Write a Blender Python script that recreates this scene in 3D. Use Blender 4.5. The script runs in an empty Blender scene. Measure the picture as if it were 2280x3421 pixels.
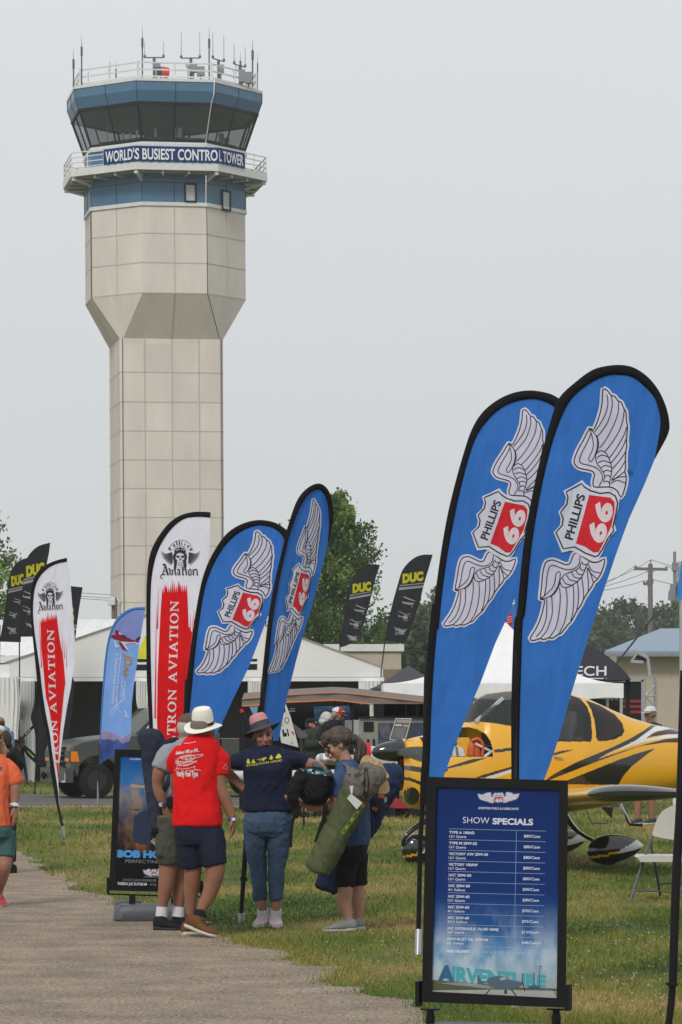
import bpy, math, random
import numpy as np
from mathutils import Vector, Matrix, noise
from mathutils.geometry import tessellate_polygon
R = math.radians
PI = math.pi
random.seed(7)
C = bpy.context.scene
COL = C.collection

# ------------------------------------------------------------------ camera, sky, sun, exposure
FPX, HZ, CXP, CH = 11633.0, 2399.0, 1140.0, 1.65      # focal length in photo pixels, horizon row, centre column, eye height
cam = bpy.data.cameras.new('camera')
cam.sensor_fit = 'VERTICAL'; cam.sensor_height = 36.0
cam.lens = FPX / 3421.0 * 36.0
cam.shift_y = (HZ - 1710.5) / 3421.0
cam.clip_start = 0.5; cam.clip_end = 5000
cam_o = bpy.data.objects.new('camera', cam); COL.objects.link(cam_o)
cam_o.location = (0, 0, CH); cam_o.rotation_euler = (R(90), 0, 0)
C.camera = cam_o
C.view_settings.view_transform = 'Standard'
C.view_settings.look = 'None'
C.view_settings.exposure = 0.0
C.view_settings.gamma = 1.0
SUN_EL, SUN_AZ = 42.0, 200.0
w = bpy.data.worlds.new('World'); C.world = w; w.use_nodes = True
nt = w.node_tree; nt.nodes.clear()
def wn(t): return nt.nodes.new(t)
out = wn('ShaderNodeOutputWorld'); bg = wn('ShaderNodeBackground'); bg2 = wn('ShaderNodeBackground'); add = wn('ShaderNodeMixShader'); add.inputs[0].default_value = 0.93   # cloud cover over the sky
sky = wn('ShaderNodeTexSky'); sky.sky_type = 'NISHITA'; sky.sun_disc = False
sky.sun_elevation = R(SUN_EL); sky.sun_rotation = R(SUN_AZ); sky.dust_density = 4.0
bg.inputs['Strength'].default_value = 0.06
nt.links.new(sky.outputs[0], bg.inputs['Color'])
tc = wn('ShaderNodeTexCoord'); mp = wn('ShaderNodeMapping'); mp.inputs['Scale'].default_value = (1.0, 1.0, 3.0)
nz = wn('ShaderNodeTexNoise'); nz.inputs['Scale'].default_value = 2.2; nz.inputs['Detail'].default_value = 5
sep = wn('ShaderNodeSeparateXYZ')
rz = wn('ShaderNodeMapRange'); rz.inputs['From Min'].default_value = 0.0; rz.inputs['From Max'].default_value = 0.22
mixh = wn('ShaderNodeMix'); mixh.data_type = 'RGBA'
mixh.inputs['A'].default_value = (0.662, 0.690, 0.700, 1); mixh.inputs['B'].default_value = (0.770, 0.798, 0.828, 1)
cl = wn('ShaderNodeMapRange'); cl.inputs['From Min'].default_value = 0.3; cl.inputs['From Max'].default_value = 0.7
cl.inputs['To Min'].default_value = 0.975; cl.inputs['To Max'].default_value = 1.025
nt.links.new(tc.outputs['Generated'], mp.inputs['Vector']); nt.links.new(mp.outputs[0], nz.inputs['Vector'])
nt.links.new(tc.outputs['Generated'], sep.inputs[0]); nt.links.new(sep.outputs['Z'], rz.inputs['Value'])
nt.links.new(rz.outputs[0], mixh.inputs['Factor']); nt.links.new(nz.outputs[0], cl.inputs['Value'])
nt.links.new(mixh.outputs['Result'], bg2.inputs['Color']); nt.links.new(cl.outputs[0], bg2.inputs['Strength'])
nt.links.new(bg.outputs[0], add.inputs[1]); nt.links.new(bg2.outputs[0], add.inputs[2]); nt.links.new(add.outputs[0], out.inputs['Surface'])
sl = bpy.data.lights.new('sun', 'SUN'); sl.energy = 1.85; sl.angle = R(12); sl.color = (1.0, 0.965, 0.92)
so = bpy.data.objects.new('sun', sl); COL.objects.link(so)
# the sun stands high, behind the camera and to its left
so.rotation_euler = (R(90 - SUN_EL), 0, R(-20))
so.location = (-20, -20, 60)

# ------------------------------------------------------------------ pixel of the photo + distance -> point of the place
def W(sx, sy, Y): return Vector(((sx - CXP) * Y / FPX, Y, CH + (HZ - sy) * Y / FPX))
def gY(sy): return CH * FPX / (sy - HZ)
def plane(sx, Y, yaw=0.0, lean=0.0):
    """vertical plane through (sx, Y), turned by yaw degrees; gives f(sx, sy, off) that meets the sight line with it"""
    p0 = W(sx, HZ, Y)
    n = Vector((math.sin(R(yaw)), -math.cos(R(yaw)), 0)); o = Vector((0, 0, CH))
    def f(x, y, off=0.0):
        d = Vector(((x - CXP) / FPX, 1.0, (HZ - y) / FPX))
        t = (p0 + n * off - o).dot(n) / d.dot(n)
        return o + d * t
    f.n = n
    return f
def zz(ox, oy, s): return lambda p: (ox + p[0] / s, oy + p[1] / s)

# ------------------------------------------------------------------ materials
_M = {}
def mat(name, col=(), rough=0.6, metal=0.0, var=0.08, scale=6.0, bump=0.0, bscale=40.0, spec=0.5, trans=0.0, coat=0.0, stretch=None, emit=0.0, alpha=None):
    if name in _M: return _M[name]
    if max(col) < .04 and not coat and spec == .5: spec = .15; rough = max(rough, .5)
    m = bpy.data.materials.new(name); m.use_nodes = True
    n = m.node_tree; b = n.nodes['Principled BSDF']
    b.inputs['Roughness'].default_value = rough; b.inputs['Metallic'].default_value = metal
    b.inputs['Specular IOR Level'].default_value = spec
    if coat: b.inputs['Coat Weight'].default_value = coat; b.inputs['Coat Roughness'].default_value = 0.06
    t = n.nodes.new('ShaderNodeTexCoord'); mpn = n.nodes.new('ShaderNodeMapping')
    if stretch: mpn.inputs['Scale'].default_value = stretch
    nz = n.nodes.new('ShaderNodeTexNoise'); nz.inputs['Scale'].default_value = scale; nz.inputs['Detail'].default_value = 6
    n.links.new(t.outputs['Object'], mpn.inputs['Vector']); n.links.new(mpn.outputs[0], nz.inputs['Vector'])
    mx = n.nodes.new('ShaderNodeMix'); mx.data_type = 'RGBA'
    a = [max(0, c * (1 - var)) for c in col]; c2 = [min(1, c * (1 + var)) for c in col]
    mx.inputs['A'].default_value = (*a, 1); mx.inputs['B'].default_value = (*c2, 1)
    rg = n.nodes.new('ShaderNodeMapRange'); rg.inputs['From Min'].default_value = 0.3; rg.inputs['From Max'].default_value = 0.7
    n.links.new(nz.outputs[0], rg.inputs['Value']); n.links.new(rg.outputs[0], mx.inputs['Factor'])
    n.links.new(mx.outputs['Result'], b.inputs['Base Color'])
    if bump:
        nb = n.nodes.new('ShaderNodeTexNoise'); nb.inputs['Scale'].default_value = bscale; nb.inputs['Detail'].default_value = 4
        n.links.new(mpn.outputs[0], nb.inputs['Vector'])
        bp = n.nodes.new('ShaderNodeBump'); bp.inputs['Strength'].default_value = 1.0; bp.inputs['Distance'].default_value = bump
        n.links.new(nb.outputs[0], bp.inputs['Height']); n.links.new(bp.outputs[0], b.inputs['Normal'])
    if trans:
        tr = n.nodes.new('ShaderNodeBsdfTranslucent'); ms = n.nodes.new('ShaderNodeMixShader'); ms.inputs[0].default_value = trans
        n.links.new(mx.outputs['Result'], tr.inputs['Color'])
        n.links.new(b.outputs[0], ms.inputs[1]); n.links.new(tr.outputs[0], ms.inputs[2])
        n.links.new(ms.outputs[0], n.nodes['Material Output'].inputs['Surface'])
    if emit:
        b.inputs['Emission Color'].default_value = (*col, 1); b.inputs['Emission Strength'].default_value = emit
    _M[name] = m
    return m
def s2l(r, g, b):
    f = lambda c: (c / 255 / 12.92) if c / 255 <= 0.04045 else ((c / 255 + 0.055) / 1.055) ** 2.4
    return (f(r), f(g), f(b))
def glass_mat(name, tint, refl=0.25, rough=0.03, opac=0.6):
    """tinted window glass: partly see-through, partly mirror"""
    if name in _M: return _M[name]
    m = bpy.data.materials.new(name); m.use_nodes = True; n = m.node_tree
    b = n.nodes['Principled BSDF']; b.inputs['Base Color'].default_value = (*tint, 1)
    b.inputs['Roughness'].default_value = rough; b.inputs['Specular IOR Level'].default_value = 0.5 + refl
    nz = n.nodes.new('ShaderNodeTexNoise'); nz.inputs['Scale'].default_value = 0.8; nz.inputs['Detail'].default_value = 3
    bp = n.nodes.new('ShaderNodeBump'); bp.inputs['Strength'].default_value = 1; bp.inputs['Distance'].default_value = 0.004
    t = n.nodes.new('ShaderNodeTexCoord'); n.links.new(t.outputs['Object'], nz.inputs['Vector'])
    n.links.new(nz.outputs[0], bp.inputs['Height']); n.links.new(bp.outputs[0], b.inputs['Normal'])
    tr = n.nodes.new('ShaderNodeBsdfTransparent'); tr.inputs['Color'].default_value = (*[min(1, 0.55 + x) for x in tint], 1)
    ms = n.nodes.new('ShaderNodeMixShader'); ms.inputs[0].default_value = opac
    n.links.new(tr.outputs[0], ms.inputs[1]); n.links.new(b.outputs[0], ms.inputs[2])
    n.links.new(ms.outputs[0], n.nodes['Material Output'].inputs['Surface'])
    _M[name] = m
    return m

# ------------------------------------------------------------------ objects
ORG = {}
def tag(o, label=None, cat=None, group=None, kind=None):
    if label: o['label'] = label
    if cat: o['category'] = cat
    if group: o['group'] = group
    if kind: o['kind'] = kind
    return o
def thing(name, loc, label, cat, group=None):
    o = bpy.data.objects.new(name, None); COL.objects.link(o); o.empty_display_size = 0.2
    o.location = loc; ORG[o] = Vector(loc)
    return tag(o, label, cat, group)
TMP = bpy.data.scenes.new('scratch')
def evaluated(o):
    TMP.collection.objects.link(o); vl = TMP.view_layers[0]; vl.update()
    me = bpy.data.meshes.new_from_object(o.evaluated_get(vl.depsgraph))
    TMP.collection.objects.unlink(o)
    return me
def put(name, me, mats, parent=None, loc=None, smooth=None):
    """link mesh whose vertices are in world space under parent (or at loc)"""
    org = ORG[parent] if parent is not None else Vector(loc if loc is not None else (0, 0, 0))
    me.transform(Matrix.Translation(-org)); me.name = name
    for m in (mats if isinstance(mats, (list, tuple)) else [mats]): me.materials.append(m)
    if smooth is not None:
        me.shade_smooth()
        if smooth < 179: me.set_sharp_from_angle(angle=R(smooth))
    o = bpy.data.objects.new(name, me); COL.objects.link(o)
    if parent is not None: o.parent = parent
    else: o.location = org
    ORG[o] = org
    return o
def cr(pts, n=6, closed=False):
    """Catmull-Rom through points of any dimension"""
    P = [np.array(p, float) for p in pts]
    if len(P) < 3: return [tuple(p) for p in P]
    if closed: Q = [P[-1]] + P + [P[0], P[1]]
    else: Q = [2 * P[0] - P[1]] + P + [2 * P[-1] - P[-2]]
    r = []
    for i in range(1, len(Q) - 2):
        for k in range(n):
            t = k / n; a, b, c, d = Q[i - 1], Q[i], Q[i + 1], Q[i + 2]
            r.append(tuple(0.5 * (2 * b + (c - a) * t + (2 * a - 5 * b + 4 * c - d) * t * t + (3 * b - a - 3 * c + d) * t ** 3)))
    if not closed: r.append(tuple(P[-1]))
    return r
class MB:
    def __init__(s): s.v = []; s.f = []; s.m = []
    def add(s, vs, fs, mi=0):
        k = len(s.v); s.v += [tuple(v) for v in vs]; s.f += [tuple(i + k for i in f) for f in fs]; s.m += [mi] * len(fs); return s
    def box(s, c, d, mi=0, rz=0.0, rx=0.0, ry=0.0, taper=1.0):
        M_ = Matrix.Rotation(rz, 3, 'Z') @ Matrix.Rotation(ry, 3, 'Y') @ Matrix.Rotation(rx, 3, 'X'); c = Vector(c); vs = []
        for x, y, z in ((-1,-1,-1),(1,-1,-1),(1,1,-1),(-1,1,-1),(-1,-1,1),(1,-1,1),(1,1,1),(-1,1,1)):
            k = taper if z > 0 else 1
            vs.append(c + M_ @ Vector((x * d[0] / 2 * k, y * d[1] / 2 * k, z * d[2] / 2)))
        return s.add(vs, [(0,3,2,1),(4,5,6,7),(0,1,5,4),(1,2,6,5),(2,3,7,6),(3,0,4,7)], mi)
    def box2(s, a, b, mi=0):
        return s.box([(a[i] + b[i]) / 2 for i in range(3)], [abs(b[i] - a[i]) for i in range(3)], mi)
    def bar(s, p, q, wd, ht=None, mi=0):
        p = Vector(p); q = Vector(q); ht = ht or wd; d = (q - p).normalized()
        u = Vector((0, 0, 1)) if abs(d.z) < 0.9 else Vector((0, 1, 0))
        a = d.cross(u).normalized() * wd / 2; b = a.normalized().cross(d) * ht / 2
        vs = [p - a - b, p + a - b, p + a + b, p - a + b, q - a - b, q + a - b, q + a + b, q - a + b]
        return s.add(vs, [(0,3,2,1),(4,5,6,7),(0,1,5,4),(1,2,6,5),(2,3,7,6),(3,0,4,7)], mi)
    def loft(s, rings, mi=0, caps=True, closed=True):
        n = len(rings[0]); vs = [p for r in rings for p in r]; fs = []
        for i in range(len(rings) - 1):
            for j in range(n if closed else n - 1):
                k = (j + 1) % n; fs.append((i * n + j, i * n + k, (i + 1) * n + k, (i + 1) * n + j))
        if caps and closed: fs.append(tuple(range(n))[::-1]); fs.append(tuple(range((len(rings) - 1) * n, len(rings) * n)))
        return s.add(vs, fs, mi)
    def tube(s, pts, rad, n=8, mi=0, flat=1.0, up=None, sm=0, caps=True):
        """tube along points; rad number or list; flat scales the section along 'up'"""
        P = [Vector(p) for p in pts]
        rs = [rad] * len(P) if isinstance(rad, (int, float)) else list(rad)
        fl = [flat] * len(P) if isinstance(flat, (int, float)) else list(flat)
        if sm:
            A = cr([(*p, r, f_) for p, r, f_ in zip(P, rs, fl)], sm); P = [Vector(a[:3]) for a in A]; rs = [a[3] for a in A]; fl = [a[4] for a in A]
        rings = []; u0 = Vector(up) if up is not None else None
        prev = None
        for i, p in enumerate(P):
            d = (P[min(i + 1, len(P) - 1)] - P[max(i - 1, 0)])
            if d.length < 1e-9: d = Vector((0, 0, 1))
            d.normalize()
            if u0 is not None: u = u0 - d * u0.dot(d)
            elif prev is None: u = Vector((0, 0, 1)) if abs(d.z) < 0.9 else Vector((0, 1, 0)); u = u - d * u.dot(d)
            else: u = prev - d * prev.dot(d)
            u.normalize(); prev = u; a = d.cross(u)
            rings.append([p + a * (math.cos(2 * PI * k / n) * rs[i]) + u * (math.sin(2 * PI * k / n) * rs[i] * fl[i]) for k in range(n)])
        return s.loft(rings, mi, caps)
    def ell(s, c, r, mi=0, nu=14, nv=9, rot=None):
        c = Vector(c); rings = []
        rr = (r, r, r) if isinstance(r, (int, float)) else r
        for i in range(nv + 1):
            a = -PI / 2 + PI * i / nv; ca = max(math.cos(a), 1e-3)
            rings.append([Vector((rr[0] * ca * math.cos(2 * PI * k / nu), rr[1] * ca * math.sin(2 * PI * k / nu), rr[2] * math.sin(a))) for k in range(nu)])
        if rot is not None: rings = [[rot @ p for p in q] for q in rings]
        return s.loft([[c + p for p in q] for q in rings], mi)
    def prism(s, pts, vec, mi=0, mi_side=None):
        """closed prism from a planar outline (list of world points) pushed along vec"""
        P = [Vector(p) for p in pts]; n = len(P); vec = Vector(vec)
        tr = tessellate_polygon([P]); k = len(s.v)
        s.v += [tuple(p) for p in P] + [tuple(p + vec) for p in P]
        for t in tr: s.f.append(tuple(k + i for i in t)); s.m.append(mi); s.f.append(tuple(k + n + i for i in t[::-1])); s.m.append(mi)
        for i in range(n):
            j = (i + 1) % n; s.f.append((k + i, k + j, k + n + j, k + n + i)); s.m.append(mi if mi_side is None else mi_side)
        return s
    def sheet(s, loops, mi=0):
        L = [[Vector(p) for p in l] for l in loops]; tr = tessellate_polygon(L); k = len(s.v)
        for l in L: s.v += [tuple(p) for p in l]
        for t in tr: s.f.append(tuple(k + i for i in t)); s.m.append(mi)
        return s
    def mesh(s, name='m'):
        me = bpy.data.meshes.new(name); me.from_pydata(s.v, [], s.f); me.update()
        if s.m: me.polygons.foreach_set('material_index', s.m)
        return me
    def build(s, name, mats, parent=None, loc=None, smooth=None):
        return put(name, s.mesh(name), mats, parent, loc, smooth)
    def fused(s, name, mats, parent=None, loc=None, voxel=0.006, it=6, wr=None, fac=0.5):
        """one continuous skin over all the closed shapes collected here"""
        me = s.mesh(name); o = bpy.data.objects.new('t', me)
        md = o.modifiers.new('r', 'REMESH'); md.mode = 'VOXEL'; md.voxel_size = voxel; md.use_smooth_shade = True
        if it: sm = o.modifiers.new('s', 'SMOOTH'); sm.iterations = it; sm.factor = fac
        me2 = evaluated(o); bpy.data.objects.remove(o)
        if wr: wrinkle(me2, *wr)
        return put(name, me2, mats, parent, loc, 180)
def wrinkle(me, amp, scale=(9, 9, 4), seed=0.0, grow=.007):
    nrm = np.zeros(len(me.vertices) * 3); me.vertices.foreach_get('normal', nrm); co = np.zeros(len(me.vertices) * 3); me.vertices.foreach_get('co', co)
    nrm = nrm.reshape(-1, 3); co = co.reshape(-1, 3)
    q = co * np.array(scale)
    a = np.array([noise.noise((p[0] + seed, p[1] + p[2] * 0.5, p[2])) * 0.6 + (1 - abs(noise.noise((p[0] * 1.9 + p[2] * .8, p[1] * 1.9, p[2] * 1.7 + seed)))) * 0.8 - 0.5 + .35 * (abs(noise.noise((p[0] * 2.6 - p[2] * 1.6, p[1] * 2.6, p[2] * 2.4 + seed))) - .3) for p in q]) * 1.5
    co += nrm * (a * amp + grow)[:, None]
    me.vertices.foreach_set('co', co.ravel()); me.update()

# ------------------------------------------------------------------ flat printed marks
_T = {}
def glyphs(txt, bold=0.0, shear=0.0, sp=1.0):
    key = (txt, bold, shear, sp)
    if key in _T: return _T[key]
    cu = bpy.data.curves.new('t', 'FONT'); cu.body = txt; cu.size = 1; cu.offset = bold; cu.shear = shear; cu.space_character = sp; cu.resolution_u = 4
    o = bpy.data.objects.new('t', cu); me = evaluated(o)
    v = np.array([tuple(x.co)[:2] for x in me.vertices]); f = [tuple(p.vertices) for p in me.polygons]
    bpy.data.objects.remove(o); bpy.data.meshes.remove(me)
    if len(v): mn = v.min(0); mxx = v.max(0)
    _T[key] = (v, f, mn, mxx)
    return _T[key]
def text(mb, F, txt, org, ux, uy, width=None, height=None, mi=0, off=0.003, bold=0.0, shear=0.0, sp=1.0, anchor='l', by_caps=True, warp=None):
    """letters on the surface F (photo pixel -> point): org baseline point, ux/uy unit steps in pixels, fitted to width and height"""
    v, f, mn, mx = glyphs(txt, bold, shear, sp)
    hh = mx[1] - (0 if by_caps and mn[1] < 0 else mn[1]); ww = mx[0] - mn[0]
    sy = height / hh if height else width / ww
    sx = width / ww if width else sy
    a = {'l': 0, 'c': 0.5, 'r': 1}[anchor]
    vs = []
    for p in v:
        x = (p[0] - mn[0] - a * ww) * sx; y = (p[1]) * sy
        if warp: x, y = warp(x, y)
        vs.append(F(org[0] + ux[0] * x + uy[0] * y, org[1] + ux[1] * x + uy[1] * y, off))
    mb.add(vs, f, mi)
def ribbon(mb, F, pts, wd, mi=0, off=0.003, closed=False, sm=4):
    P = cr(pts, sm, closed) if sm and len(pts) > 2 else [tuple(p) for p in pts]
    n = len(P); vs = []
    wds = wd if isinstance(wd, (list, tuple)) else None
    for i, p in enumerate(P):
        a = P[(i - 1) % n] if closed or i > 0 else p; b = P[(i + 1) % n] if closed or i < n - 1 else p
        d = (b[0] - a[0], b[1] - a[1]); l = math.hypot(*d) or 1; nx, ny = -d[1] / l, d[0] / l
        ww = wd if not wds else wds[0] + (wds[1] - wds[0]) * i / (n - 1)
        vs.append(F(p[0] + nx * ww / 2, p[1] + ny * ww / 2, off)); vs.append(F(p[0] - nx * ww / 2, p[1] - ny * ww / 2, off))
    fs = [(2 * i, 2 * i + 1, 2 * i + 3, 2 * i + 2) for i in range(n - 1)]
    if closed: fs.append((2 * n - 2, 2 * n - 1, 1, 0))
    mb.add(vs, fs, mi)
def patch(mb, F, pts, mi=0, off=0.003, sm=0, closed=True):
    P = cr(pts, sm, True) if sm else pts
    mb.sheet([[F(p[0], p[1], off) for p in P]], mi)
def disc(mb, F, c, rx, ry=None, mi=0, off=0.003, n=20, ang=0.0):
    ry = ry or rx; ca, sa = math.cos(ang), math.sin(ang)
    patch(mb, F, [(c[0] + rx * math.cos(2*PI*k/n) * ca - ry * math.sin(2*PI*k/n) * sa, c[1] + rx * math.cos(2*PI*k/n) * sa + ry * math.sin(2*PI*k/n) * ca) for k in range(n)], mi, off)
def affine(src, dst):
    A = np.array([[x, y, 1] for x, y in src]); B = np.array(dst)
    S, *_ = np.linalg.lstsq(A, B, rcond=None)
    return lambda p: (p[0] * S[0, 0] + p[1] * S[1, 0] + S[2, 0], p[0] * S[0, 1] + p[1] * S[1, 1] + S[2, 1])
def quad(TL, TR, BR, BL):
    return lambda u, v: (TL[0] * (1-u) * (1-v) + TR[0] * u * (1-v) + BR[0] * u * v + BL[0] * (1-u) * v,
                         TL[1] * (1-u) * (1-v) + TR[1] * u * (1-v) + BR[1] * u * v + BL[1] * (1-u) * v)
def inside(pt, poly):
    x, y = pt; r = False; j = len(poly) - 1
    for i in range(len(poly)):
        xi, yi = poly[i]; xj, yj = poly[j]
        if (yi > y) != (yj > y) and x < (xj - xi) * (y - yi) / (yj - yi) + xi: r = not r
        j = i
    return r
# ================================================================== GROUND
def ground_mat(name, blades=False):
    m = bpy.data.materials.new(name); m.use_nodes = True; n = m.node_tree; b = n.nodes['Principled BSDF']
    b.inputs['Roughness'].default_value = 0.75; b.inputs['Specular IOR Level'].default_value = 0.2
    t = n.nodes.new('ShaderNodeTexCoord')
    mp1 = n.nodes.new('ShaderNodeMapping'); mp1.inputs['Scale'].default_value = (0.5, 0.28, 1)
    n1 = n.nodes.new('ShaderNodeTexNoise'); n1.inputs['Scale'].default_value = 1.0; n1.inputs['Detail'].default_value = 5
    n2 = n.nodes.new('ShaderNodeTexNoise'); n2.inputs['Scale'].default_value = 14 if not blades else 60; n2.inputs['Detail'].default_value = 5
    n.links.new(t.outputs['Object'], mp1.inputs[0]); n.links.new(mp1.outputs[0], n1.inputs['Vector']); n.links.new(t.outputs['Object'], n2.inputs['Vector'])
    r1 = n.nodes.new('ShaderNodeValToRGB'); e = r1.color_ramp.elements
    e[0].position = 0.30; e[0].color = (0.040, 0.072, 0.010, 1); e[1].position = 0.70; e[1].color = (0.26, 0.19, 0.085, 1)
    x = e.new(0.46); x.color = (0.080, 0.112, 0.018, 1); x = e.new(0.58); x.color = (0.165, 0.148, 0.038, 1)
    n.links.new(n1.outputs[0], r1.inputs[0])
    r2 = n.nodes.new('ShaderNodeMapRange'); r2.inputs['From Min'].default_value = 0.3; r2.inputs['From Max'].default_value = 0.7
    r2.inputs['To Min'].default_value = 0.5 if not blades else 0.7; r2.inputs['To Max'].default_value = 1.4 if not blades else 2.0
    n.links.new(n2.outputs[0], r2.inputs['Value'])
    mx = n.nodes.new('ShaderNodeMix'); mx.data_type = 'RGBA'; mx.blend_type = 'MULTIPLY'; mx.inputs['Factor'].default_value = 1
    n.links.new(r1.outputs[0], mx.inputs['A']); n.links.new(r2.outputs[0], mx.inputs['B'])
    n.links.new(mx.outputs['Result'], b.inputs['Base Color'])
    if not blades:
        bp = n.nodes.new('ShaderNodeBump'); bp.inputs['Strength'].default_value = 0.8; bp.inputs['Distance'].default_value = 0.05
        n.links.new(n2.outputs[0], bp.inputs['Height']); n.links.new(bp.outputs[0], b.inputs['Normal'])
    return m
GM = ground_mat('turf'); BM_ = ground_mat('grass_blade', True)
mb = MB(); mb.add([(-300, 0, 0), (300, 0, 0), (300, 560, 0), (-300, 560, 0)], [(0, 1, 2, 3)]); mb.add([(-300, -60, 0), (300, -60, 0), (300, 0, 0), (-300, 0, 0)], [(0, 1, 2, 3)])
tag(mb.build('ground', GM), kind='structure')
# gravel path, ragged edge
def gp(dx, dy):
    Y = CH * 8000 / (dy - 1650); return ((dx - 784) * Y / 8000, Y)
edge = [gp(*p) for p in [(-260, 1900), (-120, 1918), (0, 1940), (40, 1955), (100, 1990), (180, 2035), (250, 2062), (330, 2095), (420, 2120), (530, 2158), (665, 2205), (770, 2252), (862, 2290), (935, 2320), (1020, 2362), (1120, 2440), (1400, 2650)]]
edge = [(-16, 43)] + edge + [(2.2, 8), (3.0, 2), (3, -20)]
E2 = cr(edge, 14); E3 = []
for i, p in enumerate(E2):
    k = noise.noise((p[0] * 1.1, p[1] * 0.9, 3)) * 0.22 + noise.noise((p[0] * 6, p[1] * 3, 9)) * 0.13
    E3.append((p[0] + k, p[1] + k * 1.2))
PATH = E3 + [(-60, -20), (-60, 43)]
pm = mat('gravel', (0.275, 0.222, 0.168), rough=0.9, var=0.25, scale=2.0, bump=0.012, bscale=55, spec=0.2)
nn = pm.node_tree; b = nn.nodes['Principled BSDF']
n2 = nn.nodes.new('ShaderNodeTexNoise'); n2.inputs['Scale'].default_value = 38; n2.inputs['Detail'].default_value = 6; n2.inputs['Roughness'].default_value = 0.75
r2 = nn.nodes.new('ShaderNodeValToRGB'); e = r2.color_ramp.elements; e[0].position = 0.36; e[0].color = (0.35, 0.33, 0.3, 1); e[1].position = 0.66; e[1].color = (1.55, 1.5, 1.45, 1)
x = e.new(0.5); x.color = (0.95, 0.95, 0.95, 1)
mx = nn.nodes.new('ShaderNodeMix'); mx.data_type = 'RGBA'; mx.blend_type = 'MULTIPLY'; mx.inputs['Factor'].default_value = 1
src = b.inputs['Base Color'].links[0].from_socket
tcn = [q for q in nn.nodes if q.type == 'TEX_COORD'][0]
nn.links.new(tcn.outputs['Object'], n2.inputs['Vector']); nn.links.new(n2.outputs[0], r2.inputs[0]); nn.links.new(src, mx.inputs['A']); nn.links.new(r2.outputs[0], mx.inputs['B']); nn.links.new(mx.outputs['Result'], b.inputs['Base Color'])
mb = MB(); mb.sheet([[(p[0], p[1], 0.004) for p in PATH]])
tag(mb.build('gravel_path', pm), kind='structure')
mb = MB(); mb.add([(-60, 65.5, 0.004), (0.6, 65.5, 0.004), (0.9, 75, 0.004), (-60, 75, 0.004)], [(0, 1, 2, 3)])
tag(mb.build('road', mat('asphalt', (0.115, 0.108, 0.105), rough=0.9, var=0.2, scale=1.5, bump=0.006, bscale=60, spec=0.2, stretch=(0.15, 1, 1))), kind='structure')
mb = MB(); mb.sheet([[(-60, 75.01, 0.004)] + [(x, 75.9 + 0.25 * noise.noise((x, 1, 1)), 0.004) for x in np.arange(-60, 1, .5)] + [(0.9, 75.01, 0.004)]])
mb2 = MB(); mb2.sheet([[(-60, 65.49, 0.004), (0.6, 65.49, 0.004)] + [(x, 64.2 + 0.5 * noise.noise((x, 4, 1)), 0.004) for x in np.arange(0.5, -60, -.5)]])
tag(mb2.build('road_shoulder', mat('shoulder_dust', (0.26, 0.21, 0.15), rough=0.95, var=0.25, scale=4)), kind='structure')
# blades of grass and stray stalks, thick close by
rng = np.random.default_rng(3)
def blades(n, y0, y1, hmin, hmax, wd, seed):
    rg = np.random.default_rng(seed)
    sy = rg.uniform(CH * FPX / y1 + HZ, CH * FPX / y0 + HZ, n); Y = CH * FPX / (sy - HZ)
    X = rg.uniform(-0.13, 0.13, n) * Y
    d = np.array([noise.noise((x * 1.3, y * 0.6, 5)) for x, y in zip(X, Y)])
    keep = rg.uniform(-0.9, 0.35, n) < d + 0.1
    X, Y, d = X[keep], Y[keep], d[keep]
    # keep off the path (a few stragglers at its edge)
    px = np.array([p[0] for p in E3]); py = np.array([p[1] for p in E3]); o = np.argsort(py)
    ex = np.interp(Y, py[o], px[o]); fringe = rg.exponential(0.05, len(X)) + 0.0
    keep = (X > ex - fringe) | (Y > 43)
    keep &= ~((Y > 65.3) & (Y < 75.2) & (X < 0.8))
    X, Y, d = X[keep], Y[keep], d[keep]; m = len(X)
    tuft = 1 + 1.3 * np.clip(np.array([noise.noise((x * 2.2, y * 1.2, 8)) for x, y in zip(X, Y)]), 0, 1)
    h = rg.uniform(hmin, hmax, m) * tuft; a = rg.uniform(0, 2 * PI, m); ln = rg.uniform(0.1, 0.9, m) * h
    wv = wd * rg.uniform(0.6, 1.4, m) * (Y / 22)
    b0 = np.stack([X - wv / 2, Y, np.zeros(m)], 1); b1 = np.stack([X + wv / 2, Y + rg.uniform(-.5, .5, m) * wv, np.zeros(m)], 1)
    t = np.stack([X + np.cos(a) * ln, Y + np.sin(a) * ln, h], 1)
    v = np.concatenate([b0, b1, t], 1).reshape(-1, 3)
    return v
V = np.concatenate([blades(190000, 15.5, 46, 0.013, 0.042, 0.006, 1), blades(52000, 44, 110, 0.03, 0.07, 0.007, 2)])
me = bpy.data.meshes.new('grass'); nt_ = len(V) // 3
me.vertices.add(len(V)); me.vertices.foreach_set('co', V.ravel()); me.loops.add(nt_ * 3); me.loops.foreach_set('vertex_index', np.arange(nt_ * 3))
me.polygons.add(nt_); me.polygons.foreach_set('loop_start', np.arange(nt_) * 3); me.update(calc_edges=True)
g = put('grass', me, BM_); tag(g, 'short mown turf with dry tan patches beside the gravel path', 'grass', kind='stuff')
mb = MB()
for i in range(2600):
    sy = rng.uniform(2640, 3421); Y = gY(sy); X = rng.uniform(-.1, .1) * Y
    if noise.noise((X * 0.7, Y * 0.35, 20)) < rng.uniform(-.2, .5): continue
    ex = np.interp(Y, *zip(*sorted([(p[1], p[0]) for p in E3])))
    if X < ex + 0.15 or (64 < Y < 76 and X < 1): continue
    r = rng.uniform(0.003, 0.0075); z = rng.uniform(0.03, 0.06)
    mb.ell((X, Y, z), (r, r, r * 0.8), 0, 5, 3)
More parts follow.
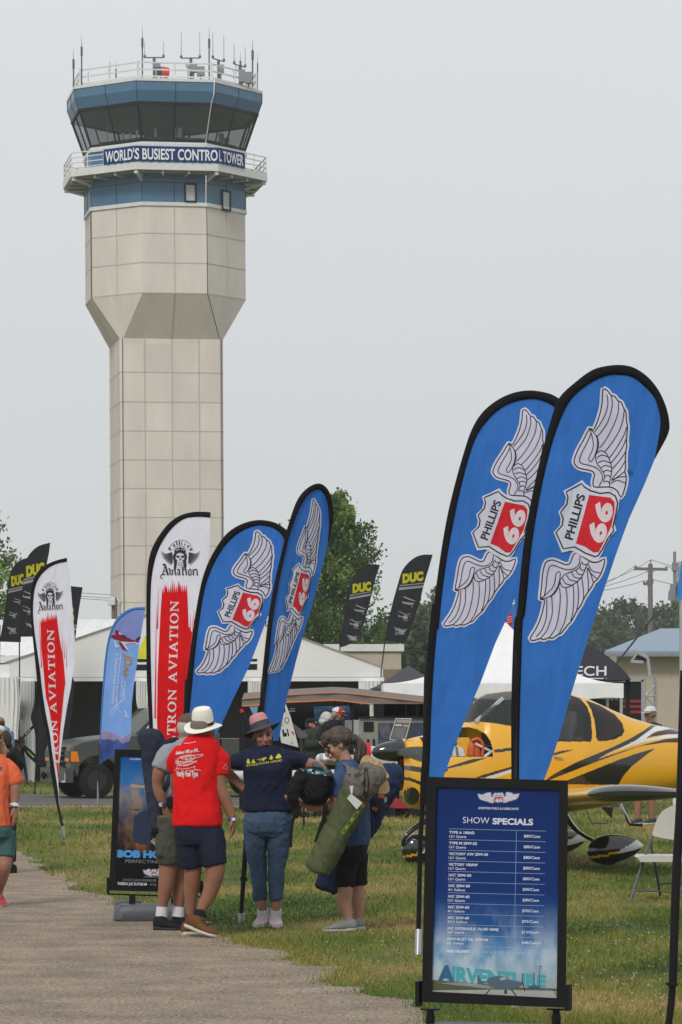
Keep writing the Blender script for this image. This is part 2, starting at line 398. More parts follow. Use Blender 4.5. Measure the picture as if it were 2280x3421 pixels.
tag(mb.build('clover_flowers', mat('clover_white', (0.4, 0.4, 0.33), var=0.2)), 'small white clover heads scattered through the grass', 'flowers', kind='stuff')
# pebbles along the gravel
mb = MB()
for i in range(2600):
    sy = rng.uniform(2830, 3421); Y = gY(sy); X = rng.uniform(-.1, .04) * Y
    ex = np.interp(Y, *zip(*sorted([(p[1], p[0]) for p in E3])))
    if X > ex + rng.exponential(0.1): continue
    if rng.uniform() > 0.35 + 0.65 * math.exp(-(ex - X) / 1.2): continue
    r = rng.uniform(0.003, 0.009)
    mb.ell((X, Y, 0.004 + r * 0.3), (r, r * rng.uniform(.6, 1), r * 0.6), int(rng.integers(0, 3)), 5, 3)
tag(mb.build('pebbles', [mat('pebble_a', (0.34, 0.29, 0.24), var=.2), mat('pebble_b', (0.18, 0.155, 0.13), var=.2), mat('pebble_c', (0.38, 0.34, 0.29), var=.2)]), 'loose pale stones strewn over the gravel path', 'pebbles', kind='stuff')

# ================================================================== CONTROL TOWER
YT = 193.0; AXX = (561 - CXP) * YT / FPX; TH = 9.9; MPX = YT / FPX
def th(sy, rad): return CH + (HZ - sy) * (YT - rad * 0.965) / FPX       # height of a row read off the front facet
def ocv(rad, z, k, th0=TH): a = R(th0 - 22.5 + 45 * k); return Vector((AXX + rad * math.sin(a), YT - rad * math.cos(a), z))
def oct_(rad, z): return [ocv(rad, z, k) for k in range(8)]
RC = 734 / 2.178 * MPX; RB = 604 / 2.178 * MPX; RD = 770 / 2.178 * MPX; RGT = 700 / 2.178 * MPX; RGB = 603 / 2.178 * MPX
conc = mat('precast_concrete', (0.615, 0.565, 0.515), rough=0.85, var=0.10, scale=0.7, bump=0.01, bscale=8, spec=0.25, stretch=(1, 1, 0.35))
joint = mat('panel_joint', (0.45, 0.40, 0.355), rough=0.9)
blue = mat('blue_panel', (0.060, 0.150, 0.255), rough=0.45, var=0.07, scale=0.5, spec=0.45)
blue2 = mat('blue_panel_upper', (0.060, 0.150, 0.255), rough=0.35, var=0.07, scale=0.5, spec=0.5)
dkj = mat('dark_joint', (0.03, 0.05, 0.07), rough=0.8)
wht = mat('painted_white_metal', (0.62, 0.62, 0.60), rough=0.5, var=0.06, scale=3)
blk = mat('black_frame', (0.012, 0.014, 0.016), rough=0.45)
gry = mat('grey_metal', (0.22, 0.23, 0.24), rough=0.5, metal=0.3)
T = thing('control_tower', (AXX, YT, 0), 'tall concrete airport control tower with blue panelled glass cab and roof antennas', 'tower')
zS0, zS1 = 0.0, CH + (HZ - 1131.7) * (YT - 2.8) / FPX
hw = 2.84; cc = 0.18
def shaft_ring(z, g=0.0):
    cs = math.cos(R(TH)); sn = math.sin(R(TH)); h = hw + g; r = []
    # order matches the octagon: corner 0 = front left, 1 = front right, and round
    for x, y in ((-h + cc, -h), (h - cc, -h), (h, -h + cc), (h, h - cc), (h - cc, h), (-h + cc, h), (-h, h - cc), (-h, -h + cc)):
        # the facet normal of the octagon points to angle TH towards +x
        r.append(Vector((AXX + x * cs - y * sn, YT + x * sn + y * cs, z)))
    return r
mb = MB(); mb.loft([shaft_ring(zS0), shaft_ring(zS1)], 0)
rows = [1246, 1345, 1442, 1538, 1634, 1730, 1825, 1920, 2014, 2110, 2206]
for sy in rows:
    z = CH + (HZ - sy) * (YT - 2.8) / FPX; a = shaft_ring(z, 0.012); b = [p + Vector((0, 0, 0.045)) for p in a]
    mb.loft([a, b], 1, caps=False)
for fr in (0.22, 0.5, 0.78):
    for i0, i1 in ((0, 1), (2, 3), (6, 7)):
        p = shaft_ring(0, 0.006)[i0].lerp(shaft_ring(0, 0.006)[i1], fr); mb.bar(p, p + Vector((0, 0, zS1 - 0.02)), 0.04, 0.04, 1)
csh = conc.copy(); csh.name = 'precast_shaft'; n = csh.node_tree; b = n.nodes['Principled BSDF']; src = b.inputs['Base Color'].links[0].from_socket
t = [q for q in n.nodes if q.type == 'TEX_COORD'][0]; mp_ = n.nodes.new('ShaderNodeMapping'); mp_.inputs['Rotation'].default_value = (0, 0, R(-TH)); mp_.inputs['Location'].default_value = (0, 0, -20.5)
sn = n.nodes.new('ShaderNodeVectorMath'); sn.operation = 'SNAP'; sn.inputs[1].default_value = (1.59, 50, 1.586); wn_ = n.nodes.new('ShaderNodeTexWhiteNoise'); mr = n.nodes.new('ShaderNodeMapRange'); mr.inputs['To Min'].default_value = .94; mr.inputs['To Max'].default_value = 1.04
mx = n.nodes.new('ShaderNodeMix'); mx.data_type = 'RGBA'; mx.blend_type = 'MULTIPLY'; mx.inputs['Factor'].default_value = 1
n.links.new(t.outputs['Object'], mp_.inputs[0]); n.links.new(mp_.outputs[0], sn.inputs[0]); n.links.new(sn.outputs[0], wn_.inputs['Vector']); n.links.new(wn_.outputs['Value'], mr.inputs['Value']); n.links.new(src, mx.inputs['A']); n.links.new(mr.outputs[0], mx.inputs['B']); n.links.new(mx.outputs['Result'], b.inputs['Base Color'])
mb.build('shaft', [csh, joint], T)
# collar: from the square shaft out to the octagon
z979, z685 = th(979, RB), th(685, RB)
mb = MB(); mb.loft([shaft_ring(zS1 + 0.001, 0.004), oct_(RB, z979)], 0, caps=False); mb.loft([oct_(RB, z979), oct_(RB, z685)], 0, caps=False)
for sy in (780, 878, 979):
    z = th(sy, RB); mb.loft([oct_(RB + 0.012, z), oct_(RB + 0.012, z + 0.05)], 1, caps=False)
for k in range(8):
    a, b = ocv(RB + .006, z979, k), ocv(RB + .006, z979, k + 1); p = a.lerp(b, 0.5); mb.bar(p, p + Vector((0, 0, z685 - z979)), 0.04, 0.04, 1)
    if k % 2 == 0:
        q = shaft_ring(zS1 + .01, .01); mb.bar(p, q[k].lerp(q[(k + 1) % 8], 0.5), 0.04, 0.04, 1)
mb.build('collar', [conc, joint], T)
z674, z565, z542 = th(674, RB), th(565, RD), th(542, RD)
mb = MB(); mb.loft([oct_(RB + 0.09, z685 - 0.02), oct_(RB + 0.09, z674)], 0); mb.build('cornice', wht, T)
zd = z542 + 0.02
mb = MB(); mb.loft([oct_(RB + 0.03, z674 + .001), oct_(RB + 0.03, z565 + 0.02)], 0, caps=False)
for k in range(8):
    for fr in (0.0, 0.5): p = ocv(RB + .034, z674, k).lerp(ocv(RB + .034, z674, k + 1), fr); mb.bar(p, p + Vector((0, 0, z565 - z674)), 0.035, 0.035, 1)
zz1 = th(609, RB); mb.loft([oct_(RB + .045, zz1), oct_(RB + .045, zz1 + 0.035)], 1, caps=False)
mb.build('wall_band', [blue, dkj], T)
def facet_pt(k, fr, z, rad): return ocv(rad, z, k).lerp(ocv(rad, z, k + 1), fr)
def wall_window(k, f0, f1, s0, s1):
    z0, z1 = th(s1, RB), th(s0, RB); a = facet_pt(k, f0, z0, RB + .03); b = facet_pt(k, f1, z0, RB + .03); n = Vector((b - a)).cross(Vector((0, 0, 1))).normalized()
    h = Vector((0, 0, z1 - z0)); m1 = MB()
    for p, q in ((a, b), (a + h, b + h)): m1.bar(p + n * .06, q + n * .06, 0.09, 0.1)
    for p in (a, b): m1.bar(p + n * .061, p + h + n * .061, 0.09, 0.1)
    fo = m1.build('window', blk, T); m2 = MB(); m2.add([a + n * .04, b + n * .04, b + h + n * .04, a + h + n * .04], [(0, 1, 2, 3)])
    m2.build('blind', mat('window_blind', (0.40, 0.44, 0.46), rough=0.4, var=0.05, stretch=(30, 30, 1)), fo)
wall_window(0, 0.665, 0.83, 612, 671); wall_window(1, 0.38, 0.58, 622, 686)
# gallery deck with brackets
mb = MB(); mb.loft([oct_(RD, z565), oct_(RD, z542 + 0.03)], 0); mb.loft([oct_(RD - 0.25, z565 - 0.12), oct_(RD - 0.25, z565 - .002)], 1)
for k in range(8):
    a = ocv(RD - .1, z565 - .08, k); b = ocv(RB, z565 - 0.42, k); mb.bar(a, b, 0.12, 0.12, 0); mb.bar(ocv(RB - .2, z565 - .1, k), a, 0.18, 0.24, 0)
    for fr in (0.33, 0.66): mb.bar(facet_pt(k, fr, z565 - .1, RB - .1), facet_pt(k, fr, z565 - .1, RD - .2), 0.1, 0.16, 0)
mb.build('gallery_deck', [wht, mat('soffit_grey', (.16, .165, .17))], T)
mb = MB()
zr = z542 + 1.15
for k in range(8):
    for fr in (0, 0.25, 0.5, 0.75): p = facet_pt(k, fr, z542, RD - .06); mb.bar(p, p + Vector((0, 0, .93)), 0.05)
    for h in (0.1, 0.38, 0.66, .93): mb.bar(ocv(RD - .06, z542 + h, k), ocv(RD - .06, z542 + h, k + 1), 0.05)
mb.build('gallery_railing', wht, T)
# blue wall behind the railing, sill, glazing
z489, z471, z340, z299, z269, z262 = th(489, RB), th(471, RGB), th(340, RGT), th(299, RC), th(269, RC), th(262, RC)
mb = MB(); mb.loft([oct_(RB + .02, z542), oct_(RB + .02, z489)], 0); mb.build('parapet_wall', [blue], T)
mb = MB(); mb.loft([oct_(RB + .12, z489), oct_(RB + .12, z471 - .12), oct_(RB + .0, z471)], 0); mb.build('sill', wht, T)
mb = MB(); mb.loft([oct_(RGB - .5, z471 + .002), oct_(RGB - .5, z471 + .3)], 0); mb.loft([oct_(1.2, z471), oct_(1.2, z471 + 1.2)], 0); mb.build('console', mat('console_dark', (0.05, 0.05, 0.055)), T)
mb = MB(); mb.loft([oct_(RGT - .25, z340 - .03), oct_(RGT - .25, z340 + .01)], 0); mb.build('cab_ceiling', mat('cab_ceiling', (0.42, 0.43, 0.44)), T)
gl = glass_mat('tower_glass', (0.08, 0.10, 0.105), refl=0.6, opac=0.34)
def lerp(a, b, t): return a + (b - a) * t
mull = MB()
for k in range(8):
    for j in range(2):
        m1 = MB(); q = [facet_pt(k, j / 2, z471, RGB), facet_pt(k, (j + 1) / 2, z471, RGB), facet_pt(k, (j + 1) / 2, z340, RGT), facet_pt(k, j / 2, z340, RGT)]
        c = sum(q, Vector()) / 4; q = [c + (p - c) * 0.985 for p in q]
        m1.add(q, [(0, 1, 2, 3)]); m1.build('cab_window', gl, T)
    mull.bar(ocv(RGB, z471, k), ocv(RGT, z340, k), 0.13, 0.13); mull.bar(facet_pt(k, .5, z471, RGB), facet_pt(k, .5, z340, RGT), 0.08, 0.08)
    mull.bar(ocv(RGB, z471 + .05, k), ocv(RGB, z471 + .05, k + 1), 0.12, 0.12); mull.bar(ocv(RGT, z340 - .04, k), ocv(RGT, z340 - .04, k + 1), 0.14, 0.14)
mull.build('mullions', blk, T)
# things in the cab, small screens and stands seen through the glass
for k, fr, h, ww in ((7, .2, .9, .05), (7, .55, .35, .18), (7, .7, .3, .15), (7, .85, .4, .12), (0, .2, .5, .12), (0, .62, .55, .25), (0, .55, .6, .05), (1, .15, .9, .05), (1, .55, .5, .3), (1, .7, .3, .3), (7, .35, .25, .12)):
    p = facet_pt(k, fr, z471 + .3, RGB - .45); mb = MB(); mb.box(p + Vector((0, 0, h / 2)), (ww, 0.06, h)); mb.build('cab_screen', mat('pale_plastic', (0.5, 0.52, 0.52)), T)
# roof fascia: inward-leaning lower band, upright upper band, white coping
mb = MB(); mb.loft([oct_(RGT + .02, z340), oct_(RC, z299)], 0, caps=False)
mb.loft([oct_(RGT + .02, z340), oct_(RGT - .4, z340 + .01)], 0, caps=False)
mb.loft([oct_(RC, z299), oct_(RC, z269)], 1, caps=False)
for k in range(8):
    for fr in (0, .5):
        mb.bar(facet_pt(k, fr, z340, RGT + .03), facet_pt(k, fr, z299, RC + .004), 0.04, 0.04, 2); mb.bar(facet_pt(k, fr, z299, RC + .004), facet_pt(k, fr, z269, RC + .004), 0.04, 0.04, 2)
mb.build('fascia', [blue, blue2, dkj], T)
mb = MB(); mb.loft([oct_(RC + .05, z269), oct_(RC + .05, z262 + 0.04)], 0); mb.build('roof', wht, T)
zt = z262 + .04; mb = MB(); RR = RC - .35
for k in range(8):
    p = ocv(RR, zt, k); mb.bar(p, p + Vector((0, 0, 1.0)), 0.13)
    p = facet_pt(k, .5, zt, RR); mb.bar(p, p + Vector((0, 0, .9)), 0.09)
    for h in (0.16, .52, .9): mb.bar(ocv(RR, zt + h, k), ocv(RR, zt + h, k + 1), 0.07)
mb.build('roof_railing', wht, T)
dk = mat('antenna_dark', (0.09, 0.10, 0.11), rough=0.6); lt = mat('antenna_pale', (0.42, 0.44, 0.45), rough=0.6)
lean_ = lambda sy: 12.5 * (2501 - sy) / 2240
def zr1(x, y, Y=YT): return W(200 + x / 2.178 + lean_(60 + y / 2.178), 60 + y / 2.178, Y)
for x, y0, y1, Y, r in ((160, 125, 470, 190, .07), (101, 230, 470, 192, .075), (602, 55, 470, 189, .07), (1088, 65, 470, 189, .07), (1404, 155, 500, 192, .08), (366, 228, 470, 196, .035), (410, 295, 460, 196, .05), (208, 320, 480, 196, .03), (1440, 260, 490, 194, .045), (1315, 245, 490, 193, .06), (1326, 270, 480, 195, .03), (1282, 268, 470, 195, .03)):
    mb = MB(); b = zr1(x, y1, Y); b.z = zt; t = zr1(x, y0, Y); mid = b.lerp(t, 0.78)
    r *= .55; mb.tube([b, mid], r, 6); mb.tube([mid, t], [r * .5, r * .15], 5); mb.tube([mid - Vector((0, 0, .5)), mid], r * 1.6, 6)
    mb.build('antenna', dk if r > .022 else lt, T)
for x0, x1, yt, yb, xp, Y in ((619, 756, 172, 288, 688, 191), (885, 1020, 104, 293, 955, 191), (1115, 1195, 118, 308, 1156, 191), (1270, 1350, 200, 350, 1312, 192)):
    mb = MB(); dy = (12 if x0 in (1115, 1270) else 0)
    for x, s in ((x0, -dy), (x1, dy)):
        mb.tube([zr1(x, yb - 18 + s, Y), zr1(x, yt + s, Y)], [.035, .02], 5, 1); mb.tube([zr1(x, yb - 24 + s, Y), zr1(x, yb - 14 + s, Y)], .07, 6, 1); mb.tube([zr1(x, yb - 16 + s, Y), zr1(x, yb + s, Y)], .07, 6, 0)
    mb.bar(zr1(x0, yb - dy, Y), zr1(x1, yb + dy, Y), .06, .06, 0); b = zr1(xp, yb, Y); mb.tube([Vector((b.x, b.y, zt)), b], .08, 6, 0)
    mb.build('antenna', [dk, lt], T)
for x0, y0, x1, y1 in ((683, 332, 733, 362), (945, 336, 1000, 396), (1000, 358, 1055, 420), (1148, 346, 1195, 400), (1305, 382, 1350, 470), (1350, 400, 1400, 480)):
    mb = MB(); a = zr1(x0, y1, 190.5); b = zr1(x1, y0, 190.5); mb.box2((a.x, 190.3, a.z), (b.x, 190.8, b.z)); mb.bar(((a.x + b.x) / 2, 190.55, zt), ((a.x + b.x) / 2, 190.55, a.z), .1)
    mb.build('equipment_box', gry, T)
mb = MB(); p = zr1(772, 395, 189.6); mb.ell(p, (.2, .25, .27)); mb.tube([(p.x - .2, p.y, p.z + .02), (p.x - .12, p.y, p.z + .02), (p.x + .2, p.y, p.z)], [.3, .3, .24], 12); mb.tube([(p.x, p.y, zt), (p.x, p.y, p.z)], .13, 8)
mb.build('rotating_beacon', mat('beacon_red', (0.62, 0.06, 0.03), rough=.4), T)
mb = MB(); p = zr1(735, 388, 189.6); mb.tube([(p.x - .18, p.y, p.z), (p.x + .14, p.y, p.z)], .25, 12); mb.bar((p.x, p.y, zt), (p.x, p.y, p.z), .1); mb.build('beacon_lens', mat('beacon_teal', (0.02, 0.07, 0.08), rough=.2), T)
mb = MB(); p = zr1(935, 345, 189.5); mb.ell(p, .15); mb.tube([(p.x, p.y, zt), (p.x, p.y, p.z)], .05, 6); mb.build('roof_camera', lt, T)
# lightning cable down the front, from roof to ground
mb = MB(); pts = [zr1(1128, 440, 187), zr1(1122, 560, 186.8), zr1(1105, 620, 187.0), zr1(1065, 900, 187.9), zr1(1062, 935, 187.9)]; mb.tube(pts, .026, 6, 0); mb.build('drain_pipe', wht, T)
def zr2(x, y, Y=188.1): return W(200 + x / 2.178 + lean_(600 + y / 2.178), 600 + y / 2.178, Y)
mb = MB(); mb.tube([zr2(1065, -28, 187.9), zr2(1065, 200, 187.9)], .026, 6, 0)
mb.build('drain_pipe', wht, T)
mb = MB(); mb.tube([zr2(1066, 200, 187.8), zr2(1071, 300, 187.8), zr2(1074, 600, 187.8), zr2(1077, 835, 187.8)], .024, 5); mb.tube([zr2(1077, 835, 187.8), zr2(1163, 1158, 190)], .024, 5)
a = shaft_ring(0, .06)[1]; mb.tube([(a.x, a.y, zS1), (a.x, a.y, 0)], .024, 5); a = shaft_ring(0, .06)[0]; mb.tube([(a.x, a.y, zS1), (a.x, a.y, 0)], .02, 5)
mb.tube([ocv(RB + .04, z685, 7), ocv(RB + .04, z979, 7)], .03, 5)
mb.build('lightning_cable', mat('cable_dark', (0.04, 0.04, 0.045)), T)
# banner hung on the gallery railing
BN = []
zb0, zb1 = z542 + .06, z542 + .88
bl_ = mat('banner_blue', (0.004, 0.030, 0.150), spec=.15, rough=0.6, bump=0.02, bscale=3)
ring = [facet_pt(7, .52, 0, RD + .03), ocv(RD + .03, 0, 0), ocv(RD + .03, 0, 1), facet_pt(1, .52, 0, RD + .03)]
lens = [(ring[i + 1] - ring[i]).length for i in range(3)]; LT = sum(lens)
def bpt(s, z, off=0.0):
    s = max(0, min(LT - 1e-6, s)); i = 0
    while s > lens[i] and i < 2: s -= lens[i]; i += 1
    p = ring[i].lerp(ring[i + 1], s / lens[i]); d = (ring[i + 1] - ring[i]).normalized(); n = Vector((d.y, -d.x, 0))
    return Vector((p.x, p.y, z)) + n * off
m1 = MB(); N = 60
m1.loft([[bpt(LT * i / N, zb0 + .03 * math.sin(i * 2.1)), bpt(LT * i / N, zb1), bpt(LT * i / N, zb1, .03), bpt(LT * i / N, zb0 + .03 * math.sin(i * 2.1), .03)] for i in range(N + 1)], 0)
v, f, mn, mx = glyphs("WORLD'S BUSIEST CONTROL TOWER", 0.022, 0, 1.0)
sx = LT * 0.965 / (mx[0] - mn[0]); sy_ = 0.60 / mx[1]
m1.add([bpt(LT * .018 + (p[0] - mn[0]) * sx, zb0 + .11 + p[1] * sy_, .06) for p in v], f, 1)
bn = m1.build('banner', [bl_, mat('banner_white', (0.72, 0.74, 0.76))], None, loc=(ring[1].x, ring[1].y, zb0)); tag(bn, "blue banner reading WORLD'S BUSIEST CONTROL TOWER on the gallery railing", 'banner')

LEAN = Matrix.Rotation(-0.0056, 4, 'Y'); T.rotation_euler = (0, -0.0056, 0); bp_ = Matrix.Translation(T.location)
bn.matrix_world = bp_ @ LEAN @ bp_.inverted() @ Matrix.Translation(bn.location)
# ================================================================== TREES
bark = mat('bark', (0.11, 0.085, 0.065), rough=0.9, var=0.3, scale=5, bump=0.02, bscale=12)
def leafmat(name, col, var=0.35, sc=0.9):
    return mat(name, col, rough=0.5, var=var, scale=sc, trans=0.35, spec=0.3)
def tree(name, sx, Y, H, prof, nb, nl, ls, mats, label, group=None, seed=1, asc=0.9, low=0.3, spread=0.30, trunk_r=0.12):
    rg = np.random.default_rng(seed); X0 = (sx - CXP) * Y / FPX
    T_ = thing(name, (X0, Y, 0), label, 'tree', group)
    hs = [p[0] for p in prof]; ws = [p[1] for p in prof]
    mb = MB(); mb.tube([(X0, Y, 0), (X0 + .05, Y, H * .35), (X0 - .03, Y, H * .7), (X0, Y, H * .97)], [trunk_r, trunk_r * .8, trunk_r * .45, .02], 8, sm=3)
    LP = []; LS = []
    for b in range(nb):
        t = rg.uniform(0, 1) ** 0.85; h1 = low * H + (1.0 - low) * H * t           # where the tip ends
        a = rg.uniform(0, 2 * PI); rr = np.interp(h1, hs, ws) * rg.uniform(0.55, 1.06)
        h0 = max(low * H * 0.6, h1 - asc * rr * rg.uniform(0.8, 1.2))
        p0 = np.array([X0, Y, h0]); p1 = np.array([X0 + rr * math.cos(a), Y + rr * math.sin(a), h1]); mid = (p0 + p1) / 2 + np.array([0, 0, -0.12 * rr]) + rg.normal(0, .04 * rr, 3)
        if b < nb * 0.7: mb.tube([p0, mid, p1], [trunk_r * .28, trunk_r * .16, trunk_r * .05], 4, sm=2)
        n = int(nl / nb)
        tt = rg.uniform(0.22, 1.03, n) ** 0.8
        q = (1 - tt)[:, None] ** 2 * p0 + 2 * (tt * (1 - tt))[:, None] * mid + (tt ** 2)[:, None] * p1
        q += rg.normal(0, 1, (n, 3)) * (spread * rr * (1.15 - tt))[:, None] * np.array([1, 1, .8]) + rg.normal(0, ls * 0.8, (n, 3))
        LP.append(q); LS.append(rg.uniform(.6, 1.3, n) * ls)
    mb.build('trunk', bark, T_, smooth=60)
    P = np.concatenate(LP); S = np.concatenate(LS); m = len(P)
    P[:, 2] = np.maximum(P[:, 2], 0.3)
    d = rg.normal(0, 1, (m, 3)); d /= np.linalg.norm(d, axis=1)[:, None]; e = np.cross(d, rg.normal(0, 1, (m, 3))); e /= np.linalg.norm(e, axis=1)[:, None]
    v = np.stack([P - d * S[:, None] * .55, P + e * S[:, None] * .32, P + d * S[:, None] * .55, P - e * S[:, None] * .32], 1).reshape(-1, 3)
    me = bpy.data.meshes.new('crown'); me.vertices.add(4 * m); me.vertices.foreach_set('co', v.ravel()); me.loops.add(4 * m); me.loops.foreach_set('vertex_index', np.arange(4 * m))
    me.polygons.add(m); me.polygons.foreach_set('loop_start', np.arange(m) * 4); me.update(calc_edges=True)
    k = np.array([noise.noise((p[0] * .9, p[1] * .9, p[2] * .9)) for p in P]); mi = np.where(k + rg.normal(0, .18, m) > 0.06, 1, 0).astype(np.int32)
    o = put('crown', me, mats, T_); me.polygons.foreach_set('material_index', mi); me.update()
    return T_
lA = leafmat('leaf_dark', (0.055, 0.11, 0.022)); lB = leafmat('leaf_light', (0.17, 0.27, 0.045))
fA = leafmat('far_leaf_dark', (0.045, 0.075, 0.035)); fB = leafmat('far_leaf_mid', (0.085, 0.13, 0.055))
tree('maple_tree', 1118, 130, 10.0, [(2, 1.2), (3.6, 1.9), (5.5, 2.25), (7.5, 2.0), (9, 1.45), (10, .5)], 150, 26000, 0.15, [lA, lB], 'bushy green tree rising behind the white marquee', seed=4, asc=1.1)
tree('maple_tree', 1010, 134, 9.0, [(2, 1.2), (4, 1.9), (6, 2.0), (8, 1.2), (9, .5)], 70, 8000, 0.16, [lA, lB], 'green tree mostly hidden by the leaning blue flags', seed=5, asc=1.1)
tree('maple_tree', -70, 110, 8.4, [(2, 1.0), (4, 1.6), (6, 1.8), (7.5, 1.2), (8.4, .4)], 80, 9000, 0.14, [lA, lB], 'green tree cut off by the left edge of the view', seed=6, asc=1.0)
trs = [(1265, 300, 10.5, 5, 'dark tree behind the beige building'), (1520, 330, 16.0, 5.0, 'tall hazy tree showing between the black and blue flags'), (1400, 210, 8.6, 4.5, 'rounded dark tree above the black canopy'),
       (1560, 380, 16, 8, 'hazy far tree hidden mostly by the blue flags'), (1700, 400, 15, 8, 'hazy far tree between the two large blue flags'), (1850, 400, 15, 8, 'hazy far tree behind the largest blue flag'),
       (1985, 390, 15.5, 7.5, 'hazy far tree just right of the largest blue flag'), (2100, 400, 17, 8.5, 'hazy far tree left of the utility pole'), (2215, 395, 16, 8, 'hazy far tree right of the utility pole'), (2320, 400, 17.5, 8.5, 'hazy far tree at the right edge of the view'), (1890, 330, 11, 6, 'low far tree over the purple dome tent'), (2040, 340, 12.0, 6.5, 'low far tree above the blue roof')]
for i, (sx, Y, H, w_, lb) in enumerate(trs):
    H *= .86
    tree('broadleaf_tree', sx, Y, H, [(0, w_ * .6), (H * .35, w_ * .95), (H * .6, w_), (H * .85, w_ * .7), (H, w_ * .25)], 60, 9000, 0.55, [fA, fB], lb, 'far trees along the horizon', seed=20 + i, asc=0.5, low=0.06, spread=0.35, trunk_r=0.3)

# ================================================================== BUILDINGS, POLE, WIRES FAR BEHIND
beige = mat('beige_wall', (0.42, 0.36, 0.28), rough=0.85, var=0.06, scale=2, stretch=(8, 8, 0.5), bump=0.01, bscale=3)
B = thing('building', W(1225, HZ, 122) * 1, 'low flat-roofed beige building with brick base behind the green tree', 'building'); ORG[B].z = 0; B.location.z = 0
a = W(1090, 2290, 122); b = W(1341, 2152, 122)
mb = MB(); mb.box2((a.x, 122, 0), (b.x, 134, b.z - .25)); mb.build('wall', beige, B)
mb = MB(); mb.box2((a.x - .1, 121.9, b.z - .249), (b.x + .1, 134.1, b.z)); mb.build('roof_edge', wht, B)
def brickmat(name, c1, c2, mort, sc=6):
    m = bpy.data.materials.new(name); m.use_nodes = True; n = m.node_tree; b_ = n.nodes['Principled BSDF']; b_.inputs['Roughness'].default_value = .9
    t = n.nodes.new('ShaderNodeTexCoord'); mp_ = n.nodes.new('ShaderNodeMapping'); mp_.inputs['Rotation'].default_value = (R(90), 0, 0); br = n.nodes.new('ShaderNodeTexBrick')
    br.inputs['Color1'].default_value = (*c1, 1); br.inputs['Color2'].default_value = (*c2, 1); br.inputs['Mortar'].default_value = (*mort, 1); br.inputs['Scale'].default_value = sc / 2; br.inputs['Mortar Size'].default_value = .03
    n.links.new(t.outputs['Object'], mp_.inputs[0]); n.links.new(mp_.outputs[0], br.inputs['Vector']); n.links.new(br.outputs[0], b_.inputs['Base Color']); return m
zb_ = W(1300, 2236, 122).z
mb = MB(); mb.box2((a.x - .05, 121.95, 0), (b.x + .05, 122.05, zb_)); mb.build('brick_base', brickmat('brick', (.16, .11, .09), (.22, .15, .12), (.2, .18, .16)), B)
B = thing('building', (W(2200, HZ, 160).x, 160, 0), 'beige sided building with a blue metal roof at the right', 'building')
a = W(2055, 2190, 160); c = W(2166, 2120, 160); r_ = W(2020, 2186, 160)
mb = MB(); mb.box2((W(2062, 0, 160).x, 160, 0), (W(2500, 0, 160).x, 176, a.z)); mb.build('wall', beige, B)
rp = W(2300, 2078, 166); rf = MB()
e0 = W(2020, 2186, 159.2); e1 = W(2520, 2186, 159.2); rz_ = W(2200, 2108, 165).z
rf.loft([[Vector((e0.x, 159.2, e0.z)), Vector((e0.x + 3.2, 166, rz_)), Vector((e0.x + 3.2, 166, rz_ + .15)), Vector((e0.x, 159.2, e0.z + .15))], [Vector((e1.x, 159.2, e0.z)), Vector((e1.x, 166, rz_)), Vector((e1.x, 166, rz_ + .15)), Vector((e1.x, 159.2, e0.z + .15))]])
rf.build('roof', mat('blue_metal_roof', (0.20, 0.27, 0.36), rough=.45, var=.06, stretch=(6, .3, 1)), B)
mb = MB(); mb.bar((e0.x, 159.15, e0.z - .03), (e1.x, 159.15, e0.z - .03), .12, .14); mb.build('gutter', gry, B)
# utility pole
woodg = mat('weathered_wood', (0.16, 0.14, 0.125), rough=.9, var=.2, stretch=(4, 4, .3), bump=.01, bscale=10)
UP = thing('utility_pole', (W(2173, 0, 240).x, 240, 0), 'weathered wooden utility pole with crossarms above the far trees', 'utility pole')
pt = lambda x, y, dY=0: W(2100 + x / 3.62, 1800 + y / 3.62, 240 + dY)
mb = MB(); p = pt(266, 305); mb.tube([(p.x, 240, 0), (p.x, 240, p.z)], [.2, .16], 8); mb.build('pole', woodg, UP, smooth=50)
mb = MB(); mb.bar(pt(70, 362), pt(474, 370), .16, .2); mb.build('crossarm', woodg, UP); mb = MB(); mb.bar(pt(182, 552), pt(302, 528), .14, .16); mb.build('crossarm', woodg, UP)
for a_, b_ in (((203, 372), (266, 430)), ((335, 372), (268, 430)), ((220, 552), (262, 610))):
    mb = MB(); mb.bar(pt(*a_, -.15), pt(*b_, -.15), .06); mb.build('brace', gry, UP)
for x, y in ((90, 360), (458, 368), (190, 545), (228, 536), (292, 524)):
    mb = MB(); mb.tube([pt(x, y), pt(x, y - 22), pt(x, y - 38)], [.05, .09, .06], 6); mb.build('insulator', gry, UP)
mb = MB(); mb.tube([pt(266, 305), pt(274, 252)], .05, 5); mb.build('top_pin', gry, UP)
wire = mat('wire', (0.10, 0.105, 0.11), rough=.7)
def wirerun(pts, label, r=0.02, n=10):
    mb = MB(); P = []
    for a, b in zip(pts[:-1], pts[1:]):
        L = (b - a).length
        for i in range(n): t = i / n; q = a.lerp(b, t); q.z -= 4 * t * (1 - t) * L * 0.012; P.append(q)
    P.append(pts[-1]); mb.tube(P, r, 4)
    tag(mb.build('power_line', wire, None, loc=pts[0]), label, 'cable', 'wires strung over the site')
wirerun([W(1700, 2010, 180), pt(90, 322)], 'wire running left from the left end of the top crossarm')
wirerun([W(1700, 1985, 180), pt(274, 252)], 'topmost wire running left from the pole tip')
wirerun([pt(274, 252), W(2420, 1912, 260)], 'topmost wire running right from the pole tip')
wirerun([W(1700, 1970, 200), pt(190, 508)], 'wire running left from the lower crossarm')
wirerun([W(1700, 1990, 200), pt(220, 404)], 'sagging wire reaching the pole below the top crossarm')
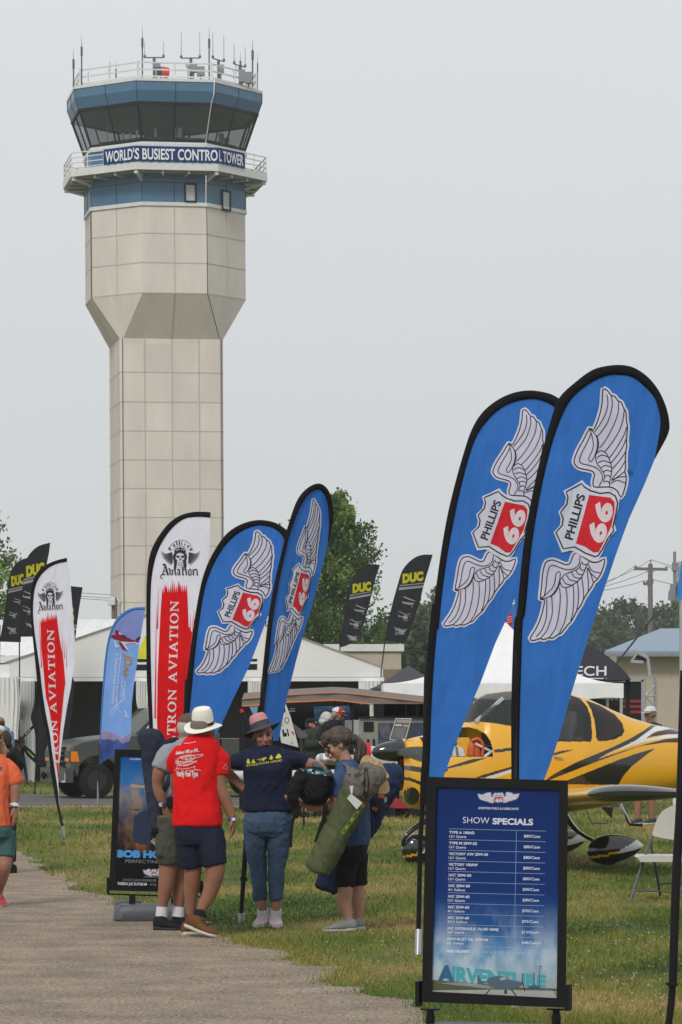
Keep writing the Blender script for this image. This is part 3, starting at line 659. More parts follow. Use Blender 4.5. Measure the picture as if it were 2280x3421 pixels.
wirerun([pt(458, 332), W(2420, 1925, 260)], 'wire running right from the right end of the top crossarm')
wirerun([pt(292, 492), W(2420, 1960, 260)], 'wire running right from the lower crossarm')
for i, (y0, y1, d) in enumerate(((1977, 1981, 'upper'), (1988, 1993, 'middle'), (1996, 1999, 'lower'))):
    wirerun([W(235, y0, 210), W(700, y1, 225)], d + ' of the three thin wires crossing left of the tower', .015)
for i, (a_, b_, d) in enumerate((((1378, 2170), (1480, 2185), 'thin wire under the hazy tree, lowest of those left of the flags'), ((1378, 2110), (1470, 2045), 'thin wire slanting up to the right beside the hazy tree'), ((1378, 2080), (1480, 2078), 'level thin wire across the hazy tree'), ((1960, 2060), (2180, 2052), 'thin level wire in front of the far trees at the right'))):
    wirerun([W(*a_, 190), W(*b_, 190)], d, .012)
# wooden vent post left of the tower foot
mb = MB(); p = W(375, 2110, 185); q = W(392, 2022, 185)
V_ = thing('utility_post', ((p.x + q.x) / 2, 185, 0), 'short brown post with a white cap beside the tower foot', 'post')
mb.box2((p.x, 184.9, 0), (q.x, 185.2, q.z)); mb.build('post', mat('brown_wood', (.16, .11, .08), var=.2), V_)
mb = MB(); mb.box2((p.x - .2, 184.6, q.z + .001), (q.x + .2, 185.4, q.z + .28)); mb.box2((p.x - .05, 184.7, q.z + .281), (q.x + .08, 185.3, q.z + .42)); mb.build('cap', wht, V_)
mb = MB(); p = W(388, 2030, 184.4); mb.tube([(p.x, 184.4, 0), (p.x, 184.4, W(0, 1996, 184.4).z)], .05, 6); mb.build('mast', dk, V_)
for x_, y_, lb in ((402, 2010, 'thin whip antenna beside the brown post, nearer the tower'),):
    mb = MB(); p = W(x_, 2062, 184); mb.tube([(p.x, 184, 0), (p.x, 184, W(0, y_, 184).z)], [.05, .02], 5); tag(mb.build('whip_antenna', dk, None, loc=(p.x, 184, 0)), lb, 'antenna')

# ================================================================== TENTS
tw = mat('tent_white', (0.78, 0.78, 0.765), rough=0.6, var=0.04, scale=0.8, bump=0.01, bscale=2.5, trans=0.10)
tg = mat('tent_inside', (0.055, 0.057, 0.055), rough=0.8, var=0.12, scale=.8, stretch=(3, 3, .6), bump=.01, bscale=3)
alu = mat('aluminium', (0.45, 0.46, 0.47), rough=0.35, metal=0.7)
yel = mat('yellow_print', (0.62, 0.60, 0.02), rough=.6); blkp = mat('black_print', (0.012, 0.014, 0.016), rough=.6)
# main marquee, gable towards us
YM = 90.0; TM = thing('marquee', (W(649, 0, YM).x, YM, 0), 'large white gabled marquee with yellow DUC lettering over its dark inside', 'tent')
F = plane(649, YM)
P = lambda x, y, off=0: F(x, y, off)
gab = [(18, 2262), (18, 2217), (649, 2003), (1280, 2232), (1280, 2262)]
mb = MB(); mb.prism([P(*q) for q in gab], (0, 0.05, 0)); 
# DUC lettering
for st in ((2203, 2212), (2220, 2240)): mb.add([P(455, st[0], .004), P(860, st[0] - 2, .004), P(860, st[1] - 2, .004), P(455, st[1], .004)], [(0, 1, 2, 3)], 2)
text(mb, P, 'DUC', (452, 2196), (1, 0), (0, -1), width=390, height=72, mi=2, off=.005, bold=.09, shear=.25)
text(mb, P, 'DUC', (452, 2196), (1, 0), (0, -1), width=386, height=70, mi=1, off=.009, bold=.06, shear=.25)
mb.build('gable', [tw, yel, blkp], TM)
mb = MB(); p0 = P(14, 2262, .03); p1 = P(1284, 2262, .03); mb.box2((p0.x, p0.y, P(0, 2262).z - .01), (p1.x, p0.y - .02, P(0, 2276).z)); 
for i in range(0, 90):
    x = p0.x + (p1.x - p0.x) * i / 89
mb.build('valance', tw, TM)
mb = MB(); D_ = 16
for l, r in (((18, 2217), (649, 2003)), ((649, 2003), (1280, 2232))):
    a, b = P(*l), P(*r); up = Vector((0, 0, .04)); mb.add([a, b, b + Vector((0, D_, 0)), a + Vector((0, D_, 0)), a + up + Vector((0, -.08, 0)), b + up + Vector((0, -.08, 0)), b + up + Vector((0, D_, 0)), a + up + Vector((0, D_, 0))], [(0, 1, 2, 3), (7, 6, 5, 4), (0, 4, 5, 1)])
mb.build('roof', tw, TM)
a = P(18, 2217); b = P(1280, 2232)
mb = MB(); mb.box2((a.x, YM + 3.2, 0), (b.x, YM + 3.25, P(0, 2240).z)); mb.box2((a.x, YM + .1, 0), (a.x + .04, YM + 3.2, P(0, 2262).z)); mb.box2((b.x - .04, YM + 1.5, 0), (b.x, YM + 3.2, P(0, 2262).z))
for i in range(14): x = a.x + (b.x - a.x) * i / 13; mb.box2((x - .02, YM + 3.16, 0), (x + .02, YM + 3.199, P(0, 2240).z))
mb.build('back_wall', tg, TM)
def curtain(sx, ytop, ybot, wt, label=None, parent=None, tied=True, full=True, mb=None):
    """white curtain gathered round a post: pleated, pinched at the tie"""
    rings = []; x0 = P(sx, 0).x; z1 = P(0, ytop).z; z0 = P(0, ybot).z
    for i in range(25):
        t = i / 24; z = z1 + (z0 - z1) * t
        k = 1 - .52 * math.exp(-((t - .36) / .10) ** 2) if tied else 1 + .1 * math.sin(t * 5)
        rings.append([Vector((x0 + wt / 2 * k * math.cos(2 * PI * j / 32) * (1 + .13 * math.sin(j * 2.6 + 2 * t)), YM - .18 + .16 * k * math.sin(2 * PI * j / 32) * (1 + .3 * math.sin(j * 3.1 + t)), z)) for j in range(32)])
    m = MB(); m.loft(rings); m.build('curtain', tw, parent, smooth=80)
for sx in (62, 482, 855, 1238): curtain(sx, 2277, 2600 if sx < 100 else 2610, .36 if sx < 1200 else .55, parent=TM)
curtain(92, 2277, 2612, .40, parent=TM)
for sx in (36, 482, 855, 1262): mb = MB(); x = P(sx, 0).x; mb.box2((x - .06, YM + .06, 0), (x + .06, YM + .18, P(0, 2276).z)); mb.build('post', alu, TM)
# long white tent behind
T2 = thing('marquee', (W(180, 0, 106).x, 106, 0), 'long white marquee with ribbed arched roof behind the gabled one', 'tent')
F2 = plane(300, 104); rings = []
xa, xb = F2(-400, 0).x, F2(560, 0).x
for i in range(49):
    x = xa + (xb - xa) * i / 48; row = []; bulge = .09 * (math.sin(i / 48 * PI * 16) ** 2) ** .4
    for j in range(9):
        t = j / 8; z = F2(0, 2190).z + (F2(0, 2055).z - F2(0, 2190).z) * math.sin(t * PI / 2) ** .9 + bulge * math.sin(t * PI); row.append(Vector((x, 104 + t * 5, z)))
    rings.append(row)
mb = MB(); mb.loft(rings, closed=False); mb.build('roof', mat('tent_white_back', (0.76, 0.76, 0.75), rough=.6, trans=.1), T2, smooth=40)
mb = MB(); mb.box2((xa, 103.95, F2(0, 2192).z), (xb, 103.99, F2(0, 2215).z)); mb.build('valance', tw, T2)
mb = MB(); mb.box2((xa, 104.05, 0), (xb, 104.1, F2(0, 2192).z)); mb.build('side_wall', mat('tent_grey_wall', (.42, .43, .43), var=.06, stretch=(4, 4, .4)), T2)
# smaller white tent at the far left, next to the marquee, curtains drawn to its posts
T3 = thing('marquee', (W(-90, 0, 86).x, 86, 0), 'white marquee cut off by the left edge with drawn curtains', 'tent')
F3 = plane(-90, 86); P3 = lambda x, y, off=0: F3(x, y, off)
mb = MB(); mb.prism([P3(-500, 2262), P3(-500, 2230), P3(-120, 2222), P3(28, 2220), P3(28, 2262)], (0, .05, 0)); mb.build('fascia', tw, T3)
mb = MB(); mb.box2((P3(-500, 0).x, 85.9, P3(0, 2263).z), (P3(34, 0).x, 85.94, P3(0, 2222).z)); mb.build('valance', tw, T3)
YM_, YM = YM, 86.0; Pm = P; P = P3
curtain(26, 2265, 2470, .55, parent=T3, tied=False); curtain(-40, 2265, 2600, .5, parent=T3)
P = Pm; YM = YM_
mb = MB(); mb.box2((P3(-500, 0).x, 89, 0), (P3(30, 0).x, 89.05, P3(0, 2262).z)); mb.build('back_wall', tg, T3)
# pop-up canopies
def canopy(name, Y, xl, xr, yeave, yval, xa_, ya, depth, mats, label, legs=True, pw=1.15):
    T_ = thing(name, (W((xl + xr) / 2, 0, Y).x, Y, 0), label, 'canopy tent'); f = plane(xl, Y)
    a, b = f(xl, yeave), f(xr, yeave); ap = W(xa_, ya, Y + depth / 2); e = [a, b, b + Vector((0, depth, 0)), a + Vector((0, depth, 0))]
    mb = MB(); n = 14
    for i in range(4):
        p, q = e[i], e[(i + 1) % 4]; rings = []
        for k in range(n + 1):
            t = k / n; s = (t - t ** pw) * (ap.z - p.z); rings.append([p.lerp(ap, t) + Vector((0, 0, -s)), q.lerp(ap, t) + Vector((0, 0, -s))] if k < n else [ap + Vector((-.01, 0, 0)), ap + Vector((.01, 0, 0))])
        mb.loft(rings, closed=False)
    mb.build('roof', mats[0], T_, smooth=30)
    mb = MB(); zv = f(0, yval).z
    for i in range(4):
        p, q = e[i], e[(i + 1) % 4]; N_ = 24; row0 = []; row1 = []
        for k in range(N_ + 1): t = k / N_; r = p.lerp(q, t); row0.append(r); row1.append(Vector((r.x, r.y - .02 * math.sin(k * 1.7), zv + .02 * math.sin(k * .9) )))
        mb.loft([row0, row1], closed=False)
    mb.build('valance', mats[0], T_, smooth=60)
    if legs:
        for p in e: m1 = MB(); m1.box((p.x * 1 + (.04 if p.x < 0 else -.04), p.y + .03, zv / 2), (.05, .05, zv)); m1.build('leg', alu, T_)
    return T_
canopy('canopy_tent', 62, 1281, 2084, 2283, 2334, 1690, 2078, 3.2, [mat('canopy_white', (.82, .82, .82), rough=.6, var=.04, trans=.1, bump=.01, bscale=3)], 'white pop-up canopy with a high peak behind the yellow aeroplane', pw=2.0)
canopy('canopy_tent', 72, 1240, 1500, 2300, 2330, 1366, 2222, 3, [mat('canopy_charcoal', (.035, .037, .042), rough=.7)], 'charcoal pop-up canopy left of the white one')
# dark domed tent with white letters
TD = thing('dome_tent', (W(1880, 0, 78).x, 78, 0), 'dark purple arched tent with white letters ECH on its side', 'tent')
F = plane(1880, 78); mb = MB()
arc = [(1690, 2272), (1690, 2210), (1760, 2165), (1850, 2142), (1930, 2143), (1975, 2158), (2020, 2185), (2060, 2216), (2095, 2250), (2110, 2272)]
mb.prism([F(*q) for q in cr(arc[1:-1], 4)] + [F(2110, 2272), F(1690, 2272)], (0, 3, 0))
text(mb, F, 'TECH', (2027, 2257), (1, 0), (0, -1), width=140, height=32, mi=1, off=.004, bold=.012, anchor='r')
mb.add([F(1940, 2265, .004), F(2027, 2265, .004), F(2027, 2268, .004), F(1940, 2268, .004)], [(0, 1, 2, 3)], 1)
mb.build('cover', [mat('dome_purple', (.030, .026, .042), rough=.6, var=.1), mat('print_white', (.75, .76, .80), rough=.6)], TD, smooth=30)
mb = MB(); 
for x in (1960, 2104): p = F(x, 2272); mb.box((p.x, 78.5, p.z / 2), (.1, .1, p.z))
mb.build('frame_legs', blk, TD)
# black stage box with red stripes, and truss
ST = thing('stage_booth', (W(2110, 0, 82).x, 82, 0), 'black booth wall with red stripes under the dark arched tent', 'booth')
F = plane(2110, 82); mb = MB(); mb.prism([F(1960, 2620), F(1960, 2273), F(2148, 2273), F(2148, 2620)], (0, .1, 0))
for y, x0 in ((2338, 2068), (2356, 2070), (2374, 2096)): mb.add([F(x0, y, .004), F(2146, y, .004), F(2146, y + 9, .004), F(x0 + 6, y + 9, .004)], [(0, 1, 2, 3)], 1)
mb.build('panel', [mat('booth_black', (.015, .016, .018), rough=.5), mat('stripe_red', (.30, .012, .018), rough=.5)], ST)
mb = MB(); mb.bar(F(1960, 2271), F(2150, 2271), .09); mb.bar(F(2149, 2271, .0), F(2149, 2620), .09); mb.build('frame', alu, ST)
def truss(name, x0, x1, y0, Y, label):
    T_ = thing(name, (W((x0 + x1) / 2, 0, Y).x, Y, 0), label, 'truss'); f = plane(x0, Y); m = MB(); a, b = f(x0, y0), f(x1, y0); d = b.x - a.x
    for x in (a.x, b.x):
        for y in (Y, Y + d): m.tube([(x, y, 0), (x, y, a.z)], .03, 6)
    m.build('chords', alu, T_, smooth=60); m = MB(); z = 0.05; n = 0
    while z < a.z - d:
        for (xx, yy) in (((a.x, Y), (b.x, Y)), ((b.x, Y), (b.x, Y + d)), ((a.x, Y), (a.x, Y + d))):
            p, q = Vector((*xx, z)), Vector((*yy, z + d)); 
            if n % 2: p, q = Vector((*xx, z + d)), Vector((*yy, z))
            m.tube([p, q], .016, 5)
            m.tube([Vector((*xx, z)), Vector((*yy, z))], .016, 5)
        z += d; n += 1
    m.build('lattice', alu, T_); return T_
truss('truss_tower', 2155, 2192, 2262, 84, 'aluminium lattice truss upright beside the black booth')
mb = MB(); q = plane(2170, 84)
RR_ = thing('truss_gantry', q(2140, 2190), 'silver truss arm with black cloth in front of the beige building', 'truss')
mb.bar(q(2106, 2177), q(2134, 2177), .07); mb.bar(q(2134, 2177), q(2165, 2198), .08); mb.bar(q(2108, 2209), q(2150, 2212), .07); mb.bar(q(2110, 2207), q(2133, 2180), .04); mb.bar(q(2165, 2198), q(2172, 2262), .07); mb.build('frame', alu, RR_)
mb = MB(); mb.prism([q(2128, 2186), q(2160, 2200), q(2165, 2210), q(2124, 2208)], (0, .1, 0)); mb.build('cloth', blkp, RR_)
# guy strap up from the booth
mb = MB(); mb.tube([W(2020, 2268, 76), W(2187, 2056, 80)], .022, 6); tag(mb.build('strap', blk, None, loc=W(2020, 2268, 76)), 'taut black strap rising to the right above the dark arched tent', 'strap')
# ================================================================== FEATHER FLAGS
def cloth(name, col, trans=0.35, var=0.05, rough=0.55):
    m = mat(name, col, rough=rough, var=var, scale=1.5, trans=trans, spec=0.12)
    n = m.node_tree; b = n.nodes['Principled BSDF']; t = [q for q in n.nodes if q.type == 'TEX_COORD'][0]
    mp_ = n.nodes.new('ShaderNodeMapping'); mp_.inputs['Scale'].default_value = (2.6, 2.6, .8); mp_.inputs['Rotation'].default_value = (0, R(14), 0)
    nz = n.nodes.new('ShaderNodeTexNoise'); nz.inputs['Scale'].default_value = 1.6; nz.inputs['Detail'].default_value = 3
    bp = n.nodes.new('ShaderNodeBump'); bp.inputs['Strength'].default_value = 0.9; bp.inputs['Distance'].default_value = 0.09
    n.links.new(t.outputs['Object'], mp_.inputs[0]); n.links.new(mp_.outputs[0], nz.inputs['Vector']); n.links.new(nz.outputs[0], bp.inputs['Height']); n.links.new(bp.outputs[0], b.inputs['Normal'])
    for q in n.nodes:
        if q.type == 'BSDF_TRANSLUCENT': n.links.new(bp.outputs[0], q.inputs['Normal'])
    return m
cb = cloth('flag_blue', (0.052, 0.225, 0.66)); cwh = cloth('flag_white', (0.86, 0.86, 0.93)); crd = cloth('flag_red', (0.78, 0.010, 0.014)); clv = cloth('flag_lavender', (0.84, 0.81, 0.92)); cbk = cloth('flag_line', (0.035, 0.035, 0.045), trans=.1)
csl = cloth('sleeve_black', (0.010, 0.010, 0.011), trans=0.0, rough=.9); crd2 = cloth('shield_red', (0.78, 0.035, 0.05)); cduc = cloth('flag_black', (0.020, 0.021, 0.024), trans=.08); cdy = cloth('flag_yellow', (0.66, 0.62, 0.02)); cgr = cloth('flag_grey_print', (0.40, 0.40, 0.42))
steel = mat('steel_stake', (0.40, 0.41, 0.42), rough=.35, metal=.8); polem = mat('flag_pole_black', (0.012, 0.012, 0.013), rough=.35)
def flag(label, group, f, body, sleeve_pairs, polepts, prad, body_mat, draw=None, mats=(), sleeve_mat=None, sleeve_w=None, stake=None, name='feather_flag', loc=None):
    """body: outline (photo pixels); sleeve_pairs: [(outer),(inner)] rows of the black hem"""
    bse = loc or polepts[-1]
    T_ = thing(name, bse, label, 'flag', group)
    m = MB()
    if sleeve_pairs:
        k = len(sleeve_pairs); body = [tuple(.7 * np.array(p[1]) + .3 * np.array(p[0])) for p in sleeve_pairs[:-1]] + list(body[k - 1:])
    m.prism([f(*q, -.002) for q in body], f.n * -.004, 0)
    if draw: draw(m, f)
    m.build('banner', [body_mat] + list(mats), T_)
    if sleeve_pairs:
        O = cr([p[0] for p in sleeve_pairs], 4); I = cr([p[1] for p in sleeve_pairs], 4); m = MB(); rings = []
        for o_, i_ in zip(O, I):
            a, b = f(*o_), f(*i_); w_ = (b - a); hw_ = w_.length / 2; c = (a + b) / 2; u = w_.normalized() if w_.length > 1e-6 else Vector((1, 0, 0))
            rings.append([c + u * (hw_ * math.cos(2 * PI * k / 12)) + f.n * (max(.012, min(.03, hw_ * .6)) * math.sin(2 * PI * k / 12)) for k in range(12)])
        m.loft(rings); m.build('sleeve', sleeve_mat or csl, T_, smooth=70)
    m = MB(); m.tube(polepts, prad, 10); m.build('pole', polem, T_, smooth=60)
    if stake:
        m = MB(); m.tube(stake[0], stake[1], 8); m.build('ground_stake', steel, T_, smooth=60)
    return T_

# ---- winged shield, traced on the largest flag (zoom pixels: photo = 1700 + x/2.5574, 1270 + y/2.5574)
WING = [(805, 80), (840, 85), (875, 130), (905, 137), (932, 175), (962, 190), (985, 245), (1002, 270), (1006, 350), (1016, 400), (1006, 500), (1009, 560), (1000, 610), (997, 690), (999, 740), (992, 780), (1002, 815), (1003, 870), (987, 940), (960, 1002), (932, 950), (890, 918), (840, 912), (790, 912), (728, 910), (722, 860), (735, 808), (715, 778), (670, 765), (600, 750), (565, 715), (560, 680), (590, 600), (640, 510), (692, 410), (722, 428), (752, 370), (785, 270), (800, 180)]
FEATH = [[(840, 122), (848, 200), (828, 290), (775, 385), (735, 442)], [(878, 135), (885, 220), (850, 350), (800, 430), (762, 480)], [(938, 178), (935, 280), (890, 400), (830, 510), (775, 582)], [(988, 258), (975, 350), (940, 440), (880, 540), (820, 612)],
         [(1008, 400), (990, 460), (940, 550), (880, 640), (850, 670)], [(1004, 500), (980, 560), (930, 640), (868, 715)], [(1004, 600), (970, 660), (920, 720), (880, 765)], [(995, 690), (960, 750), (910, 810), (880, 850)], [(990, 780), (940, 820), (878, 858)], [(1000, 822), (930, 832), (890, 858)], [(1000, 880), (930, 856), (872, 882)]]
BAND = [[(692, 415), (745, 470), (760, 540), (745, 620), (712, 688), (690, 690), (686, 660), (715, 600), (724, 540), (706, 455)], ]
INNER = [[(704, 455), (672, 530), (630, 610), (606, 680), (625, 712), (690, 728), (755, 752), (795, 800), (800, 850), (772, 905)], [(752, 470), (768, 530), (760, 600), (742, 640)],
         [(742, 640), (750, 700), (790, 760), (820, 812), (812, 860)], [(750, 628), (785, 602), (830, 622), (862, 680), (880, 745), (878, 800), (866, 850), (862, 908)],
         [(752, 665), (795, 640), (848, 655)], [(765, 705), (810, 688), (865, 705)], [(785, 750), (830, 728), (878, 745)], [(805, 785), (845, 768), (880, 785)], [(820, 825), (850, 812), (872, 830)], [(808, 870), (840, 862), (862, 880)]]
SH_OUT = [(628, 853), (660, 888), (705, 915), (780, 935), (850, 928), (912, 955), (948, 1010), (940, 1080), (920, 1160), (905, 1230), (922, 1285), (872, 1335), (835, 1400), (800, 1478), (762, 1540), (740, 1552), (680, 1530), (600, 1490), (535, 1455), (455, 1474), (432, 1420), (385, 1300), (438, 1240), (445, 1185), (425, 1125), (478, 1060), (490, 1005), (468, 945), (545, 905)]
SH_IN = [(622, 885), (650, 915), (700, 945), (780, 967), (860, 960), (912, 990), (932, 1050), (915, 1150), (890, 1260), (900, 1285), (850, 1350), (805, 1440), (765, 1500), (738, 1508), (660, 1480), (565, 1425), (467, 1440), (405, 1302), (458, 1240), (466, 1180), (444, 1130), (498, 1060), (507, 1000), (492, 955), (560, 918)]
SH_RED = [(688, 980), (800, 995), (868, 1003), (905, 1040), (905, 1110), (880, 1240), (820, 1370), (770, 1468), (725, 1472), (650, 1420), (575, 1395)]
AX0, AXD = (672, 1207), (0.958, 0.288)                    # axis of symmetry, along which wings mirror
def mir(p):
    dx, dy = p[0] - AX0[0], p[1] - AX0[1]; a = dx * AXD[0] + dy * AXD[1]; px, py = dx - a * AXD[0], dy - a * AXD[1]
    q = (AX0[0] + a * AXD[0] - px, AX0[1] + a * AXD[1] - py)
    return (q[0] + 22, q[1] - 12)
def logo(m, f, A, white, lav, line, red, k=1.0, lw=1.0, simple=False):
    """A maps zoom pixels to where the mark goes; lw line weight in target units"""
    S = lambda P: [A(p) for p in P]
    for fn in (lambda p: p, mir):
        w_ = S([fn(p) for p in WING]); patch(m, f, w_, lav, .003); ribbon(m, f, cr(w_, 2, True), 17 * lw, white, .0022, True, 0); ribbon(m, f, cr(w_, 2, True), 3.8 * lw, line, .0045, True, 0)
        for L in (FEATH if not simple else FEATH[::2]): ribbon(m, f, S([fn(p) for p in L]), 3.2 * lw, line, .0042, sm=3)
        if not simple:
            for L in INNER: ribbon(m, f, S([fn(p) for p in L]), 3.2 * lw, line, .0042, sm=3)
            ribbon(m, f, S([fn(p) for p in BAND[0]]), 3.0 * lw, line, .0042, True, 3)
    patch(m, f, S(SH_OUT), white, .0052); ribbon(m, f, S(SH_IN), 5 * lw, line, .0058, True, 0); patch(m, f, S(SH_RED), red, .0064)
    g = lambda x, y, o=0: f(*A((x, y)), o)
    U, V_ = (0.276, -0.961), (-0.958, -0.285)
    text(m, g, 'PHILLIPS', (545, 1368), U, V_, width=398, height=72, mi=line, off=.0066, bold=.028)
    for o_, w2 in (((800, 1402), 178), ((850, 1228), 178)):
        text(m, g, '6', o_, (0.276, -0.961), (-0.90, -0.33), width=w2 - 8, height=158, mi=white, off=.0072, bold=.055, shear=.05)
LM = [cwh, clv, cbk, crd2]
Z = lambda x, y: (1700 + x / 2.5574, 1270 + y / 2.5574)
# flag A, nearest and largest
z2 = zz(1380, 1180, 1.7422); z3 = zz(1380, 2000, 1.7422)
YA, YB, YC, YD = 20.5, 24.2, 29.0, 28.0
GP = 'blue winged-shield flags'
outA = [(612, 1035 + 1428)] ; 
oA = [z3(p) for p in ((572, 1200), (573, 1035), (572, 700), (578, 400), (590, 130))] + [z2(p) for p in ((607, 1500), (640, 1150), (690, 850), (745, 600), (800, 400), (850, 262), (950, 165), (1040, 100), (1120, 75), (1210, 68), (1290, 85), (1370, 140), (1430, 215), (1470, 300), (1492, 390), (1486, 470), (1412, 610))]
iA = [z3(p) for p in ((620, 1200), (618, 1035), (622, 700), (630, 400), (640, 130))] + [z2(p) for p in ((655, 1500), (688, 1150), (735, 850), (790, 600), (845, 420), (905, 290), (965, 222), (1045, 165), (1130, 130), (1210, 125), (1280, 140), (1345, 190), (1400, 250), (1425, 310), (1440, 375), (1437, 450), (1411, 600))]
fA_ = plane(1700, YA, 6)
freeA = [z2(p) for p in ((1410, 612), (1350, 760), (1260, 960), (1190, 1150), (1115, 1370), (1050, 1560))] + [z3(p) for p in ((1095, 0), (1040, 170), (975, 380), (920, 560), (860, 780), (800, 960), (762, 1060), (735, 1130), (720, 1200))]
body = iA[:-1] + freeA
def drawA(m, f):
    logo(m, f, lambda p: Z(*p), 1, 2, 3, 4)
    ribbon(m, f, [(2108.3 + 5.5 * math.cos(a), 1579 + 9 * math.sin(a)) for a in np.linspace(0, 2 * PI, 13)[:-1]], 1.4, 3, .003, True, 0); text(m, f, 'R', (2110.5, 1583), (0.27, -.96), (-.96, -.27), height=7, mi=3, off=.003)
pA = [f_ for f_ in (fA_(*z3((596, 700))), fA_(*z3((596, 1200))), W(1716, 3290, YA - .2))]
flag('tallest blue flag with winged shield emblem, nearest the price board', GP, fA_, body, list(zip(oA, iA)), [fA_(*z3((600, 300))), fA_(*z3((597, 1100))), W(1712, 3000, 20.1), W(1716, 3330, 19.9)], .016, cb, drawA, LM, stake=([W(1716, 3300, 19.9), W(1719, 3372, 19.8)], .02), loc=(W(1719, 3372, 19.8).x, 19.8, 0))
# flag B
affB = affine([(805, 80), (628, 853), (385, 1300), (455, 1474), (215, 2235)], [z2(p) for p in ((640, 325), (502, 795), (338, 1045), (378, 1146), (195, 1592))])
oB = [z3(p) for p in ((40, 1200), (45, 1035), (55, 900), (65, 600), (85, 300), (112, 30))] + [z2(p) for p in ((105, 1603), (130, 1400), (165, 1150), (200, 950), (240, 780), (290, 600), (340, 450), (400, 350), (480, 280), (570, 235), (660, 217), (740, 222), (820, 245), (890, 300), (945, 390), (968, 480), (945, 580))]
iB = [z3(p) for p in ((92, 1200), (93, 1035), (100, 900), (110, 600), (130, 300), (156, 30))] + [z2(p) for p in ((150, 1603), (170, 1400), (205, 1150), (243, 950), (280, 780), (328, 600), (375, 475), (435, 390), (515, 318), (600, 280), (690, 265), (760, 278), (820, 310), (870, 370), (905, 430), (915, 490), (925, 570))]
fB_ = plane(1450, YB, 4)
freeB = [z2(p) for p in ((915, 620), (860, 800), (800, 1000), (740, 1180), (670, 1380), (600, 1560))] + [z3(p) for p in ((592, 0), (540, 130), (480, 260), (390, 500), (320, 660), (240, 870), (180, 1035), (150, 1120), (130, 1200))]
flag('tall blue winged-shield flag left of the largest one, its right edge hidden', GP, fB_, iB[:-1] + freeB, list(zip(oB, iB)),
     [fB_(*z3((80, 400))), fB_(*z3((68, 1040))), W(1405, 2800, 24.3), W(1399, 3110, 24.4)], .017, cb, lambda m, f: logo(m, f, affB, 1, 2, 3, 4, lw=.92), LM,
     stake=([W(1399, 3106, 24.35), W(1397, 3192, 24.3)], .026), loc=(W(1397, 3190, 24.3).x, 24.3, 0))
mb = MB()
# flag C and D
z4 = zz(450, 1600, 2.24)
affC = affine([(805, 80), (628, 853), (920, 1285), (385, 1300), (455, 1474), (215, 2235)], [z4(p) for p in ((905, 398), (778, 783), (950, 1022), (620, 990), (660, 1080), (480, 1462))])
oC = [z4(p) for p in ((350, 2000), (362, 1792), (385, 1560), (415, 1300), (450, 1050), (495, 800), (545, 640), (620, 500), (700, 400), (800, 338), (900, 310), (980, 310), (1060, 330), (1130, 375), (1175, 430), (1188, 490), (1150, 560))]
iC = [z4(p) for p in ((400, 2000), (408, 1792), (430, 1560), (455, 1300), (487, 1050), (530, 810), (585, 655), (655, 530), (735, 438), (825, 378), (910, 350), (975, 350), (1040, 368), (1090, 405), (1118, 450), (1125, 490), (1120, 560))]
fC_ = plane(640, YC, -5); 
freeC = [z4(p) for p in ((1110, 590), (1080, 740), (1040, 900), (985, 1060), (920, 1240), (850, 1420), (760, 1600), (700, 1730), (640, 1860), (560, 2000))]
flag('wide blue winged-shield flag between the red flag and the narrow blue one', GP, fC_, iC[:-1] + freeC, list(zip(oC, iC)), [fC_(*z4((390, 1500))), fC_(*z4((372, 1980))), W(600, 2860, 29), W(594, 3050, 29)], .017, cb,
     lambda m, f: logo(m, f, affC, 1, 2, 3, 4, lw=.9), LM, stake=([W(594, 3010, 29), W(593, 3058, 29)], .024), loc=(W(593, 3058, 29).x, 29, 0))
affD = affine([(805, 80), (628, 853), (920, 1285), (385, 1300), (455, 1474), (215, 2235)], [z4(p) for p in ((1332, 150), (1232, 640), (1302, 885), (1130, 885), (1150, 990), (1010, 1458))])
oD = [z4(p) for p in ((925, 1960), (932, 1792), (950, 1560), (970, 1350), (1000, 1080), (1035, 850), (1085, 620), (1130, 430), (1180, 260), (1225, 150), (1280, 80), (1340, 42), (1390, 35), (1430, 60), (1460, 110), (1480, 190), (1485, 300), (1470, 380), (1452, 470))]
iD = [z4(p) for p in ((962, 1960), (960, 1792), (985, 1560), (1003, 1350), (1030, 1080), (1065, 850), (1112, 620), (1155, 440), (1205, 290), (1250, 190), (1300, 120), (1350, 85), (1390, 82), (1420, 110), (1440, 160), (1450, 220), (1455, 300), (1455, 380), (1450, 462))]
fD_ = plane(940, YD, 48)
freeD = [z4(p) for p in ((1447, 480), (1410, 640), (1370, 800), (1320, 980), (1265, 1160), (1215, 1340), (1175, 1500), (1140, 1640), (1110, 1792), (1080, 1960))]
za = zz(450, 2300, 2.769)
# its lower pole comes down left of the woman in the navy shirt
flag('narrow blue winged-shield flag seen at an angle beside the green tree', GP, fD_, iD[:-1] + freeD, list(zip(oD, iD)),
     [fD_(*z4((965, 1500))), fD_(*z4((944, 1950))), W(*za((1035, 1400)), 28.0), W(*za((1010, 1740)), 28.0), W(*za((988, 2080)), 28.0)], [.017, .022, .021, .020, .016], cb,
     lambda m, f: logo(m, f, affD, 1, 2, 3, 4, lw=.62), LM, stake=([W(*za((990, 2080)), 28.0), W(*za((987, 2170)), 28.0)], .031), loc=(W(*za((987, 2170)), 28).x, 28, 0))
m = MB(); a = W(*za((1012, 1745)), 28.0); m.tube([a, a + Vector((0, 0, -.03))], .03, 10); m.build('pole_collar', polem, bpy.data.objects[[o.name for o in bpy.data.objects if o.get('label', '').startswith('narrow blue')][0]])

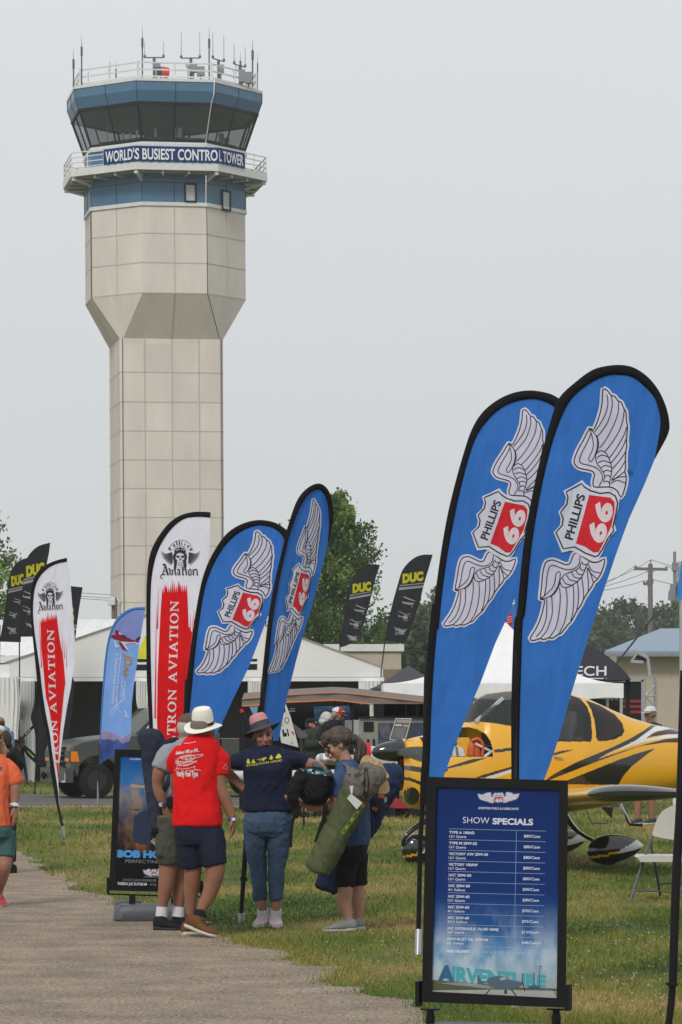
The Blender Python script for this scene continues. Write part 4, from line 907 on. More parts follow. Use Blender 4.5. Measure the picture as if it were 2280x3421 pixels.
# ---- red and white aviation flags
def sg(txt):
    """simple serif capitals as polygons in a unit box"""
    G = {'A': (1.0, [[(.44, 1), (.56, 1), (.93, .07), (1, .07), (1, 0), (.66, 0), (.66, .07), (.74, .07), (.66, .28), (.32, .28), (.23, .07), (.32, .07), (.32, 0), (0, 0), (0, .07), (.08, .07)]], [[(.36, .36), (.62, .36), (.485, .74)]]),
         'V': (1.0, [[(0, 1), (.34, 1), (.34, .93), (.26, .93), (.53, .27), (.77, .93), (.68, .93), (.68, 1), (1, 1), (1, .93), (.92, .93), (.54, 0), (.44, 0), (.08, .93), (0, .93)]], []),
         'I': (.44, [[(0, 1), (.44, 1), (.44, .92), (.32, .92), (.32, .08), (.44, .08), (.44, 0), (0, 0), (0, .08), (.12, .08), (.12, .92), (0, .92)]], []),
         'T': (.86, [[(0, 1), (.86, 1), (.86, .70), (.79, .70), (.74, .91), (.53, .91), (.53, .08), (.66, .08), (.66, 0), (.20, 0), (.20, .08), (.33, .08), (.33, .91), (.12, .91), (.07, .70), (0, .70)]], []),
         'O': (.98, [[(.49 + .49 * math.cos(a), .5 + .52 * math.sin(a)) for a in np.linspace(0, 2 * PI, 29)[:-1]]], [[(.49 + .27 * math.cos(a), .5 + .43 * math.sin(a)) for a in np.linspace(0, 2 * PI, 25)[:-1]]]),
         'N': (1.0, [[(0, 1), (.26, 1), (.80, .30), (.80, .92), (.68, .92), (.68, 1), (1, 1), (1, .92), (.89, .92), (.89, 0), (.79, 0), (.19, .78), (.19, .08), (.31, .08), (.31, 0), (0, 0), (0, .08), (.10, .08), (.10, .92), (0, .92)]], []),
         'R': (.98, [[(0, 1), (.52, 1), (.74, .93), (.80, .74), (.72, .56), (.58, .50), (.86, .08), (.98, .08), (.98, 0), (.70, 0), (.40, .46), (.32, .46), (.32, .08), (.44, .08), (.44, 0), (0, 0), (0, .08), (.12, .08), (.12, .92), (0, .92)]], [[(.32, .92), (.46, .92), (.58, .85), (.60, .74), (.56, .60), (.44, .54), (.32, .54)]]),
         'L': (.78, [[(0, 1), (.46, 1), (.46, .92), (.33, .92), (.33, .09), (.62, .09), (.70, .34), (.78, .34), (.75, 0), (0, 0), (0, .08), (.12, .08), (.12, .92), (0, .92)]], []),
         'U': (1.0, [[(0, 1), (.40, 1), (.40, .92), (.29, .92), (.29, .34), (.36, .14), (.52, .08), (.68, .14), (.78, .34), (.78, .92), (.66, .92), (.66, 1), (1, 1), (1, .92), (.89, .92), (.89, .32), (.80, .08), (.50, -.02), (.20, .06), (.10, .32), (.10, .92), (0, .92)]], []),
         ' ': (.38, [], [])}
    x = 0; r = []
    for ch in txt:
        w_, o_, h_ = G[ch]; r.append((x, w_, o_, h_)); x += w_ + .12
    return r, x
def serif(m, f, txt, mapxy, mi, off=.006):
    """mapxy(u, v): u along the line 0..1, v 0..1 letter height -> photo pixel"""
    L, tot = sg(txt)
    for x, w_, o_, h_ in L:
        if not o_: continue
        m.sheet([[f(*mapxy((x + p[0]) / tot, p[1]), off) for p in lp] for lp in (o_ + h_)], mi)
def skull(m, f, A, blk_, wh_, gr_, dk_):
    """winged skull badge; A maps zoom pixels (530 + x/10.453, 1780 + y/10.453)"""
    S = lambda P: [A(p) for p in P]; u = abs(A((10, 0))[0] - A((0, 0))[0]) / 10
    lw = u
    ribbon(m, f, S([(340, 600), (420, 450), (560, 310), (700, 260), (760, 245), (900, 270), (1040, 330), (1130, 450), (1215, 620)]), 26 * lw, gr_, .004, sm=4)
    ribbon(m, f, S([(500, 600), (560, 530), (660, 470), (770, 455), (880, 480), (970, 540), (1030, 620)]), 22 * lw, gr_, .004, sm=4)
    # letters of the arch
    for ch, (x, y), a in zip('Fulltron', [(455, 560), (560, 430), (650, 380), (735, 375), (810, 380), (915, 410), (1015, 460), (1095, 560)], [-50, -30, -12, -2, 5, 18, 35, 55]):
        ca, sa = math.cos(R(a)), math.sin(R(a)); g = lambda px, py, o=0: f(*A((px, py)), o)
        text(m, g, ch, (x, y + 40), (ca, sa), (sa, -ca), width=72 if ch in 'Fun' or ch == 'o' else 42, height=125 if ch in 'Fltl' else 80, mi=dk_, off=.0045, bold=.05, anchor='c')
    for s_ in (0, 1):
        mx = (lambda p: p) if s_ == 0 else (lambda p: (1540 - p[0], p[1]))
        for i in range(9):
            t = i / 8; a0 = mx((480 + 20 * t, 690 + 330 * t)); tip = mx((85 + 320 * t * t, 640 + 480 * t)); mid = mx((250 + 170 * t * t, 740 + 330 * t))
            q = S([a0, mid, tip]); ribbon(m, f, q, [40 * lw, 10 * lw], dk_, .004, sm=4); 
            a1 = mx((480, 730 + 340 * t)); mid2 = mx((270 + 180 * t * t, 780 + 320 * t)); ribbon(m, f, S([a1, mid2, mx((150 + 280 * t * t, 730 + 420 * t))]), [24 * lw, 6 * lw], gr_, .0038, sm=4)
    patch(m, f, S([(545, 740), (560, 620), (620, 540), (760, 500), (900, 540), (950, 620), (960, 740), (990, 760), (995, 880), (960, 960), (980, 1100), (965, 1250), (985, 1360), (930, 1330), (880, 1180), (860, 1050), (860, 960), (640, 960), (650, 1060), (610, 1250), (580, 1340), (530, 1300), (545, 1100), (530, 960), (500, 880), (505, 770)]), dk_, .005)
    patch(m, f, S([(640, 740), (720, 705), (800, 705), (890, 760), (905, 860), (895, 930), (830, 950), (850, 1040), (880, 1080), (830, 1180), (770, 1210), (700, 1190), (640, 1090), (690, 1030), (690, 960), (610, 930), (600, 860)]), wh_, .0058)
    for e in ([(620, 790), (700, 800), (755, 830), (700, 880), (640, 870)], [(900, 790), (830, 800), (775, 830), (830, 880), (890, 870)], [(745, 890), (790, 890), (790, 960), (765, 975), (745, 960)]): patch(m, f, S(e), dk_, .0064)
    for yy in (1030, 1080, 1130): ribbon(m, f, S([(680, yy - 20), (765, yy + 30), (850, yy - 20)]), 16 * lw, dk_, .0064, sm=3)
    for q in ((640, 600), (710, 580), (820, 580), (890, 600)): disc(m, f, A(q), 20 * lw, 26 * lw, wh_, .0058, 8)
    # blackletter word
    stroke = lambda P, w_, s=3: ribbon(m, f, S(P), w_ * lw, dk_, .0046, sm=s)
    stroke([(150, 1120), (210, 1100), (250, 1180), (290, 1330), (330, 1470)], 62); stroke([(215, 1180), (180, 1310), (140, 1440)], 26); stroke([(160, 1340), (290, 1335)], 22); stroke([(240, 1440), (130, 1450), (75, 1510), (85, 1570), (150, 1590)], 26); stroke([(120, 1455), (200, 1460)], 36); stroke([(300, 1460), (370, 1450)], 40)
    for P_, w_ in (([(360, 1230), (400, 1300), (405, 1440)], 46), ([(405, 1440), (470, 1470), (500, 1420)], 30), ([(440, 1290), (495, 1320), (495, 1430)], 42), ([(585, 1290), (590, 1440), (625, 1470)], 46), ([(660, 1300), (720, 1280), (740, 1440), (770, 1470)], 44), ([(735, 1370), (660, 1400), (675, 1460), (735, 1440)], 24),
                    ([(850, 1180), (850, 1440), (890, 1470)], 48), ([(810, 1290), (910, 1280)], 22), ([(965, 1290), (970, 1440), (1000, 1470)], 46), ([(1060, 1300), (1060, 1440), (1110, 1480)], 46), ([(1060, 1300), (1130, 1270), (1145, 1430), (1110, 1480)], 30), ([(1210, 1280), (1225, 1470)], 46), ([(1225, 1300), (1310, 1275), (1345, 1310), (1350, 1470)], 40), ([(1330, 1470), (1385, 1460)], 30), ([(1200, 1470), (1250, 1475)], 26)):
        stroke(P_, w_)
RM = [crd, cwh, cgr, cbk]
def fulltron(label, f, outer, inner, free, stripL, stripR, polepts, stake, A, line, loc, streaks, txt):
    def draw(m, fn):
        # brushed red panel between its two edges (rows from the top)
        top = []; n = 26; rg = random.Random(5)
        for i in range(n + 1):
            t = i / n; x = stripL[0][0] + (stripR[0][0] - stripL[0][0]) * t; y = stripL[0][1] + (stripR[0][1] - stripL[0][1]) * t
            k = rg.uniform(-1, 1); top.append((x, y - (26 if i % 2 else 0) * (1 if abs(t - .45) < .25 else .6) * (.5 + abs(k)) * (stripR[0][0] - stripL[0][0]) / 80 * 1.4))
        patch(m, fn, top + stripR[1:] + stripL[:0:-1], 1, .0025)
        W0 = stripR[0][0] - stripL[0][0]
        for (fx, y0, y1, w_) in streaks: ribbon(m, fn, [(fx(y0), y0), (fx((y0 + y1) / 2), (y0 + y1) / 2), (fx(y1), y1)], [w_ * .15, w_], 1, .0028, sm=5)
        serif(m, fn, txt, line, 2, .005)
        skull(m, fn, A, 4, 2, 3, 4)
    flag(label, 'white flags with red brushed panel', f, inner + free, list(zip(outer, inner)), polepts, .018, cwh, draw, RM, stake=stake, loc=loc)
# E, the big one
fE = plane(600, 34, -8)
oE = [z4(p) for p in ((120, 2100), (108, 1792), (92, 1500), (88, 1200), (88, 950), (93, 750), (108, 600), (140, 500), (200, 400), (270, 320), (350, 270), (440, 247), (520, 246), (568, 249))]
iE = [z4(p) for p in ((150, 2100), (136, 1792), (126, 1500), (120, 1200), (120, 950), (127, 760), (150, 620), (185, 515), (240, 420), (300, 350), (370, 300), (440, 285), (510, 284), (567, 290))]
freeE = [z4(p) for p in ((562, 500), (545, 700), (510, 900), (470, 1150), (430, 1400), (395, 1650), (365, 1850), (330, 2100))]
z3b = zz(0, 1700, 2.063); AE = lambda p: (530 + p[0] / 10.453, 1780 + p[1] / 10.453)
rL = [z4(p) for p in ((205, 860), (195, 1000), (185, 1200), (172, 1500), (168, 1792), (175, 2100))]; rR = [z4(p) for p in ((395, 850), (405, 1100), (432, 1150), (405, 1400), (382, 1650), (362, 1800), (325, 2100))]
def lineE(u, v):
    a = z4((272 + (235 - 272) * 1, 0)); bx, by = 240 - 5, 1970; tx, ty = 272, 903
    # baseline runs up the flag, letters lean with it; left side of a letter is its top
    x = (300 + (332 - 300) * u); y = 2150 + (903 - 2150) * u; hh = 62
    return z4((x - v * hh, y))
st = [(lambda y: z4((180, 0))[0] - (y - 1960) * .03, 1965, 2100, 4), (lambda y: z4((165, 0))[0] - (y - 1990) * .012, 2030, 2400, 5), (lambda y: z4((418, 0))[0], 2050, 2140, 4), (lambda y: z4((445, 0))[0], 2035, 2090, 2.4), (lambda y: z4((436, 0))[0], 2060, 2120, 3)]
fulltron('larger white flag with winged skull badge and red panel, before the tower', fE, oE, iE, freeE, rL, rR, [fE(*z4((118, 1900))), fE(*z4((130, 2100))), W(548, 2800, 34), W(560, 2950, 34)], ([W(559, 2930, 34), W(560, 2964, 34)], .025), AE, lineE, (W(560, 2962, 34).x, 34, 0), st, 'ULLTRON AVIATION')
# F, the smaller one to the left
fF = plane(190, 47.9, 10)
oF = [z3b(p) for p in ((395, 1700 + 0), (340, 1500), (300, 1400), (265, 1250), (240, 1080), (222, 900), (212, 740), (212, 600), (225, 510), (265, 430), (320, 385), (390, 355), (463, 337))]
oF = [(190, 2690), (182, 2640), (169, 2560), (162, 2500), (155, 2450), (139, 2380), (127, 2300), (119, 2220)] + [z3b(p) for p in ((228, 900), (211, 740), (212, 600), (228, 500), (265, 430), (320, 385), (390, 355), (463, 337))]
iF = [(198, 2690), (194, 2640), (182, 2560), (173, 2500), (167, 2450), (153, 2380), (141, 2300), (132, 2220)] + [z3b(p) for p in ((246, 900), (230, 740), (233, 610), (250, 520), (285, 455), (335, 408), (395, 378), (464, 363))]
freeF = [z3b(p) for p in ((482, 450), (495, 600), (510, 800), (520, 950), (512, 1080), (497, 1180))] + [(237, 2300), (225, 2360), (211, 2450), (203, 2520), (198, 2555), (195, 2606), (197, 2650), (199, 2690)]
AF0 = affine([(85, 640), (1455, 640), (770, 1500), (770, 250)], [z3b(p) for p in ((258, 575), (438, 560), (355, 700), (342, 508))])
rLF = [z3b(p) for p in ((280, 790), (285, 950), (305, 1150), (318, 1300))] + [(165, 2370), (178, 2450), (185, 2520), (194, 2600)]; rRF = [z3b(p) for p in ((395, 760), (410, 880), (440, 1050), (452, 1200))] + [(215, 2310), (208, 2380), (201, 2450), (197, 2520), (196, 2600)]
def lineF(u, v):
    y = 2560 + (z3b((0, 823))[1] - 2560) * u
    k = max(.25, min(1, (2640 - y) / 330)) if y > 2310 else 1.0
    x0 = z3b((373, 0))[0] + 9 * ((y - 2100) / 300); xx = x0 + (197 - x0) * max(0, (y - 2330) / 300)
    return (xx - v * 23 * min(1, .55 + .45 * k), y)
st = [(lambda y: 131 + (y - 2060) * .05, 2070, 2230, 3), (lambda y: 208 + (y - 2100) * .02, 2110, 2250, 3), (lambda y: 214 + (y - 2100) * .02, 2130, 2200, 2.4), (lambda y: 220 + (y - 2100) * .03, 2150, 2230, 2)]
fulltron('smaller white flag with winged skull badge and red panel, far left', fF, oF, iF, freeF, rLF, rRF, [W(170, 2560, 47.9), W(194, 2690, 47.9), W(203, 2730, 47.9), W(211, 2772, 47.9)], ([W(210, 2760, 47.9), W(214, 2800, 47.9)], .03), AF0, lineF, (W(215, 2802, 47.9).x, 47.9, 0), st, 'TRON AVIATION')

# ---- black DUC flags
def plane_icon(m, f, A, mi):
    S = lambda P: [A(p) for p in P]
    patch(m, f, S([(5, 5), (20, 1), (98, 38), (97, 43), (60, 32)]), mi, .004); patch(m, f, S([(0, 55), (10, 48), (60, 52), (88, 58), (90, 66), (60, 72), (20, 64)]), mi, .0044); patch(m, f, S([(0, 40), (8, 40), (16, 56), (4, 58)]), mi, .0046)
    ribbon(m, f, S([(66, 68), (72, 86)]), 1.6, mi, .0044, sm=0); disc(m, f, A((73, 88)), 2.2, None, mi, .0048, 8)
def heli_icon(m, f, A, mi):
    S = lambda P: [A(p) for p in P]
    ribbon(m, f, S([(0, 5), (50, 30), (100, 24)]), 1.4, mi, .004, sm=0); ribbon(m, f, S([(20, 2), (50, 30), (96, 50)]), 1.2, mi, .0044, sm=0); patch(m, f, S([(38, 50), (52, 38), (66, 42), (76, 60), (70, 74), (46, 74), (36, 62)]), mi, .0046)
    ribbon(m, f, S([(40, 56), (8, 44)]), 3, mi, .0048, sm=0); ribbon(m, f, S([(6, 34), (10, 56)]), 2, mi, .005, sm=0); ribbon(m, f, S([(38, 84), (76, 88)]), 1.4, mi, .004, sm=0)
def vtol_icon(m, f, A, mi):
    S = lambda P: [A(p) for p in P]
    ribbon(m, f, S([(2, 14), (46, 22)]), 1.5, mi, .004, sm=0); ribbon(m, f, S([(56, 34), (100, 28)]), 1.5, mi, .004, sm=0); ribbon(m, f, S([(16, 10), (18, 46)]), 2.2, mi, .0043, sm=0); ribbon(m, f, S([(86, 24), (84, 52)]), 2.2, mi, .0043, sm=0)
    patch(m, f, S([(22, 22), (50, 26), (82, 40), (86, 50), (60, 56), (40, 46), (22, 34)]), mi, .0046); patch(m, f, S([(40, 48), (72, 56), (84, 70), (66, 70), (44, 58)]), mi, .0049)
def duc(label, f, outline, text_o, tdir, tw_, th_, stripes, icons, vt, polepts, mats_extra=None, name='feather_flag', vto=None):
    def draw(m, fn):
        g = lambda x, y, o=0: fn(x, y, o); ux, uy = tdir
        if text_o: text(m, g, 'DUC', text_o, ux, uy, width=tw_, height=th_, mi=1, off=.004, bold=.075, shear=.18)
        for q in stripes: patch(m, fn, q, 2, .004)
        for (o_, s, kind) in icons:
            A = lambda p, o_=o_, s=s: (o_[0] + 4 + p[0] / 100 * s * .85, o_[1] + 3 + p[1] / 100 * s * .72); {'p': plane_icon, 'h': heli_icon, 'v': vtol_icon}[kind](m, fn, A, 2)
        if vto: text(m, g, 'VTOL', vto, ux, uy, width=27, height=10, mi=2, off=.005, bold=.03)
    flag(label, 'black DUC flags', f, outline, None, polepts, .016, cduc, draw, [cdy, cgr], name=name)
z7 = zz(1050, 1600, 3.3622)
ux = (math.cos(R(8)), -math.sin(R(8))); dd = (ux, (-0.14, -1.0))
f7 = plane(1170, 91, 5)
duc('black DUC flag in front of the green tree', f7, cr([z7(p) for p in ((290, 1890), (300, 1750), (335, 1550), (360, 1380), (385, 1250), (415, 1130), (480, 1050), (560, 985), (640, 962), (742, 965))], 3) + cr([z7(p) for p in ((742, 965), (705, 1070), (680, 1160), (640, 1330), (590, 1520), (535, 1680), (500, 1780), (440, 1830), (370, 1870), (290, 1895))], 3)[:-1], z7((432, 1275)), dd, 66, 28,
    [[z7(p) for p in ((402, 1303), (645, 1262), (643, 1270), (402, 1315))], [z7(p) for p in ((398, 1330), (645, 1288), (643, 1310), (395, 1355))]], [(z7((440, 1405)), 46, 'p'), (z7((380, 1560)), 50, 'h'), (z7((350, 1730)), 44, 'v')], None, [f7(*z7((293, 1700))), f7(*z7((290, 1900))), W(1138, 2262, 91)], vto=z7((398, 1823)))
f7 = plane(1330, 90.5, -5)
duc('black DUC flag on the right corner of the marquee', f7, cr([z7(p) for p in ((795, 1815), (810, 1720), (840, 1570), (880, 1400), (910, 1290), (950, 1150), (985, 1040), (1050, 950), (1130, 885), (1220, 852), (1333, 850))], 3) + cr([z7(p) for p in ((1333, 850), (1290, 1000), (1230, 1200), (1185, 1400), (1130, 1560), (1085, 1700), (1050, 1790), (1000, 1840), (940, 1840), (870, 1825), (795, 1820))], 3)[:-1], z7((992, 1166)), dd, 74, 29,
    [[z7(p) for p in ((962, 1192), (1235, 1168), (1233, 1177), (960, 1204))], [z7(p) for p in ((955, 1220), (1232, 1195), (1228, 1220), (950, 1250))]], [(z7((975, 1310)), 54, 'p'), (z7((925, 1470)), 54, 'h'), (z7((875, 1640)), 56, 'v')], None, [f7(*z7((798, 1790))), W(*z7((780, 1960)), 90), W(1274, 2240, 90), W(1274, 2275, 90)], vto=z7((912, 1758)))
dl = ((math.cos(R(13)), -math.sin(R(13))), (-0.14, -1))
f8 = plane(30, 88, 5)
duc('black DUC flag cut off at the far left, partly behind the next one', f8, cr([z3b(p) for p in ((0, 915), (15, 820), (35, 700), (52, 560), (70, 450), (100, 390), (140, 355), (190, 337))], 3) + [z3b((190, 345)), z3b((160, 500)), z3b((150, 700)), z3b((145, 920))], z3b((80, 530)), dl, 46, 31,
    [[z3b(p) for p in ((62, 553), (190, 525), (190, 532), (60, 562))], [z3b(p) for p in ((60, 568), (190, 538), (190, 550), (57, 582))]], [(z3b((88, 610)), 30, 'p'), (z3b((55, 700)), 36, 'h'), (z3b((38, 800)), 40, 'v')], None, [f8(*z3b((2, 800))), f8(*z3b((0, 915))), W(-2, 2240, 88)], vto=z3b((64, 868)))
f8 = plane(100, 87, 5)
duc('black DUC flag standing tallest at the left, next to the red panel flag', f8, cr([z3b(p) for p in ((145, 882), (150, 700), (155, 560), (165, 450), (180, 360), (215, 300), (270, 255), (348, 232))], 3) + [z3b(p) for p in ((340, 300), (320, 400), (300, 560), (290, 750), (285, 880))], z3b((182, 466)), dl, 66, 34,
    [[z3b(p) for p in ((165, 484), (300, 450), (300, 458), (163, 494))], [z3b(p) for p in ((163, 500), (300, 468), (300, 485), (160, 522))]], [(z3b((150, 560)), 50, 'p'), (z3b((150, 660)), 50, 'h'), (z3b((168, 775)), 40, 'v')], None, [f8(*z3b((146, 800))), f8(*z3b((135, 930))), W(66, 2240, 87), W(66, 2262, 87)])
f8 = plane(200, 75, 8)
duc('tall black DUC flag behind the smaller red panel flag', f8, [(119, 2560), (124, 2450), (132, 2330), (160, 2150), (200, 2020), (236, 1958), (277, 1962)] + [z3b(p) for p in ((545, 700), (520, 900), (513, 1000), (500, 1150))] + [(250, 2280), (243, 2360), (232, 2450), (218, 2530), (170, 2545)], (208, 2078), dl, 44, 42,
    [[(220, 2090), (258, 2087), (257, 2092), (220, 2096)], [(220, 2100), (256, 2096), (255, 2106), (220, 2112)]], [], None, [f8(126, 2440), f8(121, 2560), W(117, 2655, 75)])

# ---- pale blue flag with mountains
zj = zz(320, 2000, 3.92); fJ = plane(390, 66, 6)
oJ = [zj(p) for p in ((48, 2165), (52, 1900), (62, 1650), (78, 1350), (95, 1100), (115, 850), (140, 650), (170, 500), (210, 380), (270, 270), (350, 190), (440, 135), (530, 112), (655, 108))]
iJ = [zj(p) for p in ((56, 2165), (64, 1900), (80, 1650), (98, 1350), (118, 1100), (140, 850), (165, 650), (195, 510), (238, 400), (295, 300), (370, 225), (455, 170), (535, 148), (648, 145))]
fJfree = [zj(p) for p in ((620, 330), (580, 560), (540, 870), (500, 1150), (475, 1380), (468, 1600), (466, 1720), (450, 1850), (435, 1950), (330, 1990), (230, 2060), (130, 2120), (60, 2168))]
jb = cloth('flag_pale_blue', (0.28, 0.50, 0.90)); jd = cloth('flag_hem_blue', (0.09, 0.25, 0.62)); jm = cloth('flag_mountain', (0.07, 0.13, 0.42), var=.6); jp = cloth('flag_mountain_pink', (0.42, 0.32, 0.50), var=.25); jo = cloth('flag_orange', (.55, .30, .08)); jr = cloth('flag_crimson', (.35, .02, .06)); jl = cloth('flag_lilac', (0.30, 0.36, 0.72))
def drawJ(m, f):
    S = lambda P: [zj(p) for p in P]
    patch(m, f, S([(200, 520), (240, 410), (300, 310), (375, 235), (455, 180), (535, 155), (645, 150), (620, 330), (590, 500), (560, 560), (400, 600)]), 7, .002)
    patch(m, f, S([(64, 1780), (90, 1745), (130, 1730), (180, 1740), (240, 1760), (300, 1800), (345, 1830), (400, 1800), (440, 1770), (466, 1765), (452, 1850), (420, 1890), (330, 1880), (60, 1860)]), 2, .003)
    patch(m, f, S([(60, 1830), (110, 1850), (160, 1835), (230, 1860), (290, 1840), (350, 1900), (400, 1880), (450, 1860), (435, 1950), (330, 1990), (230, 2060), (130, 2120), (58, 2165)]), 1, .0036)
    # aeroplane
    patch(m, f, S([(255, 408), (315, 420), (345, 480), (300, 500), (260, 480)]), 5, .004); patch(m, f, S([(300, 420), (345, 470), (330, 480), (310, 470)]), 3, .0044)
    patch(m, f, S([(200, 490), (230, 475), (330, 470), (400, 500), (490, 540), (560, 550), (555, 575), (440, 585), (330, 560), (240, 530), (205, 505)]), 5, .0046); patch(m, f, S([(260, 540), (330, 560), (440, 585), (555, 578), (560, 600), (500, 570), (380, 600), (300, 560)]), 3, .0052)
    patch(m, f, S([(295, 555), (330, 565), (430, 690), (350, 665)]), 5, .0056); patch(m, f, S([(330, 562), (385, 585), (437, 690), (400, 660)]), 3, .006); patch(m, f, S([(525, 530), (585, 485), (590, 520), (555, 560)]), 8, .0062); patch(m, f, S([(500, 555), (560, 590), (570, 610), (530, 590)]), 3, .0064)
    patch(m, f, S([(340, 475), (385, 480), (410, 510), (370, 520)]), 8, .0066); ribbon(m, f, S([(248, 540), (270, 620)]), 3, 3, .0045, sm=0); disc(m, f, zj((280, 622)), 7, 4, 3, .005, 10)
    # printed lettering, running down the flag
    g = lambda x, y, o=0: f(*zj((x, y)), o)
    text(m, g, 'JDAir', (385, 715), (-.07, 1), (1, .05), width=340, height=88, mi=4, off=.004, bold=.03, shear=.25, warp=lambda x, y: (x, y * (1.15 if x < 185 else .8)))
    text(m, g, '.comm', (340, 1060), (-.08, 1), (1, .05), width=235, height=62, mi=3, off=.004, bold=-.005, shear=.2); text(m, g, 'A Tailwind Aero Company', (262, 710), (-.075, 1), (1, .05), width=665, height=42, mi=3, off=.004, bold=.005)
    ribbon(m, f, S([(334, 710), (285, 1200), (275, 1370)]), 1.6, 3, .004, sm=0); ribbon(m, f, S([(285, 1200), (272, 1350), (290, 1440), (330, 1490)]), 1.3, 3, .004); ribbon(m, f, S([(385, 1310), (330, 1350), (260, 1410), (200, 1480), (205, 1520), (235, 1510), (270, 1420), (330, 1340), (380, 1320)]), 1.4, 3, .0042)
    for q in ([(345, 1500), (385, 1460), (400, 1530)], [(370, 1520), (440, 1560), (395, 1540)], [(390, 1460), (420, 1545)]): ribbon(m, f, S(q), 1.6, 3, .004, sm=0)
flag('pale blue flag with a red aeroplane, lettering and a mountain range', None, fJ, iJ + fJfree, list(zip(oJ, iJ)), [fJ(*zj((52, 1900))), fJ(*zj((46, 2170))), W(330, 2640, 66), W(328, 2650, 66)], .014, jb, drawJ, [jm, jp, cwh, jo, jr, jd, jl, cbk], sleeve_mat=jd, stake=([W(329, 2610, 66), W(327, 2690, 66)], .018), loc=(W(327, 2690, 66).x, 66, 0))
# small blue and red flag high behind, between the two large flags
fS = plane(1710, 72)
flag('small blue and red flag showing between the two largest flags', None, fS, [(1690, 2110), (1693, 2080), (1700, 2040), (1712, 2020), (1728, 2014), (1728, 2105), (1716, 2110)], None, [fS(1690, 2040), fS(1690, 2120), W(1688, 2560, 72)], .015, jd,
     lambda m, f: (patch(m, f, [(1692, 2078), (1706, 2042), (1712, 2060), (1712, 2090), (1694, 2088)], 1, .003), [ribbon(m, f, [(1694, y), (1711, y - 5)], 1.6, 2, .004, sm=0) for y in (2064, 2072, 2080)]), [crd2, cwh])
# bare black pole rising past the right edge of the view, with its grey upright neighbour
zr_ = zz(1850, 2400, 2.3047)
T_ = thing('flag_pole', (W(2232, 3440, 18.2).x, 18.2, 0), 'slanting black pole along the right edge of the view', 'pole')
m = MB(); m.tube([W(2233, 3436, 18.2), W(*zr_((905, 2200)), 18.2), W(*zr_((918, 2030)), 18.2)], .019, 10); m.build('lower_section', polem, T_, smooth=60)
m = MB(); m.tube([W(*zr_((918, 2040)), 18.2), W(*zr_((945, 1200)), 18.2), W(*zr_((975, 700)), 18.2), W(2292, 2240, 18.2)], [.022, .024, .024, .03], 10); m.build('upper_section', polem, T_, smooth=60)
m = MB(); m.tube([W(*zr_((912, 2055)), 18.2), W(*zr_((913, 2035)), 18.2)], .034, 10); m.build('collar', polem, T_, smooth=60)
# ================================================================== PRICE BOARD AND POSTER
frm = mat('frame_black', (0.010, 0.010, 0.011), rough=.4, var=.1); plg = mat('plastic_grey', (0.075, 0.08, 0.09), rough=.5, var=.08, bump=.002, bscale=60)
def poster_mat(name, stops, clouds, cmask, cscale=(3, 3, 6), rough=.25, amt=.85):
    """printed sky picture: colour bands up the sheet and a cloud pattern of its own"""
    m = bpy.data.materials.new(name); m.use_nodes = True; n = m.node_tree; b = n.nodes['Principled BSDF']; b.inputs['Roughness'].default_value = rough; b.inputs['Specular IOR Level'].default_value = .2
    t = n.nodes.new('ShaderNodeTexCoord'); sp = n.nodes.new('ShaderNodeSeparateXYZ'); n.links.new(t.outputs['Generated'], sp.inputs[0])
    r = n.nodes.new('ShaderNodeValToRGB'); e = r.color_ramp.elements; e[0].position, e[0].color = stops[0][0], (*stops[0][1], 1); e[1].position, e[1].color = stops[-1][0], (*stops[-1][1], 1)
    for p_, c_ in stops[1:-1]: x = e.new(p_); x.color = (*c_, 1)
    n.links.new(sp.outputs['Z'], r.inputs[0])
    mp_ = n.nodes.new('ShaderNodeMapping'); mp_.inputs['Scale'].default_value = cscale; nz = n.nodes.new('ShaderNodeTexNoise'); nz.inputs['Scale'].default_value = 1; nz.inputs['Detail'].default_value = 7
    n.links.new(t.outputs['Generated'], mp_.inputs[0]); n.links.new(mp_.outputs[0], nz.inputs['Vector'])
    cr_ = n.nodes.new('ShaderNodeValToRGB'); e = cr_.color_ramp.elements; e[0].position, e[0].color = .42, (0, 0, 0, 1); e[1].position, e[1].color = .62, (1, 1, 1, 1)
    n.links.new(nz.outputs[0], cr_.inputs[0])
    ms = n.nodes.new('ShaderNodeValToRGB'); e = ms.color_ramp.elements; e[0].position, e[0].color = cmask[0][0], (cmask[0][1],) * 3 + (1,); e[1].position, e[1].color = cmask[-1][0], (cmask[-1][1],) * 3 + (1,)
    for p_, v_ in cmask[1:-1]: x = e.new(p_); x.color = (v_, v_, v_, 1)
    n.links.new(sp.outputs['Z'], ms.inputs[0])
    mu = n.nodes.new('ShaderNodeMath'); mu.operation = 'MULTIPLY'; n.links.new(cr_.outputs[0], mu.inputs[0]); n.links.new(ms.outputs[0], mu.inputs[1])
    cc_ = n.nodes.new('ShaderNodeValToRGB'); e = cc_.color_ramp.elements; e[0].position, e[0].color = clouds[0][0], (*clouds[0][1], 1); e[1].position, e[1].color = clouds[-1][0], (*clouds[-1][1], 1)
    for p_, c_ in clouds[1:-1]: x = e.new(p_); x.color = (*c_, 1)
    n.links.new(sp.outputs['Z'], cc_.inputs[0])
    mx = n.nodes.new('ShaderNodeMix'); mx.data_type = 'RGBA'; n.links.new(mu.outputs[0], mx.inputs['Factor']); n.links.new(r.outputs[0], mx.inputs['A']); n.links.new(cc_.outputs[0], mx.inputs['B'])
    n.links.new(mx.outputs['Result'], b.inputs['Base Color']); return m
